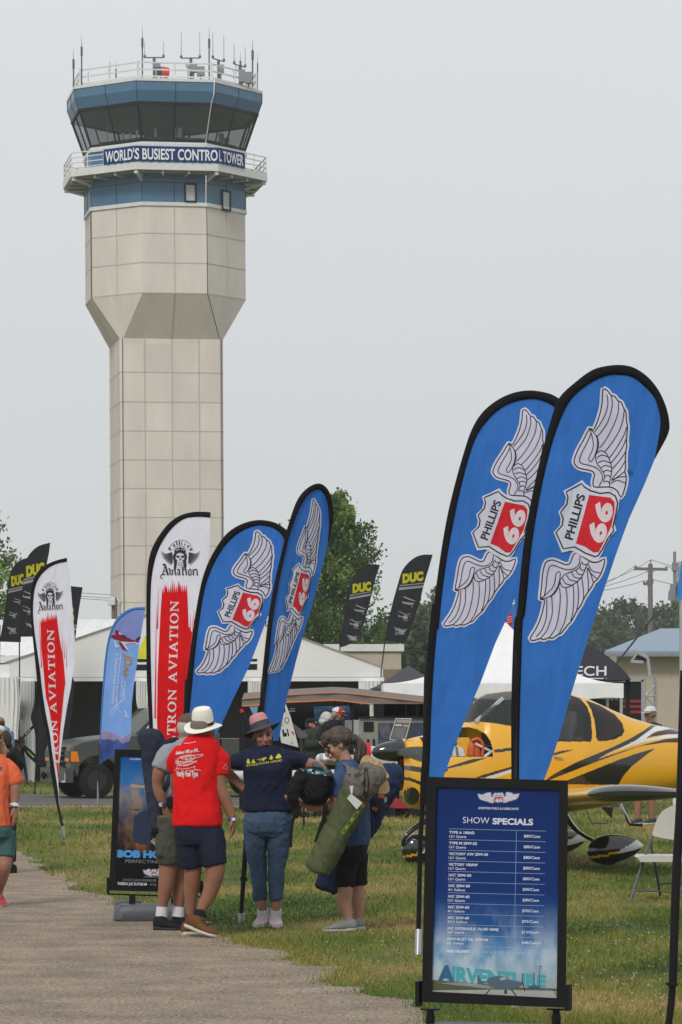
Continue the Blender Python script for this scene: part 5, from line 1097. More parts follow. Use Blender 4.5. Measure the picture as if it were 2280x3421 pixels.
inkw = mat('ink_white', (0.62, 0.66, 0.75), rough=.4); inkl = mat('ink_pale', (0.30, 0.40, 0.60), rough=.4); inkt = mat('ink_teal', (0.045, 0.32, 0.38), rough=.4); inkd = mat('ink_dark', (0.02, 0.03, 0.05), rough=.4); inkg = mat('ink_grey', (0.26, 0.27, 0.29), rough=.4); inkr = mat('ink_red', (0.5, .03, .06), rough=.4); inkb = mat('ink_navyteal', (0.02, 0.10, 0.22), rough=.4); inkgr = mat('ink_green', (0.06, 0.085, 0.035), rough=.4)
zc = zz(1380, 2560, 2.7327); fS1 = plane(1640, 17.1, -19)
SB = thing('sign_stand', (W(1640, 0, 17.1).x, 17.1, 0), 'price board headed SHOW SPECIALS in a black frame, in front of the largest blue flags', 'sign')
def hole_frame(m, f, outer, inner, depth, mi=0):
    o0 = [f(*p, .02) for p in outer]; i0 = [f(*p, .02) for p in inner]; o1 = [f(*p, .02 - depth) for p in outer]; i1 = [f(*p, .002) for p in inner]; k = 4
    vs = o0 + i0 + o1 + i1; fs = []
    for i in range(4): j = (i + 1) % 4; fs += [(i, j, 4 + j, 4 + i), (4 + i, 4 + j, 12 + j, 12 + i), (j, i, 8 + i, 8 + j)]
    fs.append((11, 10, 9, 8)); m.add(vs, fs, mi)
fo = [zc(p) for p in ((125, 95), (1418, 130), (1396, 2205), (80, 2152))]; fi = [zc(p) for p in ((215, 186), (1335, 212), (1313, 2116), (172, 2056))]
m = MB(); hole_frame(m, fS1, fo, fi, .05); m.build('frame', frm, SB)
pmat = poster_mat('price_board_print', [(0, (.10, .11, .09)), (.045, (.30, .32, .32)), (.10, (.28, .36, .42)), (.20, (.10, .26, .46)), (.32, (.015, .085, .26)), (.5, (.006, .030, .150)), (1, (.005, .023, .120))], [(0, (.5, .55, .6)), (1, (.30, .42, .55))], [(0.05, .5), (.2, .8), (.33, .25), (.45, 0)], (5, 5, 7))
m = MB(); m.add([fS1(*p, .003) for p in fi], [(0, 3, 2, 1)]); po = m.build('poster', pmat, SB)
g = lambda x, y, o=0: fS1(*zc((x, y)), .003 + o)
m = MB(); UX, UY = (1, .025), (.022, -1)
AL = lambda p: zc((780 + ((p[0] - 672) * .276 - (p[1] - 1207) * .961) * .168, 287 + ((p[0] - 672) * .958 + (p[1] - 1207) * .288) * .19))
logo(m, lambda x, y, o=0: fS1(x, y, .003 + o * .25), AL, 0, 3, 4, 5, lw=.15, simple=True)
text(m, g, 'AVIATION FUELS & LUBRICANTS', (595, 390), UX, UY, width=370, height=20, mi=0, off=.001, bold=.02)
text(m, g, 'SHOW', (456, 518), UX, UY, width=242, height=56, mi=0, off=.001, bold=-.008); text(m, g, 'SPECIALS', (727, 527), UX, UY, width=370, height=56, mi=0, off=.001, bold=.035)
rowsT = [('TYPE A 100AD', '12/1 Quarts', '$80/Case', 230), ('TYPE M 20W-50', '12/1 Quarts', '$80/Case', 255), ("VICTORY' AW 20W-50", '12/1 Quarts', '$80/Case', 358), ('VICTORY 100AW', '12/1 Quarts', '$80/Case', 268), ("X/C' 20W-50", '12/1 Quarts', '$80/Case', 210), ('X/C 20W-50', '4/1 Gallons', '$90/Case', 200), ('X/C 25W-60', '12/1 Quarts', '$80/Case', 198), ('X/C 25W-60', '4/1 Gallons', '$90/Case', 198), ('X/C 25W-60', '2/2.5 Gallons', '$95/Case', 198), ('X/C HYDRAULIC FLUID 5606J', '24/1 Quarts', '$15/Quart', 468), ('ANTI-RUST OIL 20W-50', '4/1 Gallons', '$48/Gallon', 376)]
for i, (a_, b_, c_, w_) in enumerate(rowsT):
    x0 = 332 - 2.2 * i; y = 570 + 97.3 * i
    ribbon(m, g, [(x0, y), (x0 + 882, y + 22)], 3.2, 1, .001, sm=0)
    text(m, g, a_, (x0, y + 44), UX, UY, width=w_, height=24, mi=0, off=.001, bold=.025); text(m, g, b_, (x0, y + 80), UX, UY, width=13 * len(b_) + 12, height=21, mi=0, off=.001, bold=.012)
    text(m, g, c_, (x0 + 682, y + 79), UX, UY, width=150 if i < 9 else 158 if i == 9 else 175, height=25, mi=0, off=.001, bold=.012)
ribbon(m, g, [(308, 1640), (1192, 1662)], 3.2, 1, .001, sm=0); ribbon(m, g, [(946, 588), (925, 1652)], 3, 1, .001, sm=0)
text(m, g, 'FREE DELIVERY', (308, 1698), UX, UY, width=222, height=23, mi=0, off=.001, bold=.045); text(m, g, 'to your car or aircraft with purchase of 3 cases', (540, 1702), UX, UY, width=620, height=23, mi=10, off=.001)
wp = lambda x, y: (x, y * (1.0 - .30 * x / 985)); text(m, g, 'AIRVENTURE', (222, 1962), (1, .052), (.04, -1), width=990, height=150, mi=2, off=.001, bold=.05, warp=wp)
text(m, g, 'A', (222, 1962), (1, .052), (.04, -1), width=162, height=150, mi=6, off=.0013, bold=.05)
for q, mi in (([(175, 1950), (600, 1985), (1000, 2020), (1318, 2030), (1313, 2050), (700, 2040), (172, 2045)], 8), ([(176, 2050), (500, 2030), (900, 2035), (1270, 2045), (1300, 2085), (1315, 2116), (172, 2058)], 7),
    ([(588, 1905), (600, 1905), (622, 1960), (680, 1965), (640, 1985), (590, 1982)], 9), ([(670, 1960), (700, 1930), (760, 1915), (820, 1918), (870, 1945), (940, 1960), (1010, 1972), (1020, 1990), (960, 2015), (880, 2035), (800, 2035), (740, 2015), (690, 1990)], 9),
    ([(186, 1960), (300, 1968), (560, 1985), (700, 2005), (790, 2040), (700, 2035), (400, 2000), (200, 1972)], 7), ([(790, 1935), (830, 1925), (860, 1945), (800, 1955)], 7), ([(700, 2035), (712, 2036), (668, 2090), (650, 2090)], 4), ([(835, 2040), (860, 2040), (860, 2078), (835, 2078)], 4), ([(890, 2035), (905, 2035), (950, 2095), (935, 2095)], 4), ([(995, 1890), (1000, 1890), (1005, 1980), (997, 1980)], 4), ([(1000, 1980), (1012, 1990), (1028, 2055), (1018, 2055)], 4),
    ([(1050, 2010), (1100, 1995), (1170, 2015), (1150, 2030), (1060, 2030)], 6), ([(1103, 1890), (1110, 1890), (1108, 2000), (1102, 2000)], 4), ([(1092, 1850), (1126, 1851), (1125, 1888), (1091, 1887)], 7), ([(1157, 1822), (1161, 1822), (1158, 2010), (1154, 2010)], 4), ([(1157, 1822), (1178, 1823), (1178, 1829), (1157, 1828)], 4)):
    patch(m, g, q, mi, .0016 + .0001 * (mi == 9) + .0002 * (mi == 4) + (.0004 if mi == 7 and q[0][0] > 700 else 0))
m.build('print', [inkw, inkl, inkt, clv, inkd, inkr, inkb, mat('ink_concrete', (.33, .34, .33)), inkgr, mat('ink_bluegrey', (.06, .10, .14)), mat('ink_light', (.45, .52, .62))], po)
# clamps, feet and water-filled base
for x0, y0, y1, xl in ((62, 1960, 2190, 45), (1408, 1992, 2230, 1428)):
    m = MB(); a, b = fS1(*zc((min(xl, x0) - 8, y0)), .0), fS1(*zc((max(xl, x0) + 12, y1)), .0); m.box(((a.x + b.x) / 2, (a.y + b.y) / 2, (a.z + b.z) / 2), (abs(b.x - a.x), .06, abs(b.z - a.z)), rz=R(-19)); m.build('clamp', frm, SB)
for x in (160, 1308):
    m = MB(); p = fS1(*zc((x, 2225)), -.03); m.tube([(p.x, p.y, .1), (p.x, p.y, p.z)], .018, 10); m.tube([(p.x, p.y, .1), (p.x, p.y, p.z - .02)], [.021, .021], 8)
    for k in range(10): z = p.z - .03 - k * .012; m.tube([(p.x, p.y, z), (p.x, p.y, z - .006)], .024, 10)
    m.build('spring_leg', frm, SB); m = MB(); q = Vector((p.x, p.y, p.z + .004)); m.box(q, (.085, .05, .008), rz=R(-19)); m.build('bracket', frm, SB)
def base(parent, c, w_, d, h, rz):
    m = MB(); rings = []
    for z, k in ((0, .93), (.02, 1), (h * .6, .98), (h * .85, .93), (h, .82)):
        row = []
        for j in range(40):
            a = 2 * PI * j / 40; ca, sa = math.cos(a), math.sin(a); x = math.copysign(abs(ca) ** .35, ca) * w_ / 2 * k; y = math.copysign(abs(sa) ** .35, sa) * d / 2 * k
            row.append(Vector((c[0] + x * math.cos(rz) - y * math.sin(rz), c[1] + x * math.sin(rz) + y * math.cos(rz), z)))
        rings.append(row)
    m.loft(rings); m.build('base', plg, parent, smooth=40)
c = fS1(*zc((740, 2300)), 0); base(SB, (c.x, c.y, 0), .80, .45, .14, R(-19))
# poster stand behind the men
zd = zz(360, 2500, 3.921); fP = plane(500, 28.4, 8)
PB = thing('sign_stand', (W(520, 0, 28.4).x, 28.4, 0), 'dark event poster with aeroplanes and BOB HO lettering on a grey base behind the men', 'sign')
fo = [zd(p) for p in ((97, 12), (1240, 40), (1222, 1895), (20, 1862))]; fi = [zd(p) for p in ((165, 92), (1185, 115), (1168, 1840), (104, 1800))]
m = MB(); hole_frame(m, fP, fo, fi, .05); m.build('frame', frm, PB)
pm2 = poster_mat('poster_sky_print', [(0, (.006, .006, .008)), (.26, (.010, .009, .012)), (.34, (.03, .02, .02)), (.5, (.03, .035, .06)), (.65, (.05, .11, .20)), (.82, (.03, .16, .42)), (1, (.012, .08, .30))], [(0.25, (.30, .10, .03)), (.4, (.38, .17, .06)), (.55, (.16, .12, .12)), (.75, (.42, .30, .19)), (1, (.30, .28, .3))], [(.24, 0), (.32, .9), (.6, .9), (.75, .75), (.88, 0)], (3.2, 3, 5))
m = MB(); m.add([fP(*p, .003) for p in fi], [(0, 3, 2, 1)]); po = m.build('poster', pm2, PB)
g = lambda x, y, o=0: fP(*zd((x, y)), .003 + o); UX, UY = (1, .025), (.025, -1); m = MB()
for q, mi in (([(300, 475), (330, 472), (500, 490), (500, 522), (310, 512)], 4), ([(468, 520), (500, 525), (560, 700), (560, 790), (530, 740)], 5), ([(320, 740), (345, 742), (350, 850), (325, 850)], 5), ([(285, 790), (340, 800), (425, 795), (420, 812), (340, 812), (285, 800)], 3), ([(355, 890), (420, 845), (540, 800), (560, 795), (560, 1280), (330, 1230), (335, 1050)], 6), ([(560, 1220), (600, 1180), (690, 1180), (690, 1290), (620, 1270)], 7)):
    patch(m, g, q, mi, .001 + .0003 * (mi in (3, 6)))
ribbon(m, g, [(128, 1102), (400, 1140), (560, 1168)], 6, 3, .0014, sm=0)
for x in (600, 615, 640, 655, 670): ribbon(m, g, [(x, 1190), (x + 4, 1220)], 6, 3, .0022, sm=0)
text(m, g, 'CELEBRATE', (290, 150), UX, UY, width=188, height=24, mi=0, off=.001, bold=.01); text(m, g, 'BOB HO', (118, 1420), UX, UY, width=595, height=92, mi=1, off=.001, bold=.075); text(m, g, 'PERFECTING', (232, 1498), UX, UY, width=470, height=42, mi=2, off=.001, bold=-.006)
AL2 = lambda p: zd((608 + ((p[0] - 672) * .276 - (p[1] - 1207) * .961) * .125, 1628 + ((p[0] - 672) * .958 + (p[1] - 1207) * .288) * .19))
logo(m, lambda x, y, o=0: fP(x, y, .003 + o * .25), AL2, 0, 8, 3, 9, lw=.14, simple=True)
text(m, g, 'AVIATION FUELS & LU', (475, 1690), UX, UY, width=178, height=14, mi=2, off=.001, bold=.02); text(m, g, 'JOIN KEITH CLARK IN HONORING BOB', (198, 1738), UX, UY, width=440, height=32, mi=2, off=.001, bold=-.004); text(m, g, 'THURSDAY, JULY 23 AT 8:30 AM', (128, 1788), UX, UY, width=385, height=36, mi=0, off=.001, bold=.035); text(m, g, '•  SKYSC', (530, 1800), UX, UY, width=110, height=32, mi=2, off=.001)
ribbon(m, g, [(125, 1806), (500, 1818)], 3, 9, .001, sm=0)
m.build('print', [inkw, mat('ink_sky', (.06, .30, .66), rough=.4), inkg, inkd, mat('ink_gold', (.42, .30, .14)), mat('ink_orange', (.34, .13, .03)), mat('ink_navy', (.012, .022, .06)), mat('ink_sand', (.34, .25, .17)), clv, inkr], po)
for x, y0, y1 in ((0, 1690, 1900), (1228, 1735, 1930)):
    m = MB(); a, b = fP(*zd((x - 10, y0))), fP(*zd((x + 22, y1))); m.box(((a.x + b.x) / 2, a.y, (a.z + b.z) / 2), (abs(b.x - a.x), .06, abs(b.z - a.z)), rz=R(8)); m.build('clamp', frm, PB)
m = MB(); m.bar(fP(*zd((-5, 1908)), -.02), fP(*zd((1245, 1950)), -.02), .012, .012); m.build('cross_rail', frm, PB)
for x in (325, 855): m = MB(); a, b = fP(*zd((x, 1925)), -.03), fP(*zd((x, 2020)), -.03); m.bar(a, (a.x, a.y, .05), .05 if x < 500 else .025, .05); m.build('leg', frm, PB)
c = W(*zd((560, 2180)), 28.2); base(PB, (c.x, 28.35, 0), .62, .34, .135, R(4))
m = MB(); c = W(*zd((110, 2120)), 28.6); m.tube([(c.x - .02, 28.75, .075), (c.x + .2, 28.75, .075)], .075, 20); m.tube([(c.x - .0, 28.62, .07), (c.x + .04, 28.62, .07)], .068, 20); m.build('base_wheel', plg, PB, smooth=40)

# ================================================================== DARK GREEN PICKUP
tp = mat('truck_paint', (0.058, 0.064, 0.058), rough=.38, var=.06, scale=2, spec=.5); rub = mat('rubber', (0.014, 0.014, 0.014), rough=.8, bump=.004, bscale=50); blkr = mat('black_rough', (0.010, 0.010, 0.010), rough=.8)
amb = mat('amber_lens', (0.75, 0.22, 0.01), rough=.2, coat=.5); chrome = mat('chrome', (.55, .56, .57), rough=.12, metal=1.0); glz = glass_mat('vehicle_glass', (.03, .04, .04), refl=.4, opac=.55)
TA = R(20); tf = Vector((-math.cos(TA), -math.sin(TA), 0)); tn = Vector((math.sin(TA), -math.cos(TA), 0)); tc0 = W(228, 0, 71); tc0.z = 0
def tP(a, b, z): return tc0 - tf * a - tn * b + Vector((0, 0, z))
TR = thing('pickup_truck', tP(2.5, 1, 0), 'dark grey-green pickup truck with amber roof lights behind the pale blue flag', 'truck')
prof = [(0.06, .60), (0.06, 1.02), (.10, 1.10), (.3, 1.17), (.7, 1.24), (1.1, 1.285), (1.45, 1.31), (1.6, 1.33), (3.25, 1.34), (3.25, .45), (1.15, .42)] + [(.62 + .47 * math.cos(a), .40 + .49 * math.sin(a)) for a in np.linspace(0.05, PI - .15, 14)] + [(.12, .55)]
m = MB(); rings = []
for b, k in ((0.0, .96), (.05, 1.0), (.3, 1.012), (1.0, 1.02), (1.6, 1.012), (1.9, 1.0), (1.95, .96)):
    rings.append([tP(a + (0.05 if b in (0.0, 1.95) and a < .2 else 0), b, z if z < .9 else .9 + (z - .9) * (k if z > 1.0 else 1) + (0 if b not in (0.0, 1.95) else -.015)) for a, z in prof])
nprof = len(prof); vs = [p for r in rings for p in r]; fs = [(i * nprof + j, i * nprof + (j + 1) % nprof, (i + 1) * nprof + (j + 1) % nprof, (i + 1) * nprof + j) for i in range(len(rings) - 1) for j in range(nprof)]
m.add(vs, fs); 
for q in (rings[0], rings[-1]): m.sheet([q])
m.build('body', tp, TR, smooth=35)
m = MB(); m.box2((0, 0, 0), (1, 1, 1)); m.v = [tuple(tP(3.3 + x * 2.3, .02 + y * 1.9, .5 + z * .72)) for x, y, z in m.v]; m.build('utility_bed', tp, TR)
cabp = [(1.5, 1.33), (2.02, 1.80), (2.2, 1.86), (3.0, 1.86), (3.2, 1.80), (3.25, 1.34)]
m = MB(); rr0 = [tP(a, .06 + (z - 1.33) * .3, z) for a, z in cabp]; rr1 = [tP(a, 1.89 - (z - 1.33) * .3, z) for a, z in cabp]
m.loft([rr0, rr1], closed=False); m.build('cab_roof', tp, TR)
m = MB()
for bb in (0, 1):
    m = MB()
    P_ = lambda a, z: tP(a, (.06 + (z - 1.33) * .3) if not bb else (1.89 - (z - 1.33) * .3), z)
    for p, q in (((1.5, 1.33), (2.04, 1.82)), ((2.45, 1.33), (2.45, 1.84)), ((3.2, 1.33), (3.15, 1.84)), ((2.0, 1.82), (3.2, 1.83))): m.bar(P_(*p), P_(*q), .06, .07)
    m.build('pillars', tp, TR)
m = MB(); m.add([tP(1.60, .12, 1.36), tP(1.60, 1.83, 1.36), tP(2.02, 1.72, 1.79), tP(2.02, .22, 1.79)], [(0, 1, 2, 3)]); m.build('windscreen', glz, TR)
m = MB(); m.add([tP(1.66, .09, 1.38), tP(2.42, .09, 1.38), tP(2.42, .2, 1.80), tP(2.1, .2, 1.80)], [(0, 1, 2, 3)]); m.build('side_window', glz, TR)
for i, b in enumerate((.45, .62, .79, 1.2, 1.37)): m = MB(); m.box(tP(2.16, b, 1.885), (.12, .1, .045), rz=TA); m.build('roof_light', amb, TR)
m = MB(); m.box(tP(1.95, -.12, 1.44), (.10, .22, .30), rz=TA); m.bar(tP(1.95, .05, 1.38), tP(1.95, -.1, 1.4), .04); m.build('wing_mirror', blkr, TR)
def wheel(parent, c, axis, r, w_, dual=False, rimmat=None):
    ax = Vector(axis).normalized(); u = Vector((0, 0, 1)); v_ = ax.cross(u); m = MB(); prof_ = [(-.5, .55), (-.5, .82), (-.42, .97), (-.25, 1.0), (.25, 1.0), (.42, .97), (.5, .82), (.5, .55)]
    rings = [[Vector(c) + ax * (t * w_) + (u * math.cos(2 * PI * k / 32) + v_ * math.sin(2 * PI * k / 32)) * (r * q) for k in range(32)] for t, q in prof_]
    m.loft(rings); wo = m.build('wheel', rub, parent, smooth=45)
    m = MB(); rings = [[Vector(c) + ax * (t * w_) + (u * math.cos(2 * PI * k / 24) + v_ * math.sin(2 * PI * k / 24)) * (r * q) for k in range(24)] for t, q in ((.505, .56), (.52, .52), (.38, .47), (.36, .24), (.62, .20), (.64, .10))]
    m.loft(rings)
    for k in range(8): a = 2 * PI * k / 8; p = Vector(c) + ax * (.40 * w_) + (u * math.cos(a) + v_ * math.sin(a)) * r * .36; m.ell(p, r * .035, 0, 6, 4)
    m.build('rim', rimmat or mat('rim_dark', (.03, .031, .03), rough=.6), wo, smooth=40)
wheel(TR, tP(.62, .14, .367), tn, .367, .24); wheel(TR, tP(.62, 1.72, .367), tn + Vector((.3, 0, 0)), .367, .24); wheel(TR, tP(4.4, .14, .367), tn, .367, .28); wheel(TR, tP(4.4, 1.72, .367), tn, .367, .28)
m = MB(); m.box2((0, 0, 0), (1, 1, 1)); m.v = [tuple(tP(-.05 + x * .16, y * 1.98 - .01, .33 + z * .29)) for x, y, z in m.v]; m.build('bumper', tp, TR)
m = MB()
for a_, b_, z0, z1 in ((-.056, .02, .33, .36), (-.056, .02, .33, .50)):
    pass
m.add([tP(-.054, .02, .335), tP(-.054, .30, .335), tP(-.054, .30, .37), tP(-.054, .08, .37), tP(-.054, .08, .52), tP(-.054, .02, .52)], [(0, 1, 2, 3), (0, 3, 4, 5)]); m.build('bumper_marking', mat('marking_white', (.6, .6, .6)), TR)
m = MB()
for z in (.68, .80, .92, 1.02): m.box2((0, 0, 0), (1, 1, 1)); m.v[-8:] = [tuple(tP(.0 + x * .06, .42 + y * 1.12, z - .055 + zq_ * .028)) for x, y, zq_ in m.v[-8:]]
m.build('grille_bars', tp, TR); m = MB(); m.box2((0, 0, 0), (1, 1, 1)); m.v = [tuple(tP(.05 + x * .02, .42 + y * 1.12, .62 + z * .44)) for x, y, z in m.v]; m.build('grille', blkr, TR)
m = MB(); m.ell(tP(-.01, .98, .86), (.03, .055, .045)); m.build('badge', chrome, TR)
for b0 in (.02, 1.55):
    m = MB(); m.box2((0, 0, 0), (1, 1, 1)); m.v = [tuple(tP(.035 + x * .04, b0 + y * .38, .76 + z * .22)) for x, y, z in m.v]; hl = m.build('headlight', mat('lamp_dark_lens', (.05, .055, .055), rough=.15), TR)
    m = MB(); m.box2((0, 0, 0), (1, 1, 1)); m.v = [tuple(tP(.028 + x * .03, b0 + .03 + y * .3, .76 + z * .07)) for x, y, z in m.v]; m.build('indicator', amb, hl)
m = MB(); m.box2((0, 0, 0), (1, 1, 1)); m.v = [tuple(tP(.06 + x * .18 * (1 - .25 * z), -.006, .76 + z * .21)) if y < .5 else tuple(tP(.06 + x * .18 * (1 - .25 * z), .02, .76 + z * .21)) for x, y, z in m.v]; m.build('side_marker', amb, TR)
m = MB()
for k in range(12): a = 2 * PI * k / 12
q = tP(-.1, 1.55, .46); m.tube([tP(-.06, 1.5, .46), tP(-.14, 1.55, .46)], .045, 8); m.tube([q + Vector((0, 0, .07)), q + tn * .07, q - Vector((0, 0, .07)), q - tn * .07, q + Vector((0, 0, .07))], .022, 8, sm=4); m.build('tow_eye', blkr, TR, smooth=60)
m = MB(); m.box2((0, 0, 0), (1, 1, 1)); m.v = [tuple(tP(.9 + x * 4.4, .25 + y * 1.4, .34 + z * .2)) for x, y, z in m.v]; m.build('chassis', blkr, TR)
# ================================================================== PROPELLER ON ITS STAND
PR = thing('propeller_display', (W(92, 0, 87).x, 87, 0), 'four-bladed propeller with yellow lettering mounted on a black stand before the curtains', 'propeller')
zo = zz(0, 2350, 3.3625); hub = W(*zo((217, 432)), 86.7)
m = MB(); m.tube([hub - Vector((0, .09, 0)), hub + Vector((0, .08, 0))], .15, 20); m.build('hub', mat('bronze', (.16, .09, .035), rough=.35, metal=.6), PR, smooth=40)
for k in range(3): pass
m = MB(); 
for k in range(6): a = k * PI / 3; m.ell(hub + Vector((.1 * math.cos(a), -.1, .1 * math.sin(a))), .025, 0, 6, 4)
m.tube([hub - Vector((0, .13, 0)), hub - Vector((0, .08, 0))], .05, 12); m.build('hub_bolts', blk, PR)
for tip, kind in (((5, 172), 1), ((482, 715), 1), ((425, 205), 0), ((40, 700), 0)):
    t = W(*zo(tip), 86.7); d = (t - hub).normalized(); s_ = d.cross(Vector((0, 1, 0))); L = (t - hub).length; rings = []
    for u_, w_ in ((.1, .03), (.2, .055), (.45, .085), (.75, .075), (.95, .05), (1, .01)):
        c = hub + d * (L * u_); n2 = Vector((0, 1, 0)); ww = w_ * (1 if kind else .45); rings.append([c + s_ * ww + n2 * .004, c + n2 * .02, c - s_ * ww, c - n2 * .02])
    m = MB(); m.loft(rings); bl = m.build('blade', blk, PR, smooth=40)
    m = MB(); c = hub + d * (L * .36); e = hub + d * (L * .62); off = Vector((0, -.024, 0)); m.add([c + s_ * .015 + off, e + s_ * .02 + off, e - s_ * .012 + off, c - s_ * .016 + off], [(0, 1, 2, 3)]); m.build('lettering', mat('pale_yellow', (.55, .56, .14)), bl)
m = MB(); m.bar(hub + Vector((0, .1, 0)), W(*zo((245, 480)), 87), .07); m.bar(W(*zo((245, 470)), 87), W(*zo((310, 905)), 86.6), .07); m.bar(W(*zo((245, 470)), 87), (W(*zo((245, 470)), 87).x - .1, 87.8, 0), .05); m.build('stand', blk, PR)

# ================================================================== YELLOW AEROPLANE
zq = zz(1320, 2280, 1.6333); zn = zz(1000, 2350, 3.92)
yp = mat('plane_yellow', (0.72, 0.37, 0.012), rough=.28, var=.03, coat=.5); pb = mat('plane_black', (0.012, 0.012, 0.013), rough=.12, coat=.8); pw = mat('plane_white', (0.62, 0.63, 0.62), rough=.25, coat=.5)
pgl = glass_mat('canopy_glass', (.04, .045, .05), refl=.5, opac=.36)
YAW = 13; fc = plane(1365, 39.3, YAW); nv = fc.n; av = Vector((math.cos(R(YAW)), math.sin(R(YAW)), 0))
AP = thing('aeroplane', W(1800, 2399, 40) * 1, 'yellow low-wing aeroplane with black and white swooshes and an open engine cowl', 'aeroplane'); AP.location.z = 0; ORG[AP].z = 0
# stations: column, top row, bottom row, half width
ST_ = [(1340, 2500, 2640, .16), (1352, 2476, 2680, .33), (1375, 2466, 2700, .42), (1420, 2456, 2708, .48), (1480, 2444, 2712, .52), (1540, 2424, 2714, .55), (1558, 2412, 2714, .56), (1583, 2346, 2714, .57), (1600, 2330, 2714, .575), (1626, 2317, 2714, .58), (1687, 2308, 2716, .59), (1800, 2306, 2716, .59), (1908, 2320, 2712, .57), (1957, 2333, 2704, .54), (2042, 2372, 2690, .48), (2104, 2398, 2676, .43), (2177, 2419, 2660, .37), (2280, 2442, 2636, .30), (2420, 2474, 2600, .22), (2600, 2505, 2565, .12)]
xs = [s_[0] for s_ in ST_]
def fus(sx):
    return [np.interp(sx, xs, [s_[i] for s_ in ST_]) for i in (1, 2, 3)]
def inside_np(X, Y, poly):
    r = np.zeros(len(X), bool); P_ = list(poly)
    for i in range(len(P_)):
        (xi, yi), (xj, yj) = P_[i], P_[i - 1]
        if yi == yj: continue
        r ^= ((yi > Y) != (yj > Y)) & (X < (xj - xi) * (Y - yi) / (yj - yi) + xi)
    return r
cols = list(np.arange(1340, 1360, 3)) + list(np.arange(1360, 2300, 2.2)) + list(np.arange(2300, 2601, 20))
ANG = list(np.linspace(-PI / 2, PI / 2, 300)) + list(np.linspace(PI / 2, 3 * PI / 2, 60))[1:-1]; NJ = len(ANG)
rings = []
for sx in cols:
    yt, yb, hw_ = fus(sx)
    ct = fc(sx, yt); cbm = fc(sx, yb); mid_z = ct.z * .42 + cbm.z * .58; row = []
    cab = max(0, 1 - abs(sx - 1770) / 260)
    for j in range(NJ):
        a = ANG[j]; ca, sa = math.cos(a), math.sin(a); e = 0.82
        yy = math.copysign(abs(ca) ** e, ca) * hw_; top = sa > 0
        zz_ = mid_z + (ct.z - mid_z if top else mid_z - cbm.z) * math.copysign(abs(sa) ** (e if not top else .95), sa)
        if top: yy *= 1 - .30 * cab * sa ** 2
        row.append(Vector((ct.x, ct.y, 0)) + nv * yy + Vector((0, 0, zz_)))
    rings.append(row)
def zr(p): return zr_(p)
PAINT = [(2, 'w', [zq(p) for p in ((385, 219), (408, 150), (440, 96), (500, 63), (600, 50), (640, 48), (760, 44), (880, 52), (955, 68), (1010, 86), (1048, 130), (1070, 190), (1077, 300), (1068, 323), (880, 323), (700, 318), (690, 240), (620, 236), (540, 222), (460, 214))]),
         (2, 'w', [zq(p) for p in ((1042, 97), (1120, 125), (1200, 175), (1243, 225), (1252, 265), (1240, 290), (1200, 310), (1150, 320), (1108, 320), (1098, 300), (1092, 220), (1072, 150))])]
BLK = [[zr(p) for p in ((-80, 492), (0, 430), (180, 335), (340, 270), (480, 210), (600, 150), (700, 90), (770, 40), (830, 42), (760, 80), (700, 120), (620, 182), (540, 216), (430, 262), (345, 312), (500, 262), (700, 200), (860, 160), (1100, 135), (1100, 185), (860, 186), (700, 208), (640, 222), (480, 280), (300, 345), (100, 425), (0, 462), (-80, 500))],
       [zr(p) for p in ((100, 478), (300, 400), (500, 320), (640, 270), (785, 230), (740, 262), (680, 308), (600, 372), (540, 440), (500, 510), (60, 510))], [zr(p) for p in ((640, 170), (800, 100), (900, 80), (1100, 110), (1100, 122), (880, 122), (760, 140))], [zr(p) for p in ((-60, 300), (0, 268), (60, 250), (170, 238), (90, 262), (0, 285))],
       [zq(p) for p in ((285, 462), (420, 418), (500, 410), (480, 420), (400, 445), (285, 472))], [zq(p) for p in ((430, 520), (560, 480), (640, 458), (720, 440), (720, 470), (640, 476), (520, 520))], [zq(p) for p in ((540, 366), (640, 356), (700, 350), (700, 362), (640, 372), (545, 384))],
       [zq(p) for p in ((20, 455), (90, 455), (200, 470), (290, 470), (290, 485), (150, 492), (20, 472))], [zq(p) for p in ((20, 515), (80, 518), (150, 545), (300, 600), (300, 625), (150, 565), (80, 535), (20, 530))]]
WHT = [[zr(p) for p in ((345, 312), (540, 216), (640, 165), (780, 62), (850, 52), (700, 162), (860, 128), (990, 118), (1100, 122), (1100, 140), (860, 152), (700, 182), (500, 242))], [zr(p) for p in ((760, 76), (860, 60), (990, 72), (1100, 60), (1100, 88), (900, 80), (780, 100))], [zq(p) for p in ((480, 523), (640, 472), (720, 452), (720, 470), (640, 490), (540, 524))]]
BAY = [zq(p) for p in ((240, 235), (360, 246), (400, 243), (450, 255), (495, 280), (522, 320), (534, 365), (536, 406), (290, 406), (240, 406))]
m = MB(); nr = len(rings); vs = [p for r in rings for p in r]; fm = []; ffs = []
O3 = Vector((0, 0, CH))
def px(p): return (CXP + p.x / p.y * FPX, HZ - (p.z - CH) / p.y * FPX)
VS = np.array([tuple(p) for p in vs]); I_, J_ = np.meshgrid(np.arange(nr - 1), np.arange(NJ), indexing='ij'); I_, J_ = I_.ravel(), J_.ravel(); K_ = (J_ + 1) % NJ
Q_ = np.stack([I_ * NJ + J_, I_ * NJ + K_, (I_ + 1) * NJ + K_, (I_ + 1) * NJ + J_], 1); CC = VS[Q_].mean(1)
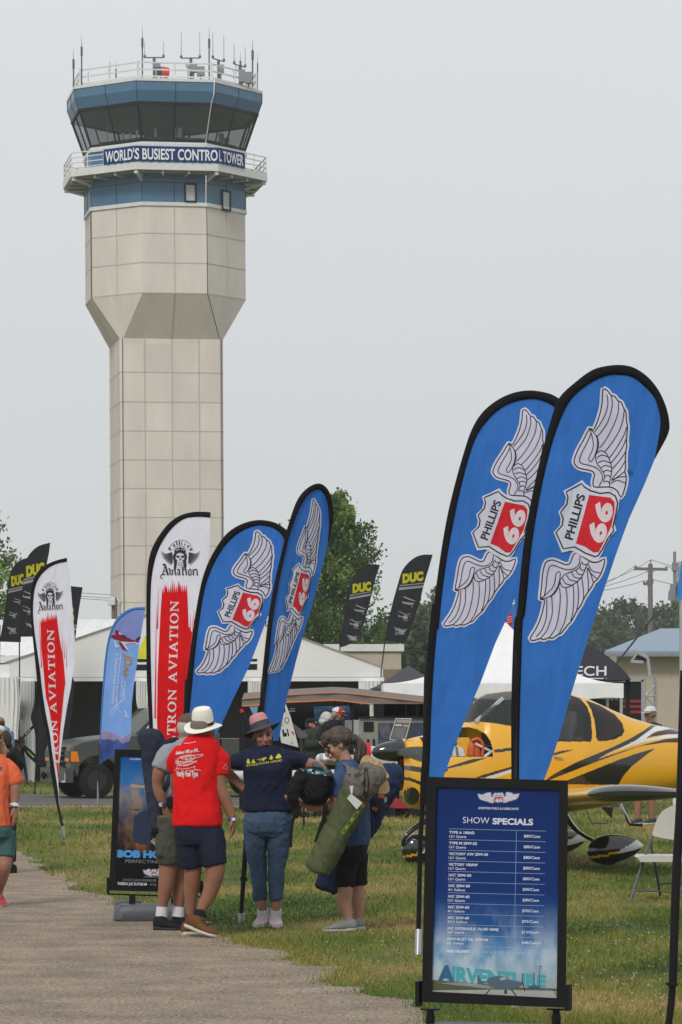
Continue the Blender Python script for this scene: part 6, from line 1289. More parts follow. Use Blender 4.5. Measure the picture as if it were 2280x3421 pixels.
# the far side carries the same paint as the near one: mirror it over the centre plane first
n3 = np.array(nv); ds = (CC - np.array(fc(1365, HZ))) @ n3; CC = CC - np.where(ds < 0, 2 * ds, 0)[:, None] * n3
PX, PY = CXP + CC[:, 0] / CC[:, 1] * FPX, HZ - (CC[:, 2] - CH) / CC[:, 1] * FPX
MI = np.zeros(len(Q_), int); HIT = np.zeros(len(Q_), bool)
for P_ in BLK: MI[inside_np(PX, PY, cr(P_, 4, True) if len(P_) > 12 and False else P_)] = 1
for P_ in WHT: MI[inside_np(PX, PY, P_)] = 2
MI[((PX - 1376) / 27) ** 2 + ((PY - 2660) / 30) ** 2 < 1] = 1
for _, _, P_ in PAINT: HIT |= inside_np(PX, PY, P_)
OUT_ = inside_np(PX, PY, BAY); KEEP = ~OUT_ & ~HIT
ffs = [tuple(q) for q in Q_[KEEP].tolist()]; fm = MI[KEEP].tolist(); winf = [tuple(q) for q in Q_[HIT & ~OUT_].tolist()]
def sub(vs_, fs_, ms_):
    used = sorted({i for f_ in fs_ for i in f_}); mp_ = {u: n_ for n_, u in enumerate(used)}; b_ = MB(); b_.v = [tuple(vs_[u]) for u in used]; b_.f = [tuple(mp_[i] for i in f_) for f_ in fs_]; b_.m = list(ms_); return b_
b_ = sub(vs, ffs, fm); b_.build('fuselage', [yp, pb, pw], AP, smooth=60)
b_ = sub(vs, winf, [0] * len(winf)); b_.build('canopy_windows', pgl, AP, smooth=60)
# inside: seats, roll bar, dark floor
m = MB(); m.bar(fc(*zq((440, 215)), .35), fc(*zq((590, 85)), .3), .035); m.bar(fc(*zq((440, 215)), -.35), fc(*zq((590, 85)), -.3), .035); m.build('roll_bar', mat('pale_grey', (.45, .46, .46)), AP)
dkg = mat('seat_dark', (.05, .05, .055), rough=.8)
for sx, s_ in ((700, .25), (700, -.25), (935, .25), (935, -.25)):
    m = MB(); a, b = fc(*zq((sx, 320)), s_), fc(*zq((sx + 35, 160)), s_); m.tube([a, a.lerp(b, .6), b], [.2, .19, .1], 12, flat=.35, up=av, sm=3); m.build('seat', dkg if sx < 900 else mat('seat_grey', (.22, .22, .22)), AP, smooth=80)
m = MB(); a, b = fc(*zq((390, 345))), fc(*zq((1080, 345))); m.box((a + b) / 2, ((b - a).length, .8, .02), rz=R(YAW)); m.build('cabin_floor', dkg, AP)
# engine bay
eng = mat('engine_dark', (.03, .03, .03), rough=.6); org_ = mat('orange_hose', (.55, .10, .02), rough=.5)
m = MB(); a = fc(*zq((120, 330))); b = fc(*zq((330, 345))); m.box((a + b) / 2 - Vector((0, 0, .02)), ((b - a).length, .55, .2), rz=R(YAW))
for k in range(3):
    for s_ in (-1, 1): c = fc(*zq((190 + 70 * k, 360)), .32 * s_); m.box(c, (.1, .16, .14), rz=R(YAW))
m.box(fc(*zq((536, 340))), (.01, .95, .3), rz=R(YAW)); m.build('engine', eng, AP)
m = MB(); m.prism([fc(*zq(p), .40) for p in ((345, 300), (405, 300), (415, 330), (412, 404), (350, 404), (335, 350))], nv * -.3); m.build('engine_baffle', yp, AP)
m = MB(); m.add([fc(*zq(p), .43) for p in ((318, 350), (345, 345), (372, 360), (384, 402), (312, 404))], [(0, 1, 2, 3, 4)]); m.add([fc(*zq(p), .435) for p in ((330, 350), (342, 350), (350, 402), (336, 402))], [(0, 1, 2, 3)], 1); m.build('cylinder_cover', [pw, mat('mid_grey', (.16, .16, .16))], AP)
for pts in (((415, 400), (420, 350), (435, 330), (445, 345), (448, 402)),): m = MB(); m.tube([fc(*zq(p), .4) for p in pts], .05, 10, sm=4); m.build('intake_hose', org_, AP, smooth=80)
m = MB(); m.tube([fc(*zq(p), .46) for p in ((418, 318), (450, 308), (475, 325), (482, 360), (476, 400))], .018, 8, sm=5); m.build('hose', org_, AP, smooth=80)
m = MB(); m.tube([fc(*zq(p), .46) for p in ((440, 335), (530, 378))], .015, 8); m.tube([fc(*zq(p), .46) for p in ((530, 375), (488, 408))], .02, 8); m.build('engine_mount', pw, AP)
# spinner and blades
sb = fc(*zn((1345, 618))); m = MB(); rings = []
for t in np.linspace(0, 1, 14): r_ = .122 * math.sqrt(max(0, 1 - ((1 - t)) ** 2.1)) + .0005; c = fc(*zn((945 + (1350 - 945) * t, 640 - 22 * t))); rings.append([c + nv * (r_ * math.cos(2 * PI * k / 28)) + Vector((0, 0, r_ * math.sin(2 * PI * k / 28))) for k in range(28)])
m.loft(rings); m.build('spinner', pb, AP, smooth=60)
m = MB()
for p in ((1055, 540), (1132, 610), (1275, 478), (1124, 738), (1365, 590), (1370, 735), (1330, 520)): c = fc(*zn(p), .10); m.ell(c, .004, 0, 6, 4)
m.build('spinner_screws', chrome, AP)
bm = mat('blade_green_grey', (.075, .085, .080), rough=.4)
bb = [(1280, 650, 20), (1320, 640, 42), (1400, 640, 62), (1480, 645, 78), (1568, 652, 88), (1680, 660, 84), (1760, 668, 60), (1800, 672, 15)]
m = MB(); rings = []
for x, y, h in bb:
    c = fc(*zn((x, y)), .10 + (x - 1280) / 520 * .55); up = Vector((0, 0, 1)); k = h / 3.92 * .00335; rings.append([c + up * k, c + nv * .018, c - up * k, c - nv * .018])
m.loft(rings); m.build('propeller_blade', bm, AP, smooth=50); m = MB(); m.ell(fc(*zn((1560, 652)), .395), (.028, .006, .014)); 
rings = [[p - nv * (.2 + 2 * (p - sb).dot(nv)) * 1 + Vector((0, 0, 0)) for p in r] for r in rings]; m2 = MB(); m2.loft(rings); m2.build('propeller_blade', bm, AP, smooth=50)
m.build('blade_badge', mat('badge_rust', (.25, .10, .05)), AP)
# wing on our side: airfoil from root to tip
def airfoil(c, chord, t, n=20):
    pts = []
    for i in range(n + 1): x = (1 - math.cos(PI * i / n)) / 2; y = 5 * t * (.2969 * math.sqrt(x) - .126 * x - .3516 * x * x + .2843 * x ** 3 - .1015 * x ** 4); pts.append((x, y))
    up = [(x, y * 1.15 + .0) for x, y in pts]; lo = [(x, -y * .8) for x, y in pts[1:-1]][::-1]
    return [c + av * (x * chord) + Vector((0, 0, y * chord)) for x, y in up + lo]
tipLE = W(1962, 2655, 35.4); wl = 4.35; rootLE = tipLE + (-nv) * wl; rootLE.z = tipLE.z - .18
rings = [airfoil(rootLE.lerp(tipLE, t), 1.42 - .12 * t, .135) for t in np.linspace(0, 1, 12)] + [airfoil(tipLE + nv * .10 + Vector((0, 0, .01)), 1.26, .10), airfoil(tipLE + nv * .16 + av * .03 + Vector((0, 0, .012)), 1.16, .04)]
m = MB(); nA = len(rings[0]); 
for i in range(len(rings) - 1):
    for j in range(nA):
        k = (j + 1) % nA; q = [rings[i][j], rings[i][k], rings[i + 1][k], rings[i + 1][j]]; m.add(q, [(0, 1, 2, 3)], 1 if i >= 11 else 0)
m.add(rings[-1], [tuple(range(nA))], 1)
me = m.mesh(); import bmesh
bmh = bmesh.new(); bmh.from_mesh(me); bmesh.ops.remove_doubles(bmh, verts=bmh.verts, dist=1e-5); bmh.to_mesh(me); bmh.free()
put('wing', me, [yp, pb], AP, None, 50)
far = [[p - nv * 2 * ((p - fc(1365, HZ)).dot(nv)) for p in r] for r in rings]; m = MB(); m.loft(far); m.build('wing', yp, AP, smooth=50)
# tail, out of view to the right
tb = fc(2560, 2520); m = MB(); m.prism([fc(2470, 2490, .03), fc(2600, 2500, .03), fc(2640, 2300, .03), fc(2570, 2300, .03)], nv * -.06); m.build('tail_fin', yp, AP); m = MB(); rr = [airfoil(fc(2580, 2510) + nv * k, .75 - abs(k) * .12, .09) for k in (-1.5, 0, 1.5)]; m.loft(rr); m.build('tailplane', yp, AP, smooth=50)
# undercarriage
def pant(c, L, Hh, Wd, tail, name='wheel_fairing'):
    m = MB(); rings = []; N = 60; M_ = 40
    for i in range(N + 1):
        t = i / N; k = math.sqrt(max(0, 1 - ((t - .36) / (.36 if t < .36 else .64)) ** 2)) ** (1.0 if t < .36 else 1.45); k = max(k, .004)
        rings.append([c + av * ((t - .36) * L) + nv * (Wd / 2 * k * math.cos(2 * PI * j / M_)) + Vector((0, 0, Hh / 2 * k * math.sin(2 * PI * j / M_) + (t - .36) * tail)) for j in range(M_)])
    for i in range(N):
        for j in range(M_):
            q = [rings[i][j], rings[i][(j + 1) % M_], rings[i + 1][(j + 1) % M_], rings[i + 1][j]]; cc = sum(q, Vector()) / 4; u_ = (cc - c).dot(av) / L; v_ = (cc.z - c.z) / Hh
            yl = -.16 + .45 * (u_ + .36) ** 1.3 - .1; mi = 1
            if yl - .045 < v_ < yl + .035 and u_ < .32: mi = 0
            if u_ > .12 and -.12 + (u_ - .12) * .35 < v_ < -.06 + (u_ - .12) * 1.0: mi = 2
            m.add(q, [(0, 1, 2, 3)], mi)
    me = m.mesh(); b2 = bmesh.new(); b2.from_mesh(me); bmesh.ops.remove_doubles(b2, verts=b2.verts, dist=1e-5); b2.to_mesh(me); b2.free(); put(name, me, [yp, pb, pw], AP, None, 60)
cR = W(2030, 2838, 39.1); pant(cR, .66, .33, .26, .06); cL = W(1388, 2836, 39.3); pant(cL, .44, .34, .24, .02); cF = cR - nv * 2.2; pant(cF, .66, .33, .26, .06)
for c in (cR, cL, cF): m = MB(); m.tube([c + nv * .06 - Vector((0, 0, .05)), c - nv * .06 - Vector((0, 0, .05))], .13, 20); m.build('wheel', rub, AP, smooth=50)
m = MB(); m.tube([W(1880, 2712, 40.1), W(*zq((1000, 815)), 39.5), cR + Vector((-.05, 0, .05))], [.05, .035, .035], 10, flat=.5, sm=3); m.build('gear_leg', pb, AP, smooth=60)
m = MB(); m.tube([W(1830, 2712, 40.6), cF + Vector((-.05, 0, .05))], [.05, .035], 10, flat=.5); m.build('gear_leg', pb, AP, smooth=60)
m = MB(); m.tube([W(1480, 2720, 39.4), W(*zq((135, 775)), 39.3), W(*zq((50, 850)), 39.2), cL + Vector((-.1, 0, -.02))], [.035, .03, .028, .03], 10, sm=3); m.build('nose_gear_leg', pb, AP, smooth=60)
m = MB(); m.tube([W(*zq((1235, 672)), 40.2), W(*zq((1282, 775)), 39.6), W(*zq((1350, 779)), 39.5)], .017, 8); m.build('boarding_step', pb, AP, smooth=60)
m = MB(); m.tube([W(*zq((1040, 690)), 40.2), W(*zq((1075, 770)), 40.0), W(*zq((1160, 768)), 40)], .006, 6); m.build('pitot_drain', gry, AP)
m = MB(); m.prism([W(*zq(p), 40.3) for p in ((1125, 680), (1190, 680), (1184, 745))], (0, .03, 0)); m.build('belly_fin', pb, AP)
m = MB(); m.tube([fc(*zq((868, 403)), .6), fc(*zq((880, 405)), .61), fc(*zq((920, 414)), .605)], [.012, .02, .006], 8, flat=.6); m.build('door_handle', chrome, AP, smooth=60)
# sheet of information standing on the cowl
SI = thing('info_sheet', fc(*zn((1285, 480))), 'grey printed information sheet propped upright on the nose of the yellow aeroplane', 'sign')
fi_ = plane(1340, 39.4, 0); m = MB(); qd = [zn(p) for p in ((1265, 193), (1472, 195), (1385, 507), (1180, 474))]; m.prism([fi_(*p) for p in qd], (0, .004, 0)); ip = quad(*qd)
bx = lambda u0, v0, u1, v1: [ip(u0, v0), ip(u1, v0), ip(u1, v1), ip(u0, v1)]
patch(m, fi_, bx(.04, .03, .96, .97), 1, .001); patch(m, fi_, bx(.10, .06, .93, .20), 2, .0016); patch(m, fi_, bx(.15, .13, .45, .19), 3, .002); patch(m, fi_, bx(.5, .12, .9, .19), 3, .002); patch(m, fi_, bx(.1, .28, .5, .34), 0, .002); patch(m, fi_, bx(.62, .28, .95, .36), 3, .002); patch(m, fi_, bx(.80, .87, .98, .99), 0, .002)
for k in range(9): patch(m, fi_, bx(.15 + .1 * (k % 3 == 0), .42 + .052 * k, .88 - .07 * (k % 2), .432 + .052 * k), 4, .002)
m.build('panel', [mat('sheet_white', (.6, .6, .6)), mat('sheet_grey', (.10, .11, .115)), mat('sheet_sky', (.2, .28, .42)), mat('sheet_tan', (.42, .30, .16)), mat('sheet_text', (.25, .26, .27))], SI)

# ================================================================== UNDER THE AWNING, BEHIND THE WOMEN
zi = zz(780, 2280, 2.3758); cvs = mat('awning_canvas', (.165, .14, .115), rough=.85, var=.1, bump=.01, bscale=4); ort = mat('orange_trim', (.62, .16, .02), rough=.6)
AW = thing('awning', W(1100, 2399, 60) * 1, 'long tan fabric awning with orange piping stretched over the displays', 'awning'); AW.location.z = 0; ORG[AW].z = 0
fw = plane(1100, 60); topl = [(70, 135), (200, 125), (410, 105), (600, 95), (800, 85), (890, 90), (1000, 100), (1240, 128), (1540, 162)]; botl = [(70, 188), (200, 181), (410, 160), (620, 150), (800, 142), (890, 150), (1000, 163), (1240, 187), (1540, 207)]
def seg(l, n=40):
    P_ = [zi(p) for p in l]; X_ = np.linspace(P_[0][0], P_[-1][0], n); return [(x, np.interp(x, [p[0] for p in P_], [p[1] for p in P_])) for x in X_]
tt, bt = seg(topl), seg(botl)
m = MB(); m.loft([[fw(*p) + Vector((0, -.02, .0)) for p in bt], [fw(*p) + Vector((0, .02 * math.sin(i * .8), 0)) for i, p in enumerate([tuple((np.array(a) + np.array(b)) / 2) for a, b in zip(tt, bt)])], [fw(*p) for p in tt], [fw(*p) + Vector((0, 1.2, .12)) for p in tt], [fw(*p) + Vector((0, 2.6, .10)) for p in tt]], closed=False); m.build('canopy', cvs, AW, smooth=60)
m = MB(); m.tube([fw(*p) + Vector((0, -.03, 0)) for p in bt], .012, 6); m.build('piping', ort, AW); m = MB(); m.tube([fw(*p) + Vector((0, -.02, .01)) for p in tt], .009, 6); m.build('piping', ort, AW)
m = MB(); m.prism([fw(*zi(p)) + Vector((0, 1.0, 0)) for p in ((880, 95), (935, 58), (1000, 65), (1240, 128))], (0, .8, 0)); m.build('raised_corner', cvs, AW)
m = MB(); p = fw(*zi((75, 162))); m.bar((p.x, 60.02, 0), p + Vector((0, .02, 0)), .03); m.build('pole', blk, AW)
for x, y0 in ((805, 150), (941, 165)): m = MB(); p = fw(*zi((x, y0))); m.bar((p.x, 60.1, 0), p + Vector((0, .1, 0)), .05); m.build('pole', blk, AW)
m = MB(); m.bar(fw(*zi((870, 150)), -.1), fw(*zi((1040, 235)), -1.2), .03); m.build('strut', blk, AW)
BK = thing('backdrop', W(1000, 2399, 63) * 1, 'black cloth backdrop with a blue picture panel under the tan awning', 'backdrop'); BK.location.z = 0; ORG[BK].z = 0
fk = plane(1000, 63); m = MB(); a, b = fk(800, 0), fk(1235, 0); m.box2((a.x, 63, 0), (b.x, 63.06, fk(0, 2352).z))
for (x0, y0, x1, y1, mi) in ((450, 205, 490, 212, 2), (440, 222, 492, 232, 2)): m.add([fk(*zi(p), .004) for p in ((x0, y1), (x1, y1), (x1, y0), (x0, y0))], [(0, 1, 2, 3)], mi)
m.build('cloth', [mat('backdrop_black', (.012, .013, .016), rough=.8), inkb, inkg], BK)
m = MB(); m.add([fk(*zi(p), .02) for p in ((640, 560), (926, 560), (926, 185), (640, 192))], [(0, 1, 2, 3)]); m.build('picture_panel', poster_mat('sky_panel', [(0, (.05, .12, .2)), (.5, (.08, .20, .34)), (1, (.03, .10, .22))], [(0, (.2, .3, .4)), (1, (.16, .28, .4))], [(0, .3), (1, .5)]), BK)
TLR = thing('camper_trailer', W(1330, 2399, 58) * 1, 'beige camper trailer with a dark window and blue contour graphic under the awning', 'trailer'); TLR.location.z = 0; ORG[TLR].z = 0
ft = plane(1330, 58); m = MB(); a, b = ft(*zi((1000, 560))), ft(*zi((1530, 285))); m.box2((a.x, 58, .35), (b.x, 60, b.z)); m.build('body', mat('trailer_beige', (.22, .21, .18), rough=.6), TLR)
m = MB(); m.prism([ft(*zi(p), .01) for p in ((1035, 312), (1112, 312), (1116, 320), (1116, 388), (1108, 392), (1040, 392), (1034, 384))], (0, .02, 0)); m.build('window', blk, TLR)
m = MB(); m.add([ft(*zi(p), .006) for p in ((1150, 520), (1530, 520), (1530, 318), (1150, 322))], [(0, 1, 2, 3)])
for s_ in (8, 16, 25, 36, 48, 60): ribbon(m, ft, [zi((1205 + s_ * math.cos(a) * (.7 + .2 * math.sin(2 * a)), 375 + s_ * 1.15 * math.sin(a))) for a in np.linspace(0, 2 * PI, 15)[:-1]], .8, 1, .009, True, 3)
for s_ in (15, 30, 48): ribbon(m, ft, [zi((1180 + s_ * math.cos(a), 500 + s_ * .8 * math.sin(a))) for a in np.linspace(PI, 2 * PI, 9)], .8, 1, .009, False, 2)
m.build('graphic', [mat('graphic_navy', (.022, .035, .065), rough=.5), inkg], TLR)
for x in (1070, 1115): m = MB(); m.box(ft(*zi((x, 480)), .02), (.03, .03, .13)); m.build('latch', blkr, TLR)
m = MB(); a, b = ft(*zi((1000, 284))), ft(*zi((1530, 284))); m.box2((a.x, 57.95, a.z), (b.x, 60, a.z + .035))
for x in (1120, 1200, 1290, 1380, 1470): p = ft(*zi((x, 284))); m.box2((p.x, 58.3, p.z + .03), (p.x + .35, 59.6, p.z + .24))
m.build('roof_rack', blkr, TLR)
m = MB(); p = ft(*zi((1260, 600))); m.tube([(p.x, 57.98, .36), (p.x, 58.25, .36)], .36, 24); m.build('wheel', rub, TLR, smooth=50)
for x0, y0, x1, y1, lb in ((886, 298, 944, 420, 'grey display panel on the left of the awning pole'), (955, 296, 998, 420, 'lighter grey display panel on the right of the awning pole')):
    f_ = plane(1165, 57); m = MB(); T_ = thing('notice_screen', f_(*zi(((x0 + x1) / 2, 560))) * 1, lb, 'panel'); T_.location.z = 0; ORG[T_].z = 0
    m.prism([f_(*zi(p)) for p in ((x0, y1), (x0, y0), (x1, y0 + 2), (x1, y1))], (0, .03, 0)); m.build('panel', mat('panel_grey' + str(x0), (.16, .165, .17) if x0 < 900 else (.30, .31, .32)), T_); m = MB(); p = f_(*zi(((x0 + x1) / 2, y1 - 3))); m.bar((p.x, p.y + .04, 0), p + Vector((0, .04, 0)), .03); m.build('post', blk, T_)
for x in (1020, 1130):
    f_ = plane(1300, 61.5)
WB = thing('display_board', W(965, 2399, 52) * 1, 'tilted white board with black and red hardware mounted on it', 'board'); WB.location.z = 0; ORG[WB].z = 0
f_ = plane(965, 52, -20); m = MB(); m.prism([f_(*zi(p)) for p in ((398, 162), (415, 165), (455, 270), (490, 400), (518, 515), (380, 478), (362, 350))], (0, .03, 0))
ribbon(m, f_, [zi((425 + 16 * math.cos(a), 300 + 22 * math.sin(a))) for a in np.linspace(0, 2 * PI, 11)[:-1]], 2, 1, .003, True, 3)
for q in ([(388, 375), (402, 372), (404, 400), (390, 402)], [(392, 402), (424, 398), (426, 428), (396, 430)], [(422, 370), (432, 368), (446, 425), (436, 428)], [(398, 190), (410, 195), (416, 240), (402, 235)]): patch(m, f_, [zi(p) for p in q], 1, .003)
ribbon(m, f_, [zi(p) for p in ((460, 385), (482, 400), (462, 395), (484, 410), (468, 415))], 2.5, 2, .003); ribbon(m, f_, [zi(p) for p in ((368, 305), (385, 320), (378, 335), (400, 338))], 1.6, 1, .003); ribbon(m, f_, [zi(p) for p in ((455, 470), (470, 480), (462, 490))], 2, 2, .003)
m.build('board', [mat('board_white', (.52, .52, .50)), blkp, crd2], WB); m = MB(); p = f_(*zi((450, 495)), -.05); m.bar(p, (p.x, p.y + .4, 0), .04); p2 = f_(*zi((395, 470)), -.05); m.bar(p2, (p2.x, p2.y, 0), .04); m.build('easel', blk, WB)
TE = thing('ground_tarp', W(1000, 2399, 53) * 1, 'grey tarpaulin corner stretched behind the hardware board', 'tarpaulin'); TE.location.z = 0; ORG[TE].z = 0
m = MB(); m.prism([W(*zi(p), 53) for p in ((470, 320), (600, 420), (560, 445), (515, 440))], (0, .02, 0)); m.build('sheet', mat('tarp_grey', (.08, .08, .08)), TE); m = MB(); m.bar(W(*zi((560, 440)), 53.05), (W(*zi((560, 440)), 53.05).x, 53.05, 0), .03); m.build('post', blk, TE)
# grey aircraft with striped wing
GA = thing('aeroplane', W(1000, 2399, 48) * 1, 'small grey aeroplane with white and grey wing stripes standing behind the two women', 'aeroplane'); GA.location.z = 0; ORG[GA].z = 0
gpm = mat('plane_grey', (.30, .31, .33), rough=.4, coat=.2)
m = MB(); m.tube([W(720, 2592, 48.5), W(820, 2592, 48.4), W(1000, 2592, 48), W(1180, 2590, 47.6)], [.066, .072, .08, .085], 14, flat=1.0); m.build('wing', mat('wing_pale', (.45, .46, .48), rough=.35), GA, smooth=60)
m = MB(); rings = []
for i in range(60):
    t = i / 59; sx = 1055 + 150 * t; h = (18.5 * math.sqrt(max(0, 1 - (1 - min(1, t * 6)) ** 2)) + .5) * .0043; c = W(sx, 2534 + 8 * t, 50)
    rings.append([c + Vector((0, .25 * min(1, t * 6 + .05) * math.cos(2 * PI * k / 16), h * math.sin(2 * PI * k / 16))) for k in range(16)])
m.loft(rings); m.m = [0] * len(m.f)
for q, f_i in enumerate(m.f):
    i = q // 16
    if i < 5 or 9 < i < 15: m.m[q] = 1
m.build('wing_tip', [gpm, mat('stripe_white', (.62, .62, .62))], GA, smooth=60)
m = MB(); m.tube([W(1190, 2535, 50.3), W(1235, 2530, 50.3), W(1300, 2545, 50.4), W(1450, 2550, 50.6)], [.15, .17, .19, .17], 18, sm=3); m.build('fuselage', mat('cowl_white', (.5, .5, .5), rough=.3), GA, smooth=60)
m = MB(); m.tube([W(1212, 2518, 50.28), W(1240, 2516, 50.28)], .15, 16); m.build('cowl_band', crd2, GA, smooth=60)
m = MB(); m.tube([W(1010, 2660, 48.2), W(1030, 2685, 48.2)], .03, 8); m.tube([W(1000, 2600, 48), W(1010, 2690, 48)], .03, 8); m.build('gear_strut', gry, GA)
m = MB(); c = W(1240, 2715, 50); m.tube([(c.x, 50, .14), (c.x, 50.12, .14)], .14, 16); m.build('wheel', rub, GA, smooth=50); m = MB(); m.bar((c.x, 50.05, .14), (c.x, 50.2, 1.0), .05); m.build('gear_strut', gry, GA)
BL = thing('propeller_blade_display', W(805, 2399, 55) * 1, 'thin black propeller blade with a red tip beside the pink hat', 'propeller'); BL.location.z = 0; ORG[BL].z = 0
m = MB(); m.tube([W(*zi((62, 215)), 55), W(*zi((85, 270)), 55), W(*zi((125, 345)), 55), W(*zi((170, 480)), 55)], [.02, .035, .04, .04], 8, flat=.4, up=(0, 1, 0)); m.build('blade', blk, BL, smooth=60)
m = MB(); m.tube([W(*zi((60, 211)), 54.97), W(*zi((72, 238)), 54.97)], [.022, .032], 8, flat=.6, up=(0, 1, 0)); m.build('red_tip', crd2, BL); m = MB(); p = W(*zi((170, 480)), 55); m.bar(p, (p.x, 55, 0), .06); m.build('post', blk, BL)
m = MB(); m.prism([W(*zi(p), 59) for p in ((128, 192), (195, 190), (190, 250), (160, 260))], (0, .02, 0)); BX = m.build('pennant', mat('pennant_blue', (.13, .27, .42)), None, loc=W(*zi((160, 225)), 59)); tag(BX, 'small pale blue pennant hanging below the left end of the awning', 'pennant')
# wagon
WG = thing('wagon', W(1342, 2399, 57.6) * 1, 'red folding wagon with black wheels parked under the nose of the yellow aeroplane', 'wagon'); WG.location.z = 0; ORG[WG].z = 0
a, b = W(1298, 2700, 57.6), W(1386, 2668, 57.6); m = MB(); m.box2((a.x, 57.5, a.z), (b.x, 58.1, b.z)); m.build('tub', mat('wagon_red', (.30, .012, .02), rough=.7), WG)
for x in (1306, 1382):
    for y in (57.45, 58.1): c = W(x, 2718, 57.6); m = MB(); m.tube([(c.x, y, .09), (c.x, y + .05, .09)], .088, 18); m.build('wheel', rub, WG, smooth=50)
m = MB(); m.tube([W(1298, 2690, 57.6), W(1270, 2640, 57.5), W(1262, 2610, 57.5)], .012, 6); m.build('handle', blk, WG)
m = MB()
for i in range(4): m.bar(a + Vector((0, 0, -.02)), (b.x, 57.5, a.z - .02), .03)
m.build('frame', blk, WG)
# crates of dark gear under the trailer
for i, (x0, x1, y0, y1) in enumerate(((1225, 1290, 2640, 2722), (1395, 1450, 2650, 2722))):
    m = MB(); a, b = W(x0, y1, 57.9), W(x1, y0, 57.9); m.box2((a.x, 57.9, 0), (b.x, 58.4, b.z)); m.box2((a.x - .015, 57.88, b.z - .06), (b.x + .015, 58.42, b.z + .01)); tag(m.build('storage_crate', blkr, None, loc=((a.x + b.x) / 2, 58.1, 0)), ('black crate left of the red wagon', 'black crate right of the red wagon')[i], 'crate', 'crates under the trailer')

# ================================================================== FOLDING CHAIR, RIGHT UPRIGHT
wpl = mat('chair_plastic', (.50, .49, .45), rough=.5, var=.05); tub = mat('chair_tube', (.085, .088, .095), rough=.4, metal=.3)
CHR = thing('folding_chair', W(2200, 2399, 31.3) * 1, 'white plastic folding chair with grey tube legs on the grass at the right', 'chair'); CHR.location.z = 0; ORG[CHR].z = 0
ch = lambda x, y, d=0: W(*zr_((x, y)), 31.3 + d)
m = MB()
back = [(762, 895), (775, 840), (800, 775), (840, 715), (900, 680), (938, 672), (960, 700), (1060, 705), (1120, 770), (1130, 900), (1120, 945), (1040, 945), (960, 938), (860, 925), (790, 910)]
m.prism([ch(*p) for p in cr(back, 4, True)], (0, .02, 0)); m.build('backrest', wpl, CHR, smooth=40)
m = MB(); rings = []
for y_, z_ in ((-.0, 0), (.0, .02)): pass
a = ch(640, 1065); b = ch(1125, 1065); zt_ = ch(0, 1052).z; zb_2 = ch(0, 1100).z
for t in np.linspace(0, 1, 9): y = 31.15 + .42 * t; r_ = .03 * math.sin(PI * t) ; rings.append([Vector((a.x - r_ * .3, y, zt_ - .018)), Vector((a.x + .02, y, zt_)), Vector((b.x - .02, y, zt_)), Vector((b.x + r_ * .3, y, zt_ - .018)), Vector((b.x - .02, y, zb_2)), Vector((a.x + .02, y, zb_2))])
m.loft(rings); m.build('seat', wpl, CHR, smooth=40)
for pts in (((765, 900, .2), (690, 1100, .05), (590, 1410, -.12)), ((1125, 900, .2), (1060, 1100, .05), (950, 1410, -.12))):
    m = MB(); m.tube([ch(*p) for p in pts], .0125, 10); m.build('front_leg', tub, CHR, smooth=60)
for pts in (((745, 960, .25), (775, 1100, .35), (822, 1362, .55)), ((1110, 960, .25), (1140, 1100, .35), (1185, 1362, .55))):
    m = MB(); m.tube([ch(*p) for p in pts], .0125, 10); m.build('rear_leg', tub, CHR, smooth=60)
m = MB(); m.tube([ch(618, 1345, -.09), ch(640, 1326, -.08), ch(900, 1335, -.08), ch(975, 1345, -.09)], .009, 8, sm=3); m.build('stretcher', tub, CHR, smooth=60); m = MB(); m.tube([ch(812, 1300, .5), ch(830, 1272, .5), ch(1100, 1274, .5), ch(1172, 1300, .5)], .009, 8, sm=3); m.build('stretcher', tub, CHR, smooth=60)
UR = thing('light_mast', W(2276, 2399, 66) * 1, 'grey mast with a blue box on top at the right edge', 'mast'); UR.location.z = 0; ORG[UR].z = 0
u_ = lambda x, y, d=0: W(2100 + x / 3.62, 1800 + y / 3.62, 66 + d)
m = MB(); m.tube([u_(645, 740), (u_(645, 0).x, 66, 0)], .045, 10); m.build('mast', alu, UR, smooth=60)
m = MB(); m.prism([u_(*p) for p in ((560, 600), (600, 470), (620, 270), (720, 262), (800, 300), (800, 745), (600, 748), (568, 700))], (0, .5, 0)); m.build('box', mat('box_cream', (.5, .5, .48), rough=.5), UR)
m = MB(); m.prism([u_(*p, -.01) for p in ((578, 600), (612, 500), (640, 268), (800, 290), (800, 738), (600, 740), (585, 690))], (0, .009, 0)); m.build('blue_face', mat('box_blue', (.03, .20, .56), rough=.4), UR)
m = MB(); m.bar(u_(560, 155, -.05), u_(560, 290, -.05), .055); m.bar(u_(565, 290, -.05), u_(560, 390, -.05), .11); m.bar(u_(560, 390, -.05), u_(562, 560, -.05), .06); m.bar(u_(505, 605, -.05), u_(565, 610, -.05), .15, .18); m.bar(u_(485, 685, -.06), u_(560, 690, -.06), .15, .18); m.build('bracket', gry, UR)
DR = thing('tent_curtain', W(2262, 2399, 60) * 1, 'white cloth bundled down the mast at the right edge', 'curtain'); DR.location.z = 0; ORG[DR].z = 0
m = MB(); rings = []
for i in range(20):
    t = i / 19; c = W(*zr_((975 - 14 * t, 200 + 470 * t)), 60); rings.append([c + Vector(((.07 + .02 * math.sin(t * 9)) * math.cos(2 * PI * k / 20) * (1 + .2 * math.sin(k * 2.3 + t * 3)), .06 * math.sin(2 * PI * k / 20), 0)) for k in range(20)])
m.loft(rings); m.build('cloth', tw, DR, smooth=70)
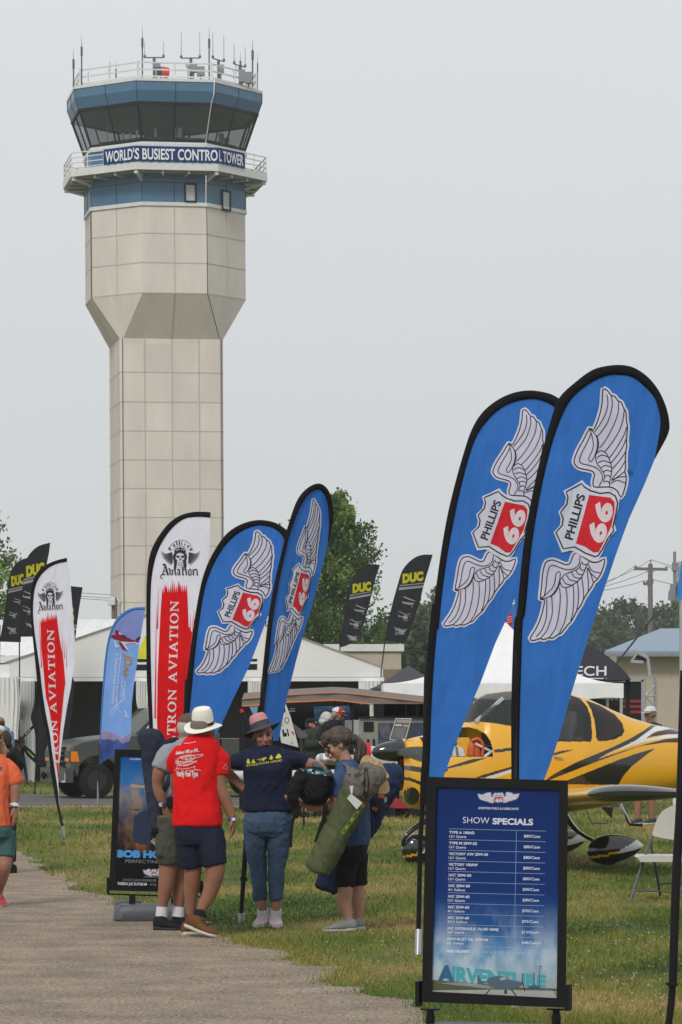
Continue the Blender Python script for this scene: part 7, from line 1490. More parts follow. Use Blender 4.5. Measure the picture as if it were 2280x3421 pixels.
# ================================================================== PEOPLE
from mathutils.bvhtree import BVHTree
def skinm(name, col): return mat(name, col, rough=.65, var=.14, scale=9, bump=.001, bscale=60, spec=.25)
sk1 = skinm('skin_tan', (.27, .13, .078)); sk2 = skinm('skin_pink', (.34, .17, .125)); sk3 = skinm('skin_fair', (.39, .205, .15))
def fab(name, col, **k): return mat(name, col, rough=k.pop('rough', .85), var=k.pop('var', .10), scale=k.pop('scale', 5), bump=k.pop('bump', .004), bscale=k.pop('bscale', 18), spec=.2, **k)
eyem = mat('eye_dark', (.02, .015, .012), rough=.2); lipm = mat('lips', (.24, .075, .065), rough=.4); browm = mat('brow', (.05, .035, .025), rough=.8)
def rings_(m, rows, z, Y, yaw=0.0, n=36, e=.85):
    """torso-like loft. rows: (y, xl, xr, depth, dy) in zoom pixels, metres"""
    rr = []
    for y, xl, xr, dp, dy in rows:
        a, b = W(*z((xl, y)), Y + dy), W(*z((xr, y)), Y + dy); c = (a + b) / 2; h = (b.x - a.x) / 2; row = []
        for k in range(n):
            t = 2 * PI * k / n; ca, sa = math.cos(t), math.sin(t); x = math.copysign(abs(ca) ** e, ca) * h; yy = math.copysign(abs(sa) ** e, sa) * dp / 2; row.append(Vector((c.x + x, c.y + yy, c.z)))
        rr.append(row)
    m.loft(rr)
def limb(m, pts, rad, z, Y, flat=1.0, up=None, sm=4, n=16):
    m.tube([W(*z(p[:2]), Y + (p[2] if len(p) > 2 else 0)) for p in pts], rad, n, flat=flat, up=up, sm=sm)
def hand(m, w_, d, nrm, t, curl=.5, s=1.0):
    w_, d, nrm = Vector(w_), Vector(d).normalized(), Vector(nrm); nrm = (nrm - d * nrm.dot(d)).normalized(); t = Vector(t); t = (t - d * t.dot(d) - nrm * t.dot(nrm)).normalized()
    m.tube([w_ - d * .02, w_ + d * .02 * s, w_ + d * .055 * s, w_ + d * .09 * s], [.026 * s, .032 * s, .041 * s, .038 * s], 14, flat=[.85, .6, .42, .38], up=nrm, sm=3)
    for i, L in enumerate((.072, .080, .074, .058)):
        L *= s; b = w_ + d * .082 * s + t * (.031 - .0207 * i) * s; a = curl * (.8 + .15 * i); p = [b]; ang = a * .5; dd = (d + t * (.10 - .07 * i)).normalized()
        for f_ in (.45, .32, .25): p.append(p[-1] + (dd * math.cos(ang) + nrm * math.sin(ang)) * L * f_); ang += a * .7
        m.tube(p, [.0088 * s, .0084 * s, .0078 * s, .0062 * s], 8, sm=2)
    b = w_ + d * .022 * s + t * .024 * s; m.tube([b, b + (t * .7 + d * .7 + nrm * .1).normalized() * .035 * s, b + (t * .45 + d * .9 + nrm * .35).normalized() * .068 * s], [.015 * s, .0112 * s, .0085 * s], 8, sm=2)
def head(m, c, fwd, up=(0, 0, 1), s=1.0):
    """skull, jaw, nose, ears, brow and chin joined to the body skin; returns the frame"""
    c = Vector(c); f = Vector(fwd).normalized(); u = Vector(up); u = (u - f * u.dot(f)).normalized(); r = f.cross(u)
    M_ = Matrix((r, f, u)).transposed(); P_ = lambda x, y, z: c + (r * x + f * y + u * z) * s
    m.ell(P_(0, -.012, .025), (.076 * s, .094 * s, .092 * s), 0, 20, 14, M_)
    m.tube([P_(0, .004, .03), P_(0, .022, -.03), P_(0, .036, -.075), P_(0, .052, -.102)], [.070 * s, .063 * s, .048 * s, .024 * s], 16, flat=[1.1, 1.05, .95, .8], up=f, sm=3)
    m.tube([P_(0, .083, .015), P_(0, .100, -.010), P_(0, .112, -.030), P_(0, .096, -.041)], [.009 * s, .012 * s, .017 * s, .012 * s], 8, sm=2)
    m.tube([P_(-.05, .067, .026), P_(0, .086, .034), P_(.05, .067, .026)], [.012 * s, .013 * s, .012 * s], 8, sm=2)
    for q in (-1, 1):
        m.ell(P_(.076 * q, -.010, -.005), (.011 * s, .020 * s, .032 * s), 0, 10, 7, M_); m.ell(P_(.036 * q, .062, -.022), (.026 * s, .020 * s, .024 * s), 0, 10, 7, M_)
    m.ell(P_(0, .088, -.062), (.024 * s, .012 * s, .012 * s), 0, 10, 6, M_); m.ell(P_(0, .074, -.096), (.022 * s, .02 * s, .018 * s), 0, 10, 6, M_)
    return P_, M_
def face(P_, M_, parent, brow=browm, s=1.0, lips=True):
    for q in (-1, 1):
        m = MB(); m.ell(P_(.031 * q, .080, .008), (.0135, .008, .0065), 0, 10, 6, M_); m.build('eye', eyem, parent, smooth=80)
        m = MB(); m.tube([P_(.014 * q, .096, .032), P_(.032 * q, .092, .038), (P_(.052 * q, .078, .031))], [.004, .0045, .003], 6, sm=3); m.build('eyebrow', brow, parent, smooth=80)
    if lips: m = MB(); m.tube([P_(-.024, .093, -.058), P_(-.01, .101, -.061), P_(.01, .101, -.061), P_(.024, .093, -.058)], [.003, .006, .006, .003], 8, sm=2); m.build('mouth', lipm, parent, smooth=80)
def shoe(parent, heel, toe, wd, upper, sole, roll=0.0, h=.10, lace=None, ank=.28):
    heel, toe = Vector(heel), Vector(toe); d = (toe - heel); L = d.length; d.normalize(); up = Vector((0, 0, 1)); up = (up - d * up.dot(d)).normalized(); s_ = d.cross(up)
    wf = lambda t: wd / 2 * (.72 + .42 * math.sin(min(1, t / .72) * PI / 2) if t < .72 else 1.14 * math.sqrt(max(.02, 1 - ((t - .72) / .285) ** 2)))
    hf = lambda t: np.interp(t, [0, .06, ank, .45, .7, .9, 1], [h * .75, h * .95, h, h * .78, h * .52, h * .42, h * .25])
    def mk(z0, z1f, k, cut=0):
        m = MB(); rr = []
        for t in np.linspace(0, 1, 18):
            w_ = wf(t) * k * (1 if t > .02 else .6); z1 = z1f(t); c = heel + d * (L * t); row = []
            for j in range(20):
                a = 2 * PI * j / 20; ca, sa = math.cos(a), math.sin(a); ee = .6
                row.append(c + s_ * (math.copysign(abs(ca) ** ee, ca) * w_ * (1 if sa < 0 else 1 - .30 * sa * cut)) + up * ((z0 + z1) / 2 + (z1 - z0) / 2 * math.copysign(abs(sa) ** ee, sa)))
            rr.append(row)
        m.loft(rr); return m
    so = mk(.0, lambda t: .028 + .006 * (t < .3), 1.06).build('sole', sole, parent, smooth=50)
    so = mk(.022, lambda t: float(hf(t)), 1.0, 1).build('shoe', upper, parent, smooth=60)
    if lace:
        m = MB()
        for t in (.40, .48, .56, .64): c = heel + d * (L * t) + up * (float(hf(t)) + .001); m.tube([c - s_ * wd * .2, c + up * .004, c + s_ * wd * .2], .003, 6)
        m.build('laces', lace, so)
def caster(objs):
    """printed marks laid on a garment: sight line met with its surface, lifted a little"""
    V_, F_ = [], []
    for o in objs:
        k = len(V_); V_ += [v.co + ORG[o] for v in o.data.vertices]; F_ += [tuple(i + k for i in p.vertices) for p in o.data.polygons]
    t = BVHTree.FromPolygons(V_, F_); o3 = Vector((0, 0, CH))
    def f(x, y, off=0.0):
        d = Vector(((x - CXP) / FPX, 1.0, (HZ - y) / FPX)).normalized(); h = t.ray_cast(o3, d)
        if h[0] is None: q = t.find_nearest(o3 + d * V_[0].y); return q[0] - d * (off + .004)
        return h[0] - d * (off + .003)
    return f
def brimhat(parent, c, up, fwd, rb, rc, hc, mb_, mc, mband=None, droop=.02, curl=.02, pinch=.0, bandh=.03, name='hat'):
    c = Vector(c); u = Vector(up).normalized(); f = Vector(fwd); f = (f - u * f.dot(u)).normalized(); r = f.cross(u); N = 48
    def ring(rad, h, sx=.9, sy=1.0, wav=0.0): return [c + r * (rad * sx * math.cos(2 * PI * k / N)) + f * (rad * sy * math.sin(2 * PI * k / N)) + u * (h + wav * math.cos(4 * PI * k / N)) for k in range(N)]
    m = MB(); k = 1.0; cr_ = [ring(rc, -.005), ring(rc * 1.0, .02), ring(rc * .97, hc * .5), ring(rc * .90, hc * .8), ring(rc * .74, hc * .97), ring(rc * .45, hc * (1 - pinch)), ring(.004, hc * (1 - pinch * 1.3))]
    m.loft(cr_); ho = m.build(name, mc, parent, smooth=60)
    m = MB(); t = .0035; rr = [ring(rc * .92, .004), ring(rc * 1.02, .002, .9), ring((rc + rb) / 2, -droop * .4, .93, 1, curl * .4), ring(rb, -droop, .96, 1, curl), ring(rb, -droop - t, .96, 1, curl), ring((rc + rb) / 2, -droop * .4 - t * 1.6, .93, 1, curl * .4), ring(rc * .92, -.006)]
    m.loft(rr); m.build('brim', mb_, ho, smooth=60)
    if mband: m = MB(); m.loft([ring(rc * 1.015, .003), ring(rc * 1.012, .003 + bandh), ring(rc * .9, .003 + bandh)], caps=False); m.build('hat_band', mband, ho, smooth=60)
    return ho
def capm(parent, P_, M_, mc, mbill, s=1.0, mfront=None):
    """peaked cap on a head frame"""
    m = MB(); rings = []; N = 32
    for a in np.linspace(.12, PI / 2, 9): ca, sa = math.cos(a), math.sin(a); rings.append([P_(.087 * s * ca * math.cos(2 * PI * k / N), -.012 + .107 * s * ca * math.sin(2 * PI * k / N), .034 + .088 * s * sa) for k in range(N)])
    m.loft(rings)
    if mfront: 
        for q in range(len(m.f) - 2): m.m[q] = 1 if (q % N) < N * .5 and (q % N) > N * 0.02 else 0
    co = m.build('cap', [mc] + ([mfront] if mfront else []), parent, smooth=60); m = MB(); top, bot = [], []
    for k in range(17):
        a = PI * k / 16; top.append((.078 * math.cos(a), .062 + .105 * math.sin(a) ** .8, .046 - .018 * math.sin(a) - .10 * (math.cos(a) * .35) ** 2))
    v = [P_(*p) for p in top] + [P_(p[0], p[1], p[2] - .006) for p in top]; m.add(v, [tuple(range(17)), tuple(range(33, 16, -1))] + [(i, 17 + i, 18 + i, i + 1) for i in range(16)]); m.build('cap_bill', mbill, co, smooth=40)
def band(parent, z, Y, a, b, r, mt, name='wristband'):
    m = MB(); m.tube([W(*z(a[:2]), Y + a[2]), W(*z(b[:2]), Y + b[2])], r, 16); m.build(name, mt, parent, smooth=60)
bwb = mat('band_blue', (.03, .07, .22)); wwb = mat('band_white', (.6, .6, .62))

# ---------------------------------------------------------------- man in the red shirt, back to us
za = zz(450, 2300, 2.769); YR = 26.3
RMN = thing('person', W(*za((600, 2290)), YR) * 1, 'man in red T-shirt, navy shorts and straw hat standing with his back to us', 'person', 'people in the conversation by the path'); RMN.location.z = 0; ORG[RMN].z = 0
m = MB(); P_, M_ = head(m, W(*za((638, 372)), YR), (.62, .70, -.12)); limb(m, [(612, 520), (622, 450), (634, 400)], [.068, .060, .058], za, YR)
rings_(m, [(470, 480, 730, .12, 0), (560, 420, 780, .18, 0), (800, 405, 760, .19, 0), (1100, 410, 750, .2, 0), (1270, 400, 770, .22, 0), (1340, 430, 750, .2, 0)], za, YR)
limb(m, [(510, 1280, .02), (540, 1500, .04), (540, 1700, .05), (525, 1900, .1), (520, 2070, .12), (520, 2150, .12)], [.085, .072, .066, .056, .034, .036], za, YR); limb(m, [(690, 1280, -.02), (735, 1500, -.05), (750, 1690, -.05), (700, 1880, -.02), (612, 2060, -.02), (600, 2110, -.02)], [.085, .074, .070, .058, .036, .038], za, YR)
limb(m, [(732, 600), (782, 700, -.02), (790, 900, -.03), (840, 1030, -.02), (905, 1190, -.02)], [.045, .052, .047, .046, .030], za, YR)
limb(m, [(460, 600), (405, 700, .05), (385, 880, .12), (420, 960, .32), (460, 980, .42)], [.045, .048, .046, .042, .03], za, YR)
hand(m, W(*za((908, 1205)), YR - .02), (.08, -.05, -1), (-.9, .2, -.1), (-.25, -.9, 0), .55); hand(m, W(*za((462, 982)), YR + .42), (.2, 1, .1), (.9, 0, -.2), (0, .1, 1), .7)
m.fused('body', sk1, RMN, voxel=.005, it=4); face(P_, M_, RMN)
m = MB(); m.ell(P_(0, -.045, .02), (.078, .066, .078), 0, 18, 12, M_); m.fused('hair', mat('hair_grey_short', (.16, .13, .11), rough=.9), RMN, voxel=.006, it=2)
red = fab('red_cotton', (.62, .006, .008)); m = MB()
rings_(m, [(438, 545, 700, .13, 0), (458, 500, 735, .17, 0), (490, 450, 775, .20, 0), (560, 405, 805, .235, 0), (650, 378, 808, .25, 0), (760, 366, 800, .255, 0), (900, 366, 782, .25, 0), (1050, 368, 785, .26, 0), (1180, 366, 796, .275, 0), (1262, 366, 800, .28, 0)], za, YR)
limb(m, [(735, 580), (785, 665, -.01), (792, 802, -.02)], [.064, .072, .068], za, YR); limb(m, [(455, 575), (405, 650, .03), (378, 740, .08)], [.060, .068, .066], za, YR)
sh = m.fused('shirt', red, RMN, voxel=.006, it=7, wr=(.012, (7, 7, 4), 1.0)); F = caster([sh]); m = MB(); g = lambda x, y, o=0: F(*za((x, y)), o); pr = 0
text(m, g, 'Before VFR or IFR...', (380, 612), (.99, -.13), (.13, -.99), width=222, height=30, mi=0, off=.003, bold=.04, shear=.2); text(m, g, 'Verify Fuel Type', (388, 812), (1, 0), (0, -1), width=200, height=50, mi=0, off=.003, bold=.045)
for q in ([(395, 660), (440, 630), (520, 615), (560, 640), (500, 680), (420, 690)], [(430, 640), (620, 610), (615, 628), (500, 655)], [(460, 690), (570, 672), (560, 684), (470, 705)], [(380, 680), (420, 710), (470, 715), (520, 700), (540, 680)], [(480, 640), (510, 625), (530, 660), (495, 670)]): ribbon(m, g, q, 5, 0, .003, True, 3); 
for q in ([(380, 660), (400, 690), (440, 712)], [(385, 740), (440, 745), (520, 735), (560, 720), (555, 745), (620, 760)], [(420, 700), (418, 730)], [(490, 700), (488, 722)], [(470, 630), (480, 690)], [(500, 620), (520, 680)], [(400, 668), (540, 640)], [(410, 690), (380, 760)], [(440, 760), (600, 755)]): ribbon(m, g, q, 4, 0, .003)
ribbon(m, g, [(455, 508), (515, 504), (570, 492)], 4, 0, .003); ribbon(m, g, [(820, 740), (845, 695), (864, 735)], 5, 0, .003, True, 0); text(m, g, 'TRI', (832, 752), (1, 0), (0, -1), width=32, height=8, off=.003)
m.build('shirt_print', mat('print_white_shirt', (.62, .60, .60)), sh)
nav = fab('navy_shorts', (.012, .016, .032)); m = MB(); rings_(m, [(1225, 380, 792, .24, 0), (1300, 380, 800, .26, 0), (1380, 388, 806, .25, 0), (1440, 400, 815, .22, 0)], za, YR)
limb(m, [(500, 1330, .02), (515, 1500, .03), (535, 1640, .05)], [.105, .098, .088], za, YR); limb(m, [(690, 1330, -.02), (720, 1500, -.04), (742, 1632, -.05)], [.105, .100, .088], za, YR); m.fused('shorts', nav, RMN, voxel=.007, it=6, wr=(.008, (8, 8, 4), 3.0))
brimhat(RMN, W(*za((634, 338)), YR), (-.06, -.30, 1), (.62, .70, 0), .148, .088, .135, mat('straw_cream', (.78, .75, .66), rough=.75, bump=.002, bscale=120, var=.05), mat('straw_cream', ()), blkp, droop=.012, curl=.012, pinch=.12, bandh=.026)
m = MB(); limb(m, [(606, 2040, -.02), (600, 2120, -.02)], [.043, .048], za, YR); limb(m, [(520, 2090, .12), (520, 2160, .12)], [.038, .04], za, YR); m.build('socks', blkp, RMN, smooth=80)
brn = fab('brown_suede', (.13, .055, .022)); sol = mat('sole_cream', (.50, .46, .38), rough=.7)
h_ = W(*za((470, 2225)), YR - .04); t_ = W(*za((762, 2296)), YR - .2); h_.z = .075; t_.z = .002; shoe(RMN, h_, t_, .10, brn, sol, h=.115, lace=blkp, ank=.42); h_ = W(*za((440, 2285)), YR + .1); t_ = W(*za((640, 2285)), YR + .22); h_.z = t_.z = 0; shoe(RMN, h_, t_ + Vector((.04, 0, 0)), .10, brn, sol, h=.105, lace=blkp)
band(RMN, za, YR, (898, 1192, -.02), (908, 1226, -.02), .0335, bwb); band(RMN, za, YR, (915, 1196, -.05), (918, 1222, -.05), .016, wwb, 'wristband_tag')

# ---------------------------------------------------------------- man in the grey shirt
YG = 27.15
GMN = thing('person', W(*za((300, 2230)), YG) * 1, 'man in grey T-shirt and olive cargo shorts, half hidden behind the red shirt', 'person', 'people in the conversation by the path'); GMN.location.z = 0; ORG[GMN].z = 0
m = MB(); P_, M_ = head(m, W(*za((530, 372)), YG), (.95, -.1, -.1)); limb(m, [(450, 520), (480, 450), (505, 400)], [.065, .058, .056], za, YG)
rings_(m, [(480, 380, 560, .26, 0), (560, 320, 600, .34, 0), (800, 340, 570, .3, 0), (1050, 340, 570, .28, 0), (1180, 320, 580, .28, 0)], za, YG)
limb(m, [(350, 610, -.16), (244, 740, -.22), (218, 880, -.2), (238, 980, -.2), (272, 1075, -.19)], [.045, .056, .046, .044, .029], za, YG); limb(m, [(480, 580, .2), (500, 760, .25), (560, 900, .2), (640, 950, .1)], [.06, .05, .042, .03], za, YG)
hand(m, W(*za((275, 1085)), YG - .19), (.42, .15, -.9), (.3, .9, 0), (.8, -.2, .3), .3); hand(m, W(*za((642, 950)), YG + .1), (1, 0, 0), (0, -1, 0), (0, 0, 1), .6)
limb(m, [(340, 1180, -.09), (322, 1450, -.09), (312, 1640, -.09), (292, 1820, -.08), (256, 2020, -.06), (250, 2090, -.06)], [.10, .085, .072, .062, .038, .038], za, YG); limb(m, [(430, 1180, .09), (430, 1450, .08), (425, 1650, .06), (412, 1850, .04), (410, 2020, .04), (402, 2090, .04)], [.10, .085, .068, .060, .038, .038], za, YG)
m.fused('body', sk1, GMN, voxel=.0055, it=4); face(P_, M_, GMN)
m = MB(); m.ell(P_(0, -.04, .005), (.083, .07, .075), 0, 16, 10, M_); m.tube([P_(.05, .05, -.07), P_(0, .085, -.10), P_(-.05, .05, -.07)], .028, 10, sm=3); m.fused('hair', mat('hair_white', (.42, .40, .38), rough=.9), GMN, voxel=.007, it=2, wr=(.006, (40, 40, 40), 2)); capm(GMN, P_, M_, fab('cap_brown', (.10, .08, .065)), fab('cap_brown', ()))
m = MB(); gy = fab('grey_cotton', (.27, .28, .31)); rings_(m, [(462, 410, 540, .20, 0), (490, 360, 590, .34, 0), (560, 305, 620, .42, 0), (700, 300, 625, .42, 0), (900, 305, 615, .40, 0), (1090, 300, 620, .40, 0)], za, YG)
limb(m, [(375, 560, -.12), (300, 640, -.2), (245, 748, -.22)], [.064, .076, .073], za, YG); m.fused('shirt', gy, GMN, voxel=.007, it=6, wr=(.012, (7, 7, 5), 8))
m = MB(); ol = fab('olive_canvas', (.060, .064, .050)); rings_(m, [(1060, 300, 610, .36, 0), (1150, 280, 625, .40, 0), (1260, 260, 620, .38, 0)], za, YG); limb(m, [(350, 1200, -.09), (325, 1400, -.09), (318, 1622, -.09)], [.115, .105, .090], za, YG); limb(m, [(450, 1200, .1), (445, 1400, .09), (440, 1622, .07)], [.11, .10, .088], za, YG)
m.box(W(*za((300, 1450)), YG - .155), (.13, .06, .17)); m.fused('shorts', ol, GMN, voxel=.007, it=5, wr=(.012, (9, 9, 6), 9))
m = MB(); limb(m, [(256, 2018, -.06), (250, 2110, -.06)], [.044, .047], za, YG); limb(m, [(410, 2018, .04), (402, 2110, .04)], [.044, .047], za, YG); m.build('socks', wwb, GMN, smooth=80)
for hx, hy, tx, ty, dy in ((178, 2225, 430, 2240, -.08), (350, 2205, 590, 2215, .06)): h_, t_ = W(*za((hx, hy)), YG + dy), W(*za((tx, ty)), YG + dy - .05); h_.z = t_.z = 0; shoe(GMN, h_, t_, .098, fab('shoe_black', (.012, .012, .013)), mat('sole_dark', (.03, .03, .032)), h=.115, lace=blkr, ank=.34)
m = MB(); m.box(W(*za((338, 1055)), YG - .23), (.065, .05, .095)); po_ = m.build('belt_pouch', blkr, GMN); po_.modifiers.new('b', 'BEVEL').width = .015
band(GMN, za, YG, (262, 1050, -.2), (272, 1078, -.19), .036, bwb); band(GMN, za, YG, (240, 1062, -.215), (252, 1084, -.21), .018, wwb, 'wristband_tag')
CB = thing('chair_bag', W(*za((170, 900)), YG + .1) * 1, 'long dark navy folding chair bag slung upright at the left side of the grey shirt', 'bag')
m = MB(); rings_(m, [(388, 105, 200, .10, .1), (398, 70, 232, .15, .1), (425, 52, 252, .18, .1), (500, 52, 268, .19, .1), (600, 78, 258, .19, .1), (680, 78, 250, .18, .1), (800, 88, 255, .18, .08), (950, 112, 262, .18, .04), (1100, 132, 272, .18, 0), (1250, 145, 275, .18, -.04), (1330, 152, 274, .17, -.06), (1362, 175, 262, .12, -.06)], za, YG); nb = fab('bag_navy', (.022, .028, .048)); m.fused('bag', nb, CB, voxel=.007, it=3, wr=(.016, (8, 8, 4), 14))
m = MB(); rings_(m, [(1290, 148, 276, .19, -.05), (1335, 152, 275, .178, -.06), (1366, 178, 262, .12, -.06)], za, YG); m.build('bag_base', blkr, CB, smooth=60)
m = MB(); m.tube([W(*za((205, 560)), YG - .05), W(*za((300, 500)), YG - .2), W(*za((390, 478)), YG - .12), W(*za((420, 560)), YG - .16), W(*za((360, 760)), YG - .25), W(*za((290, 900)), YG - .26), W(*za((240, 1010)), YG - .1)], .022, 10, flat=.3, up=(0, 1, 0), sm=5); m.build('strap', nb, CB, smooth=60)

# ---------------------------------------------------------------- woman in the navy shirt
zb = zz(700, 2300, 2.24); YN = 27.5
NWM = thing('person', W(*zb((430, 1790)), YN) * 1, 'woman in navy T-shirt, cropped jeans and pink and grey sun hat, hands on hips', 'person', 'people in the conversation by the path'); NWM.location.z = 0; ORG[NWM].z = 0
m = MB(); P_, M_ = head(m, W(*zb((404, 352)), YN), (.16, -1, -.10), (-.10, 0, 1), .98); limb(m, [(418, 480), (414, 440), (408, 400)], [.062, .056, .054], zb, YN)
rings_(m, [(455, 300, 540, .12, 0), (500, 270, 590, .18, 0), (650, 290, 585, .20, 0), (800, 290, 585, .2, 0), (900, 310, 565, .18, 0), (1000, 300, 565, .18, 0), (1040, 320, 545, .16, 0)], zb, YN)
limb(m, [(350, 1040), (362, 1250), (372, 1400), (385, 1560), (400, 1660), (405, 1720, .03)], [.085, .066, .052, .044, .037, .038], zb, YN); limb(m, [(510, 1040), (500, 1250), (495, 1400), (500, 1560), (497, 1660), (492, 1720, .03)], [.085, .066, .052, .044, .037, .038], zb, YN)
limb(m, [(300, 525), (180, 552, .0), (108, 595, .04), (180, 670, .12), (258, 752, .12)], [.05, .045, .042, .040, .028], zb, YN); limb(m, [(570, 525), (720, 556), (845, 605, .02), (730, 690, .05), (628, 755, .06)], [.05, .045, .043, .041, .029], zb, YN)
hand(m, W(*zb((262, 758)), YN + .12), (.75, .35, -.5), (.3, .5, .2), (0, .5, 1), .5); hand(m, W(*zb((622, 760)), YN + .06), (-.6, .3, -.7), (-.4, .6, 0), (-.3, -.3, 1), .5)
m.fused('body', sk2, NWM, voxel=.005, it=4); face(P_, M_, NWM)
m = MB(); m.ell(P_(0, -.03, .01), (.083, .085, .09), 0, 16, 10, M_); m.fused('hair', mat('hair_brown', (.07, .045, .03), rough=.8), NWM, voxel=.007, it=2)
m = MB(); nvs = fab('navy_cotton', (.010, .015, .038)); rings_(m, [(434, 350, 480, .13, 0), (452, 305, 535, .17, 0), (480, 262, 590, .21, 0), (530, 250, 618, .25, -.01), (600, 262, 612, .27, -.02), (700, 272, 603, .25, -.01), (800, 268, 606, .25, 0), (912, 260, 620, .28, 0)], zb, YN)
limb(m, [(310, 522), (235, 540), (166, 552)], [.066, .062, .047], zb, YN); limb(m, [(560, 520), (650, 530), (728, 552)], [.066, .061, .046], zb, YN)
sh = m.fused('shirt', nvs, NWM, voxel=.006, it=7, wr=(.013, (7, 7, 5), 21)); F = caster([sh]); g = lambda x, y, o=0: F(*zb((x, y)), o); m = MB()
text(m, g, 'EVOLUTION GROO', (278, 586), (.988, -.155), (.155, -.988), width=268, height=16, mi=0, off=.003, bold=.015)
for q in ([(280, 560), (284, 535), (292, 526), (300, 540), (306, 562)], [(315, 558), (326, 535), (334, 530), (338, 545), (348, 556)], [(362, 532), (395, 522), (420, 515), (430, 520), (415, 532), (400, 545), (390, 530)], [(450, 525), (462, 498), (470, 505), (476, 522), (470, 530), (455, 532)], [(495, 520), (508, 496), (522, 488), (535, 500), (538, 518), (515, 524)]): patch(m, g, q, 0, .003, 2)
ribbon(m, g, [(360, 530), (385, 540)], 4, 0, .003); m.build('shirt_print', mat('print_yellow', (.50, .46, .03)), sh)
m = MB(); dn = fab('denim', (.052, .095, .165), var=.3, scale=2.5, bump=.003, bscale=90); rings_(m, [(885, 280, 596, .23, 0), (930, 274, 600, .26, 0), (1000, 264, 602, .27, 0), (1065, 272, 592, .25, 0), (1105, 300, 565, .19, 0)], zb, YN)
limb(m, [(345, 975), (347, 1090), (350, 1200), (370, 1400), (380, 1578)], [.088, .088, .077, .060, .052], zb, YN); limb(m, [(520, 975), (518, 1090), (514, 1200), (498, 1400), (502, 1578)], [.088, .088, .077, .060, .053], zb, YN); jn = m.fused('jeans', dn, NWM, voxel=.006, it=6, wr=(.009, (10, 10, 8), 25))
m = MB(); F = caster([jn]); g = lambda x, y, o=0: F(*zb((x, y)), o)
m = MB(); limb(m, [(400, 1650), (405, 1715, .03)], [.046, .050], zb, YN); limb(m, [(497, 1650), (492, 1715, .03)], [.046, .050], zb, YN); m.build('socks', wwb, NWM, smooth=80)
pk = fab('shoe_pink', (.56, .44, .46)); 
for hx, hy, tx, ty in ((418, 1770, 362, 1802), (478, 1775, 506, 1815)): h_, t_ = W(*zb((hx, hy)), YN + .10), W(*zb((tx, ty)), YN - .14); h_.z = t_.z = 0; shoe(NWM, h_, t_, .098, pk, mat('sole_white', (.60, .58, .55)), h=.10, lace=wwb, ank=.36)
brimhat(NWM, W(*zb((388, 294)), YN + .02), (-.36, .16, 1), (.16, -1, 0), .158, .084, .115, fab('hat_grey', (.055, .06, .07)), fab('hat_pink', (.52, .23, .24)), fab('hat_grey', ()), droop=.022, curl=.012, pinch=.03, bandh=.042)
m = MB(); m.tube([W(*zb((338, 380)), YN - .06), W(*zb((350, 430)), YN - .08)], .004, 6); m.tube([W(*zb((474, 370)), YN - .02), W(*zb((472, 425)), YN - .05)], .004, 6); m.build('chin_cord', blkp, NWM)
band(NWM, zb, YN, (640, 735, .06), (630, 748, .06), .034, fab('watch_white', (.4, .4, .42)), 'watch'); band(NWM, zb, YN, (652, 716, .055), (644, 728, .058), .036, mat('band_yellow', (.45, .38, .03)))

# ---------------------------------------------------------------- woman with the bags
YB_ = 26.95
BWM = thing('person', W(*zb((1040, 1830)), YB_) * 1, 'woman in blue shirt with brown ponytail and dark glasses looking down at a bag', 'person', 'people in the conversation by the path'); BWM.location.z = 0; ORG[BWM].z = 0
m = MB(); P_, M_ = head(m, W(*zb((962, 425)), YB_), (-1, -.14, -.50), (-.42, 0, 1), 1.0); limb(m, [(1045, 600), (1020, 540), (990, 480)], [.060, .054, .052], zb, YB_)
rings_(m, [(570, 980, 1110, .28, 0), (650, 955, 1160, .33, 0), (800, 960, 1170, .32, 0), (1000, 975, 1175, .32, 0), (1150, 970, 1165, .33, 0), (1230, 985, 1150, .3, 0)], zb, YB_)
limb(m, [(1030, 1220, -.08), (1015, 1400, -.08), (1018, 1520, -.08), (1012, 1610, -.08), (1042, 1740, -.08), (1048, 1780, -.08)], [.075, .060, .057, .054, .034, .036], zb, YB_); limb(m, [(1100, 1220, .09), (1105, 1400, .09), (1112, 1520, .09), (1118, 1610, .09), (1118, 1740, .09), (1122, 1775, .09)], [.075, .060, .055, .052, .034, .036], zb, YB_)
limb(m, [(1048, 655, -.12), (955, 790, -.24), (940, 868, -.25), (830, 893, -.28), (735, 880, -.24)], [.042, .052, .043, .040, .029], zb, YB_); limb(m, [(1070, 660, .13), (1020, 780, .22), (960, 850, .18), (820, 870, .05), (700, 860, -.05)], [.042, .05, .043, .04, .03], zb, YB_)
hand(m, W(*zb((735, 878)), YB_ - .24), (-1, .25, .25), (0, .35, 1), (-.2, -1, .2), .55); hand(m, W(*zb((700, 860)), YB_ - .05), (-1, -.2, .2), (0, 0, 1), (0, 1, 0), .55)
m.fused('body', sk3, BWM, voxel=.005, it=4); face(P_, M_, BWM)
hb = mat('hair_dark_brown', (.060, .042, .032), rough=.7, var=.5, scale=22, stretch=(1, 1, 1), bump=.004, bscale=40)
m = MB(); m.ell(P_(0, -.030, .045), (.088, .096, .088), 0, 22, 14, M_); m.ell(P_(0, .035, .085), (.070, .060, .045), 0, 14, 9, M_); m.ell(P_(.0, .075, .070), (.060, .026, .032), 0, 12, 8, M_); m.ell(P_(0, -.09, .03), (.07, .05, .065), 0, 14, 8, M_); m.ell(W(*zb((1072, 375)), YB_), .036)
m.fused('hair', hb, BWM, voxel=.005, it=2, wr=(.007, (30, 30, 30), 31))
m = MB(); rg = random.Random(4)
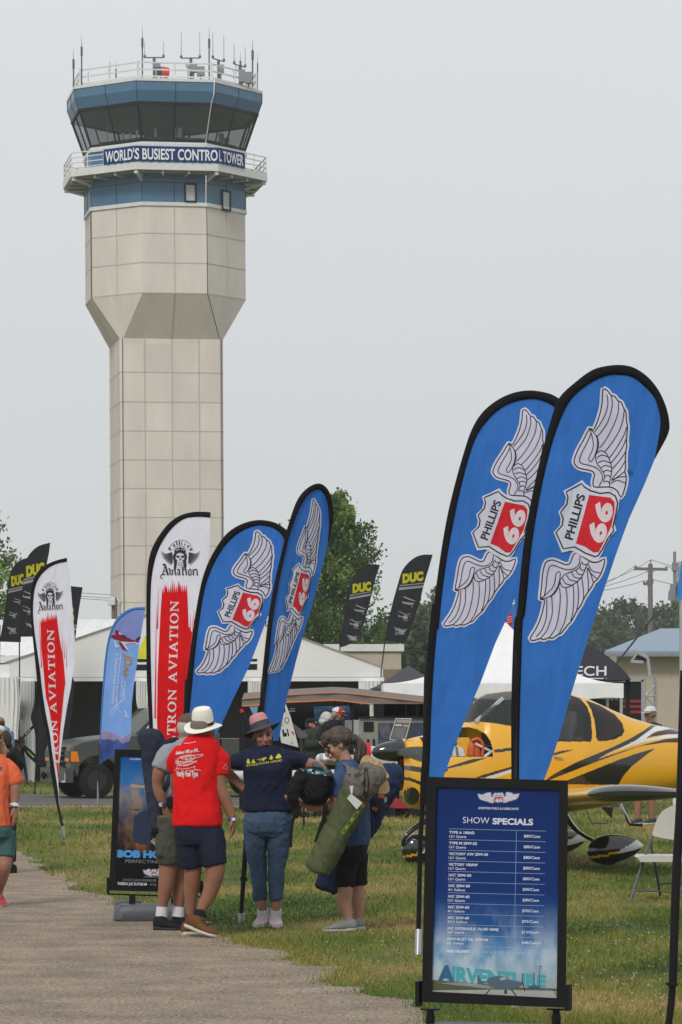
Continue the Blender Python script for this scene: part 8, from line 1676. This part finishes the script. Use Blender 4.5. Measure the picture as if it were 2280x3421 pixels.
for k in range(46):
    a = rg.uniform(0, 2 * PI); q = rg.uniform(0, 1) ** .6; ox, oy = math.cos(a) * q, math.sin(a) * q
    pts = [(1072, 375), (1105 + 18 * ox, 385 + 22 * oy), (1132 + 36 * ox, 440 + 24 * oy + rg.uniform(-8, 8)), (1128 + 44 * ox + rg.uniform(-10, 10), 510 + 20 * oy), (1108 + 36 * ox + rg.uniform(-14, 14), 566 + 26 * oy + rg.uniform(-12, 16))]
    limb(m, [(*p, .05 * oy * (i / 3)) for i, p in enumerate(pts)], [.012, .014, .016, .012, .003], zb, YB_, n=6, sm=3)
m.build('ponytail', hb, BWM, smooth=80)
m = MB(); m.tube([P_(.083, .0, .012), P_(.078, .06, .008), P_(.066, .088, .004)], .004, 6, sm=2); m.ell(P_(.045, .092, .0), (.032, .012, .021), 0, 12, 8, M_); m.ell(P_(-.045, .092, .0), (.032, .012, .021), 0, 12, 8, M_); m.tube([P_(.02, .105, .004), P_(-.02, .105, .004)], .004, 6); m.build('sunglasses', pb, BWM, smooth=80)
m = MB(); m.ell(P_(.086, -.012, -.045), (.005, .005, .012), 0, 8, 6); m.build('earring', chrome, BWM)
m = MB(); bs = fab('blue_cotton', (.040, .075, .165)); rings_(m, [(545, 1000, 1075, .20, 0), (575, 965, 1115, .32, 0), (630, 945, 1160, .40, 0), (720, 940, 1185, .42, 0), (820, 945, 1190, .40, 0), (950, 958, 1194, .39, 0), (1080, 970, 1194, .40, 0), (1165, 975, 1186, .40, 0)], zb, YB_)
limb(m, [(1050, 640, -.13), (985, 705, -.22), (948, 812, -.24)], [.066, .076, .068], zb, YB_); limb(m, [(1060, 620, .14), (1030, 700, .2), (1010, 790, .22)], [.07, .075, .07], zb, YB_)
m.fused('shirt', bs, BWM, voxel=.006, it=7, wr=(.013, (7, 7, 5), 33))
m = MB(); rings_(m, [(1145, 972, 1180, .36, 0), (1200, 955, 1176, .38, 0), (1280, 950, 1160, .38, 0)], zb, YB_); limb(m, [(1030, 1240, -.08), (1018, 1380, -.08), (1018, 1482, -.08)], [.096, .082, .068], zb, YB_); limb(m, [(1095, 1240, .09), (1102, 1380, .09), (1108, 1468, .09)], [.094, .078, .066], zb, YB_); m.fused('shorts', fab('black_cotton', (.008, .008, .009)), BWM, voxel=.007, it=5, wr=(.01, (9, 9, 6), 35))
gs = fab('shoe_grey', (.20, .20, .205)); gsl = mat('sole_grey', (.34, .34, .34))
for hx, hy, tx, ty, dy in ((1102, 1845, 842, 1850, -.08), (1168, 1822, 935, 1825, .09)): h_, t_ = W(*zb((hx, hy)), YB_ + dy), W(*zb((tx, ty)), YB_ + dy - .04); h_.z = t_.z = 0; shoe(BWM, h_, t_, .094, gs, gsl, h=.105, lace=wwb, ank=.25)
# --- what she carries
G1 = thing('chair_bag', W(*zb((960, 1050)), 26.5) * 1, 'olive green chair bag with taupe drawstring top and white tag across her hip', 'bag')
olg = fab('bag_olive', (.075, .088, .040), var=.18, scale=3); m = MB(); ax = [(805, 1368), (812, 1352), (860, 1255), (930, 1115), (1010, 955), (1085, 800), (1120, 735)]
m.tube([W(*zb(p), 26.52 - .0002 * i) for i, p in enumerate(ax)], [.072, .094, .099, .102, .104, .108, .106], 24, sm=3); bo = m.fused('bag', olg, G1, voxel=.007, it=3, wr=(.014, (12, 6, 5), 41))
m = MB(); m.tube([W(*zb(p), 26.515) for p in ((1098, 790), (1120, 745), (1155, 690), (1185, 640), (1175, 600), (1150, 575))], [.100, .122, .128, .112, .070, .025], 24, sm=3); m.ell(W(*zb((1240, 640)), 26.53), (.065, .07, .06)); to = m.fused('drawstring_top', fab('bag_taupe', (.135, .118, .105)), G1, voxel=.006, it=3, wr=(.02, (11, 8, 7), 44))
F = caster([bo, to]); g = lambda x, y, o=0: F(*zb((x, y)), o); m = MB()
m.prism([W(*zb(p), 26.385) for p in ((1060, 786), (1030, 822), (1102, 904), (1146, 856))], (0, .002, 0)); m.prism([W(*zb(p), 26.386) for p in ((1050, 730), (1078, 727), (1072, 788), (1060, 788))], (0, .002, 0)); m.build('paper_tag', mat('tag_paper', (.56, .56, .57)), bo)
m = MB()
def strip(m, a, b, w0, mi, off): ribbon(m, g, [a, ((a[0] + b[0]) / 2, (a[1] + b[1]) / 2), b], w0, mi, off, sm=3)
strip(m, (1150, 868), (992, 1088), 34, 1, .005); strip(m, (1155, 862), (1142, 882), 36, 0, .007)
for i in range(7): t = .14 + i * .125; a_ = (1150 - 158 * t, 868 + 220 * t); patch(m, g, [(a_[0] - 10, a_[1] - 8), (a_[0] + 8, a_[1] - 3), (a_[0] + 9, a_[1] + 6), (a_[0] - 4, a_[1] + 9)], 2 + i % 2, .0065)
m.build('label', [mat('label_orange', (.55, .09, .02)), mat('label_green', (.17, .25, .02)), mat('label_dark', (.03, .05, .02)), mat('label_white', (.45, .47, .42))], bo)
m = MB(); ribbon(m, g, [(1085, 655), (1120, 640), (1160, 610), (1178, 585)], 26, 0, .005, sm=4); m.build('opening', fab('cord_green', (.05, .06, .03)), to)
m = MB()
for pts in ([(1165, 600), (1160, 700), (1160, 790), (1175, 820)], [(1180, 600), (1190, 700), (1185, 780), (1172, 820)]): m.tube([g(*p, .008) for p in cr(pts, 4)], .004, 6)
m.build('cord', blkp, to); m = MB(); m.tube([g(1050, 640, .01), W(*zb((1035, 585)), 26.62), W(*zb((1010, 560)), 26.78), W(*zb((1030, 550)), 27.0)], .016, 8, flat=.3, sm=4); m.build('strap', fab('bag_taupe', ()), G1, smooth=60)
G2 = thing('chair_bag', W(*zb((1120, 1050)), 27.35) * 1, 'dark navy chair bag hanging behind her back, lower end showing by her knee', 'bag')
m = MB(); nb2 = fab('bag_deep_navy', (.016, .030, .075)); m.tube([W(*zb(p), 27.32) for p in ((868, 1505), (885, 1470), (960, 1340), (1060, 1180), (1170, 1000), (1262, 830), (1318, 710), (1345, 640), (1345, 600), (1340, 570))], [.07, .088, .092, .095, .098, .105, .112, .105, .08, .03], 24, sm=3); bo = m.fused('bag', nb2, G2, voxel=.007, it=3, wr=(.016, (10, 8, 5), 51))
F2_ = caster([bo]); g2 = lambda x, y, o=0: F2_(*zb((x, y)), o); m = MB(); patch(m, g2, [(1275, 785), (1330, 812), (1322, 840), (1262, 812)], 0, .006); patch(m, g2, [(1255, 815), (1300, 840), (1270, 945), (1210, 915)], 1, .006); patch(m, g2, [(1225, 880), (1260, 895), (1252, 925), (1215, 905)], 0, .008); patch(m, g2, [(1310, 820), (1335, 815), (1325, 850), (1312, 855)], 2, .007)
m.build('label', [mat('label_orange', ()), mat('label_black', (.02, .02, .025)), mat('label_grey', (.4, .42, .42))], bo); m = MB(); m.tube([W(*zb((1345, 575)), 27.25), W(*zb((1400, 650)), 27.22), W(*zb((1418, 720)), 27.25), W(*zb((1415, 830)), 27.3)], .004, 6, sm=4); m.build('cord', blkp, G2)
m = MB(); m.tube([W(*zb((870, 1440)), 27.1), W(*zb((850, 1500)), 27.12), W(*zb((860, 1545)), 27.14)], [.04, .055, .05], 10); 
SHT = thing('straw_hat', W(*zb((1255, 640)), 26.75) * 1, 'tan straw hat hung behind the taupe top of the green bag', 'hat')
m = MB(); c = W(*zb((1245, 645)), 26.72); u = Vector((.55, -.35, .35)).normalized(); e1 = Vector((.45, 0, -.85)); e1 = (e1 - u * e1.dot(u)).normalized(); e2 = u.cross(e1); N = 40
ringh = lambda r_, h, s2=1.0: [c + e1 * (r_ * math.cos(2 * PI * k / N)) + e2 * (r_ * s2 * math.sin(2 * PI * k / N)) + u * (h + .015 * math.cos(4 * PI * k / N)) for k in range(N)]
m.loft([ringh(.07, .07), ringh(.082, .05), ringh(.088, .01), ringh(.13, .0), ringh(.168, -.01), ringh(.168, -.016), ringh(.13, -.008), ringh(.08, .0)]); stw = mat('straw_tan', (.42, .27, .11), rough=.8, var=.25, scale=30, bump=.003, bscale=80); m.build('hat', stw, SHT, smooth=50)
BP = thing('backpack', W(*zb((780, 730)), 26.6) * 1, 'black backpack with teal patterned top held in her arms', 'bag')
m = MB(); rings_(m, [(602, 740, 840, .08, 0), (622, 712, 895, .16, 0), (655, 690, 912, .22, 0), (720, 680, 910, .25, 0), (795, 684, 895, .24, 0), (838, 700, 872, .18, 0), (858, 740, 845, .10, 0)], zb, 26.62); m.tube([W(*zb((700, 640)), 26.55), W(*zb((650, 720)), 26.5), W(*zb((622, 820)), 26.5), W(*zb((640, 880)), 26.52)], [.04, .05, .038, .022], 12, sm=3)
bo = m.fused('bag', fab('bag_black', (.008, .008, .009)), BP, voxel=.007, it=4, wr=(.016, (10, 10, 9), 61)); F3_ = caster([bo]); g3 = lambda x, y, o=0: F3_(*zb((x, y)), o); m = MB()
patch(m, g3, [(725, 605), (760, 598), (820, 615), (880, 632), (915, 645), (922, 668), (880, 655), (800, 645), (740, 632)], 0, .006)
for q in ([(735, 610), (770, 606), (765, 622)], [(790, 622), (830, 632), (800, 638)], [(850, 640), (890, 650), (870, 655)], [(760, 628), (785, 630), (775, 640)]): patch(m, g3, q, 1, .008)
m.build('patterned_top', [mat('teal_print', (.03, .15, .19)), mat('teal_pale', (.35, .5, .52))], bo)
m = MB()
for pts, r_ in (([(640, 860), (648, 930), (625, 990), (612, 1080), (608, 1190)], .012), ([(640, 840), (655, 920), (632, 960)], .03), ([(870, 870), (862, 960), (830, 1060), (800, 1150)], .018)): m.tube([W(*zb(p), 26.5) for p in pts], r_, 8, flat=.4, up=(0, 1, 0), sm=4)
m.build('straps', fab('bag_black', ()), BP, smooth=60)
m = MB(); m.tube([W(*zb((790, 562)), 26.75), W(*zb((820, 590)), 26.66), W(*zb((900, 640)), 26.52)], [.028, .03, .03], 12, flat=.6); o = m.build('rolled_mat', fab('roll_grey', (.075, .085, .09)), None, loc=W(*zb((850, 600)), 26.6), smooth=60); tag(o, 'grey rolled cloth sticking out of the top of the black backpack', 'roll')

# ---------------------------------------------------------------- woman in orange at the left edge
zo = zz(0, 2350, 3.3625); YO = 30.4
OWM = thing('person', W(*zo((-60, 2290)), YO) * 1, 'woman in orange T-shirt and teal shorts cut off by the left edge', 'person'); OWM.location.z = 0; ORG[OWM].z = 0
m = MB(); P_, M_ = head(m, W(*zo((-75, 395)), YO), (.5, -.8, 0)); limb(m, [(-75, 600), (-75, 530), (-78, 470)], [.065, .058, .056], zo, YO); rings_(m, [(590, -170, 40, .16, 0), (700, -200, 60, .24, 0), (1000, -210, 90, .3, 0), (1380, -215, 100, .32, 0), (1450, -200, 90, .3, 0)], zo, YO)
limb(m, [(40, 690), (110, 800, -.02), (158, 920, -.03), (165, 1040, -.04), (165, 1160, -.06)], [.07, .062, .053, .046, .032], zo, YO); limb(m, [(-190, 660), (-260, 850), (-290, 1020), (-290, 1160)], [.07, .06, .05, .032], zo, YO); hand(m, W(*zo((165, 1172)), YO - .06), (.15, -.1, -1), (-.8, .4, 0), (.4, -.9, 0), .45); hand(m, W(*zo((-290, 1172)), YO), (0, -.1, -1), (.8, 0, 0), (0, -1, 0), .45)
limb(m, [(20, 1450), (35, 1650), (45, 1800, -.04), (25, 1930, .02), (-15, 2100, .1), (-25, 2190, .1)], [.105, .09, .072, .06, .042, .044], zo, YO); limb(m, [(-130, 1450), (-140, 1800, -.1), (-150, 2000, -.12), (-160, 2150, -.12)], [.105, .075, .058, .04], zo, YO)
m.fused('body', sk2, OWM, voxel=.0055, it=4); face(P_, M_, OWM); m = MB(); m.ell(P_(0, -.03, .02), (.09, .09, .10), 0, 16, 10, M_); m.tube([P_(.07, -.02, -.02), P_(.085, .01, -.10), P_(.09, .02, -.17)], [.03, .035, .015], 10, sm=3); m.tube([P_(-.07, -.02, -.02), P_(-.085, .0, -.10), P_(-.08, .02, -.18)], [.03, .035, .015], 10, sm=3); m.fused('hair', mat('hair_blond', (.42, .28, .16), rough=.8, var=.3, scale=20), OWM, voxel=.007, it=2, wr=(.008, (25, 25, 25), 3))
m = MB(); rings_(m, [(575, -150, 20, .18, 0), (600, -190, 50, .24, 0), (680, -240, 95, .30, 0), (800, -245, 110, .36, -.02), (950, -240, 108, .38, -.02), (1150, -245, 122, .38, 0), (1372, -250, 136, .38, 0)], zo, YO); limb(m, [(20, 690), (95, 780), (155, 905)], [.078, .086, .080], zo, YO); limb(m, [(-170, 660), (-220, 770), (-260, 900)], [.09, .09, .085], zo, YO)
sh = m.fused('shirt', fab('orange_cotton', (.72, .14, .055)), OWM, voxel=.007, it=7, wr=(.014, (6, 6, 4), 71)); F = caster([sh]); g = lambda x, y, o=0: F(*zo((x, y)), o); m = MB(); patch(m, g, [(-5, 708), (24, 712), (27, 735), (12, 748), (-5, 742)], 0, .004); m.build('badge_print', bwb, sh)
m = MB(); rings_(m, [(1350, -215, 115, .34, 0), (1420, -225, 132, .36, 0), (1500, -220, 135, .34, 0)], zo, YO); limb(m, [(25, 1450), (38, 1600), (40, 1728, -.02)], [.115, .105, .095], zo, YO); limb(m, [(-130, 1450), (-135, 1600), (-140, 1728, -.05)], [.115, .105, .095], zo, YO); m.box(W(*zo((128, 1560)), YO), (.03, .12, .12)); m.fused('shorts', fab('teal_canvas', (.045, .115, .115)), OWM, voxel=.007, it=5, wr=(.01, (8, 8, 6), 75))
rdm = fab('shoe_coral', (.45, .06, .07)); h_, t_ = W(*zo((-60, 2270)), YO + .2), W(*zo((18, 2292)), YO - .02); h_.z, t_.z = .05, 0; shoe(OWM, h_, t_, .1, rdm, mat('sole_pink', (.5, .25, .25)), h=.11, lace=wwb); h_, t_ = W(*zo((-170, 2290)), YO - .05), W(*zo((-130, 2290)), YO - .32); h_.z = t_.z = 0; shoe(OWM, h_, t_, .1, rdm, mat('sole_pink', ()), h=.11, lace=wwb)
band(OWM, zo, YO, (160, 1128, -.05), (164, 1168, -.06), .042, wwb); band(OWM, zo, YO, (143, 1146, -.075), (147, 1170, -.08), .022, bwb, 'wristband_tag')

# ---------------------------------------------------------------- figures farther off
def far_person(label, z, Y, hx, hy, fwd, topm, body_rows, arms, legm, skin=sk1, shirtm=None, vox=.012, foot=None, hairm=None, pleg=None, s=1.0, legx=None, barehead=False, tilt=(0, 0, 1)):
    """standing figure; head centre at (hx, hy) zoom pixels"""
    c = W(*z((hx, hy)), Y); T_ = thing('person', Vector((c.x, Y, 0)), label, 'person', 'people among the displays'); m = MB(); P_, M_ = head(m, c, fwd, tilt, s)
    sh = c.z - .24; hip = .92; m.tube([c - Vector((0, 0, .02)), (c.x, Y, sh - .02)], .055, 12)
    lx = legx or c.x
    m.tube([(c.x, Y, sh), (c.x, Y, sh - .3), (c.x, Y, hip)], [.12, .15, .15], 14, flat=.75, sm=3)
    for q in (-1, 1): m.tube([(lx + .09 * q, Y, hip), (lx + .10 * q, Y, .5), (lx + .11 * q, Y + .02, .07)], [.10, .07, .045], 12, sm=3)
    for pts in arms:
        P3 = [W(*z(p[:2]), Y + p[2]) for p in pts]; m.tube(P3, [.055, .045, .028], 10, sm=3); d = (P3[-1] - P3[-2]); hand(m, P3[-1], d, (0, 0, -1) if abs(d.z) < .3 * d.length else (1, .3, 0), (0, -1, 0), .6)
    m.fused('body', skin, T_, voxel=vox * .7, it=2); face(P_, M_, T_, lips=False)
    m = MB(); rings_(m, body_rows, z, Y)
    for pts in arms: P3 = [W(*z(p[:2]), Y + p[2]) for p in pts]; m.tube([P3[0], P3[1], P3[1].lerp(P3[2], .85 if shirtm else .05)], [.085, .07, .055], 12, sm=3)
    m.fused('jacket' if shirtm else 'shirt', topm, T_, voxel=vox, it=3, wr=(.012, (8, 8, 6), hx)); m = MB()
    m.tube([(c.x, Y, hip + .1), (c.x, Y, hip - .08)], [.15, .16], 16, flat=.75, up=(0, 1, 0))
    for q in (-1, 1): m.tube([(lx + .08 * q, Y, hip), (lx + .10 * q, Y, .52), (lx + .11 * q, Y + .01, .12 if legm[1] else .55)], [.115, .09, .075], 12, sm=3)
    m.fused('trousers' if legm[1] else 'shorts', legm[0], T_, voxel=vox, it=3)
    for q in (-1, 1): f_ = Vector((fwd[0], fwd[1], 0)).normalized(); h_ = Vector((lx + .11 * q, Y, 0)) - f_ * .08; shoe(T_, h_, h_ + f_ * .28, .10, foot or blkr, wwb if foot else blkr, h=.1)
    if hairm: m = MB(); m.ell(P_(0, -.035, .005), (.080, .075, .08), 0, 14, 9, M_); m.build('hair', hairm, T_, smooth=80)
    return T_, P_, M_
drk = fab('trousers_dark', (.02, .022, .025)); kh = fab('khaki', (.12, .10, .075)); hdk = mat('hair_dark', (.04, .03, .022), rough=.9)
T_, P_, M_ = far_person('man in dark green jacket and black cap with folded arms, facing right', zi, 58, 620, 340, (.97, -.1, 0), fab('jacket_green', (.030, .038, .030)), [(368, 600, 650, .2, 0), (385, 560, 680, .40, 0), (430, 535, 690, .46, 0), (500, 530, 695, .44, 0), (590, 540, 690, .42, 0), (640, 545, 690, .4, 0)], [[(575, 410, -.18), (590, 490, -.24), (690, 480, -.22)], [(620, 410, .18), (660, 480, .2), (700, 490, .0)]], (fab('khaki_shorts', (.12, .10, .075)), False), skin=sk2, shirtm=True, hairm=hdk)
capm(T_, P_, M_, blkr, blkr, 1.03); m = MB(); m.ell(P_(.06, .085, .05), (.02, .012, .01)); m.build('cap_glasses', chrome, T_)
T_, P_, M_ = far_person('man in black jacket with white hood and red and white cap', zi, 59, 832, 255, (.9, -.25, -.25), fab('jacket_black', (.012, .013, .016)), [(300, 770, 850, .22, 0), (325, 725, 860, .42, 0), (370, 700, 850, .46, 0), (450, 700, 840, .44, 0), (560, 705, 840, .42, 0), (640, 705, 845, .42, 0)], [[(740, 350, -.2), (730, 450, -.24), (800, 520, -.3)], [(820, 350, .2), (850, 450, .15), (880, 510, 0)]], (drk, True), skin=sk1, shirtm=True, hairm=mat('hair_grey_light', (.3, .28, .26)))
capm(T_, P_, M_, mat('cap_white', (.55, .55, .55)), fab('cap_red', (.50, .02, .025)), 1.05, fab('cap_red', ())); m = MB(); m.ell(W(*zi((742, 282)), 59.02), (.11, .13, .10)); m.ell(W(*zi((720, 310)), 59.02), (.08, .13, .06)); m.fused('hood', fab('hood_white', (.46, .45, .43)), T_, voxel=.012, it=4, wr=(.015, (10, 10, 10), 4)); m = MB(); m.ell(P_(.02, .085, .075), (.05, .03, .012), 0, 10, 6, M_); m.build('cap_glasses', mat('lens_blue', (.35, .4, .5), rough=.1), T_)
T_, P_, M_ = far_person('person in navy cap mostly hidden behind the grey display panels', zi, 60.5, 1025, 325, (-.4, -.9, 0), fab('shirt_slate', (.05, .06, .08)), [(385, 990, 1060, .2, 0), (410, 950, 1100, .26, 0), (500, 945, 1105, .28, 0), (640, 955, 1095, .28, 0)], [[(965, 430, 0), (950, 530, 0), (955, 620, -.05)], [(1085, 430, 0), (1100, 530, 0), (1095, 620, -.05)]], (drk, True), skin=sk1, hairm=hdk)
capm(T_, P_, M_, fab('cap_navy', (.02, .03, .06)), fab('cap_navy', ()), 1.08)
zu = zz(2100, 1800, 3.62)
T_, P_, M_ = far_person('man in white cap with dark panels walking behind the tail of the yellow aeroplane', zu, 54, 262, 2120, (-.75, -.6, -.05), fab('shirt_black', (.02, .022, .028)), [(2225, 220, 330, .2, 0), (2260, 180, 400, .26, 0), (2400, 170, 400, .28, 0), (2650, 185, 395, .28, 0), (2760, 190, 400, .28, 0)], [[(190, 2320, 0), (165, 2480, -.05), (180, 2620, -.15)], [(390, 2320, 0), (410, 2480, 0), (400, 2640, -.05)]], (fab('shorts_dark', (.03, .03, .035)), False), skin=sk1, foot=fab('shoe_navy_white', (.03, .04, .06)), hairm=mat('hair_grey', (.22, .2, .18)), legx=W(2155, 0, 54).x)
capm(T_, P_, M_, mat('cap_white', ()), mat('cap_white', ()), 1.05); m = MB(); m.ell(P_(.075, -.01, .07), (.02, .05, .035), 0, 10, 6, M_); m.build('cap_panel', blkp, T_); m = MB(); m.tube([P_(-.05, .09, .012), P_(0, .105, .012), P_(.05, .09, .012), P_(.08, .02, .012)], .004, 6); m.build('glasses', blk, T_)
T_, P_, M_ = far_person('person in puffy black jacket raising one hand at the left edge', zo, 37, -10, 400, (-.9, -.3, 0), fab('jacket_black', ()), [(480, -40, 60, .22, 0), (520, -80, 120, .34, 0), (600, -90, 170, .40, 0), (700, -90, 160, .42, 0), (800, -80, 150, .4, 0), (980, -80, 140, .4, 0)], [[(130, 560, -.15), (205, 680, -.2), (70, 530, -.35)], [(-60, 560, 0), (-110, 700, 0), (-100, 820, -.1)]], (drk, True), skin=sk1, shirtm=True, hairm=hdk)
m = MB(); m.ell(P_(0, -.04, .0), (.09, .09, .10), 0, 14, 9, M_); m.tube([P_(0, -.09, -.02), P_(0, -.10, -.12)], [.04, .03], 10); m.fused('long_hair', hdk, T_, voxel=.01, it=2, wr=(.01, (20, 20, 20), 3)); m = MB(); m.ell(W(*zo((4, 300)), 37), (.06, .08, .05)); m.build('white_cap', mat('cap_white', ()), T_, smooth=80)
T_, P_, M_ = far_person('person in faded blue denim shirt at the left edge, farther back', zo, 62, 10, 225, (.3, .95, 0), fab('denim_light', (.16, .24, .34)), [(262, -10, 60, .2, 0), (285, -30, 100, .28, 0), (340, -40, 120, .3, 0), (480, -30, 115, .3, 0)], [[(100, 320, 0), (115, 420, 0), (118, 500, -.05)], [(-30, 320, 0), (-45, 420, 0), (-40, 500, 0)]], (drk, True), skin=sk1, shirtm=True, hairm=hdk)

# ================================================================== HAZE
hz = bpy.data.materials.new('haze_air'); hz.use_nodes = True; n = hz.node_tree
for q in list(n.nodes):
    if q.type == 'BSDF_PRINCIPLED': n.nodes.remove(q)
pv = n.nodes.new('ShaderNodeVolumePrincipled'); pv.inputs['Color'].default_value = (.90, .93, .95, 1); pv.inputs['Density'].default_value = 0.0003; pv.inputs['Anisotropy'].default_value = 0.0
n.links.new(pv.outputs[0], n.nodes['Material Output'].inputs['Volume'])
m = MB(); m.box2((-320, -70, -1), (320, 580, 46)); o = m.build('haze', hz, None, loc=(0, 0, 0)); tag(o, kind='stuff')
C.cycles.volume_bounces = 1
bpy.data.scenes.remove(TMP)
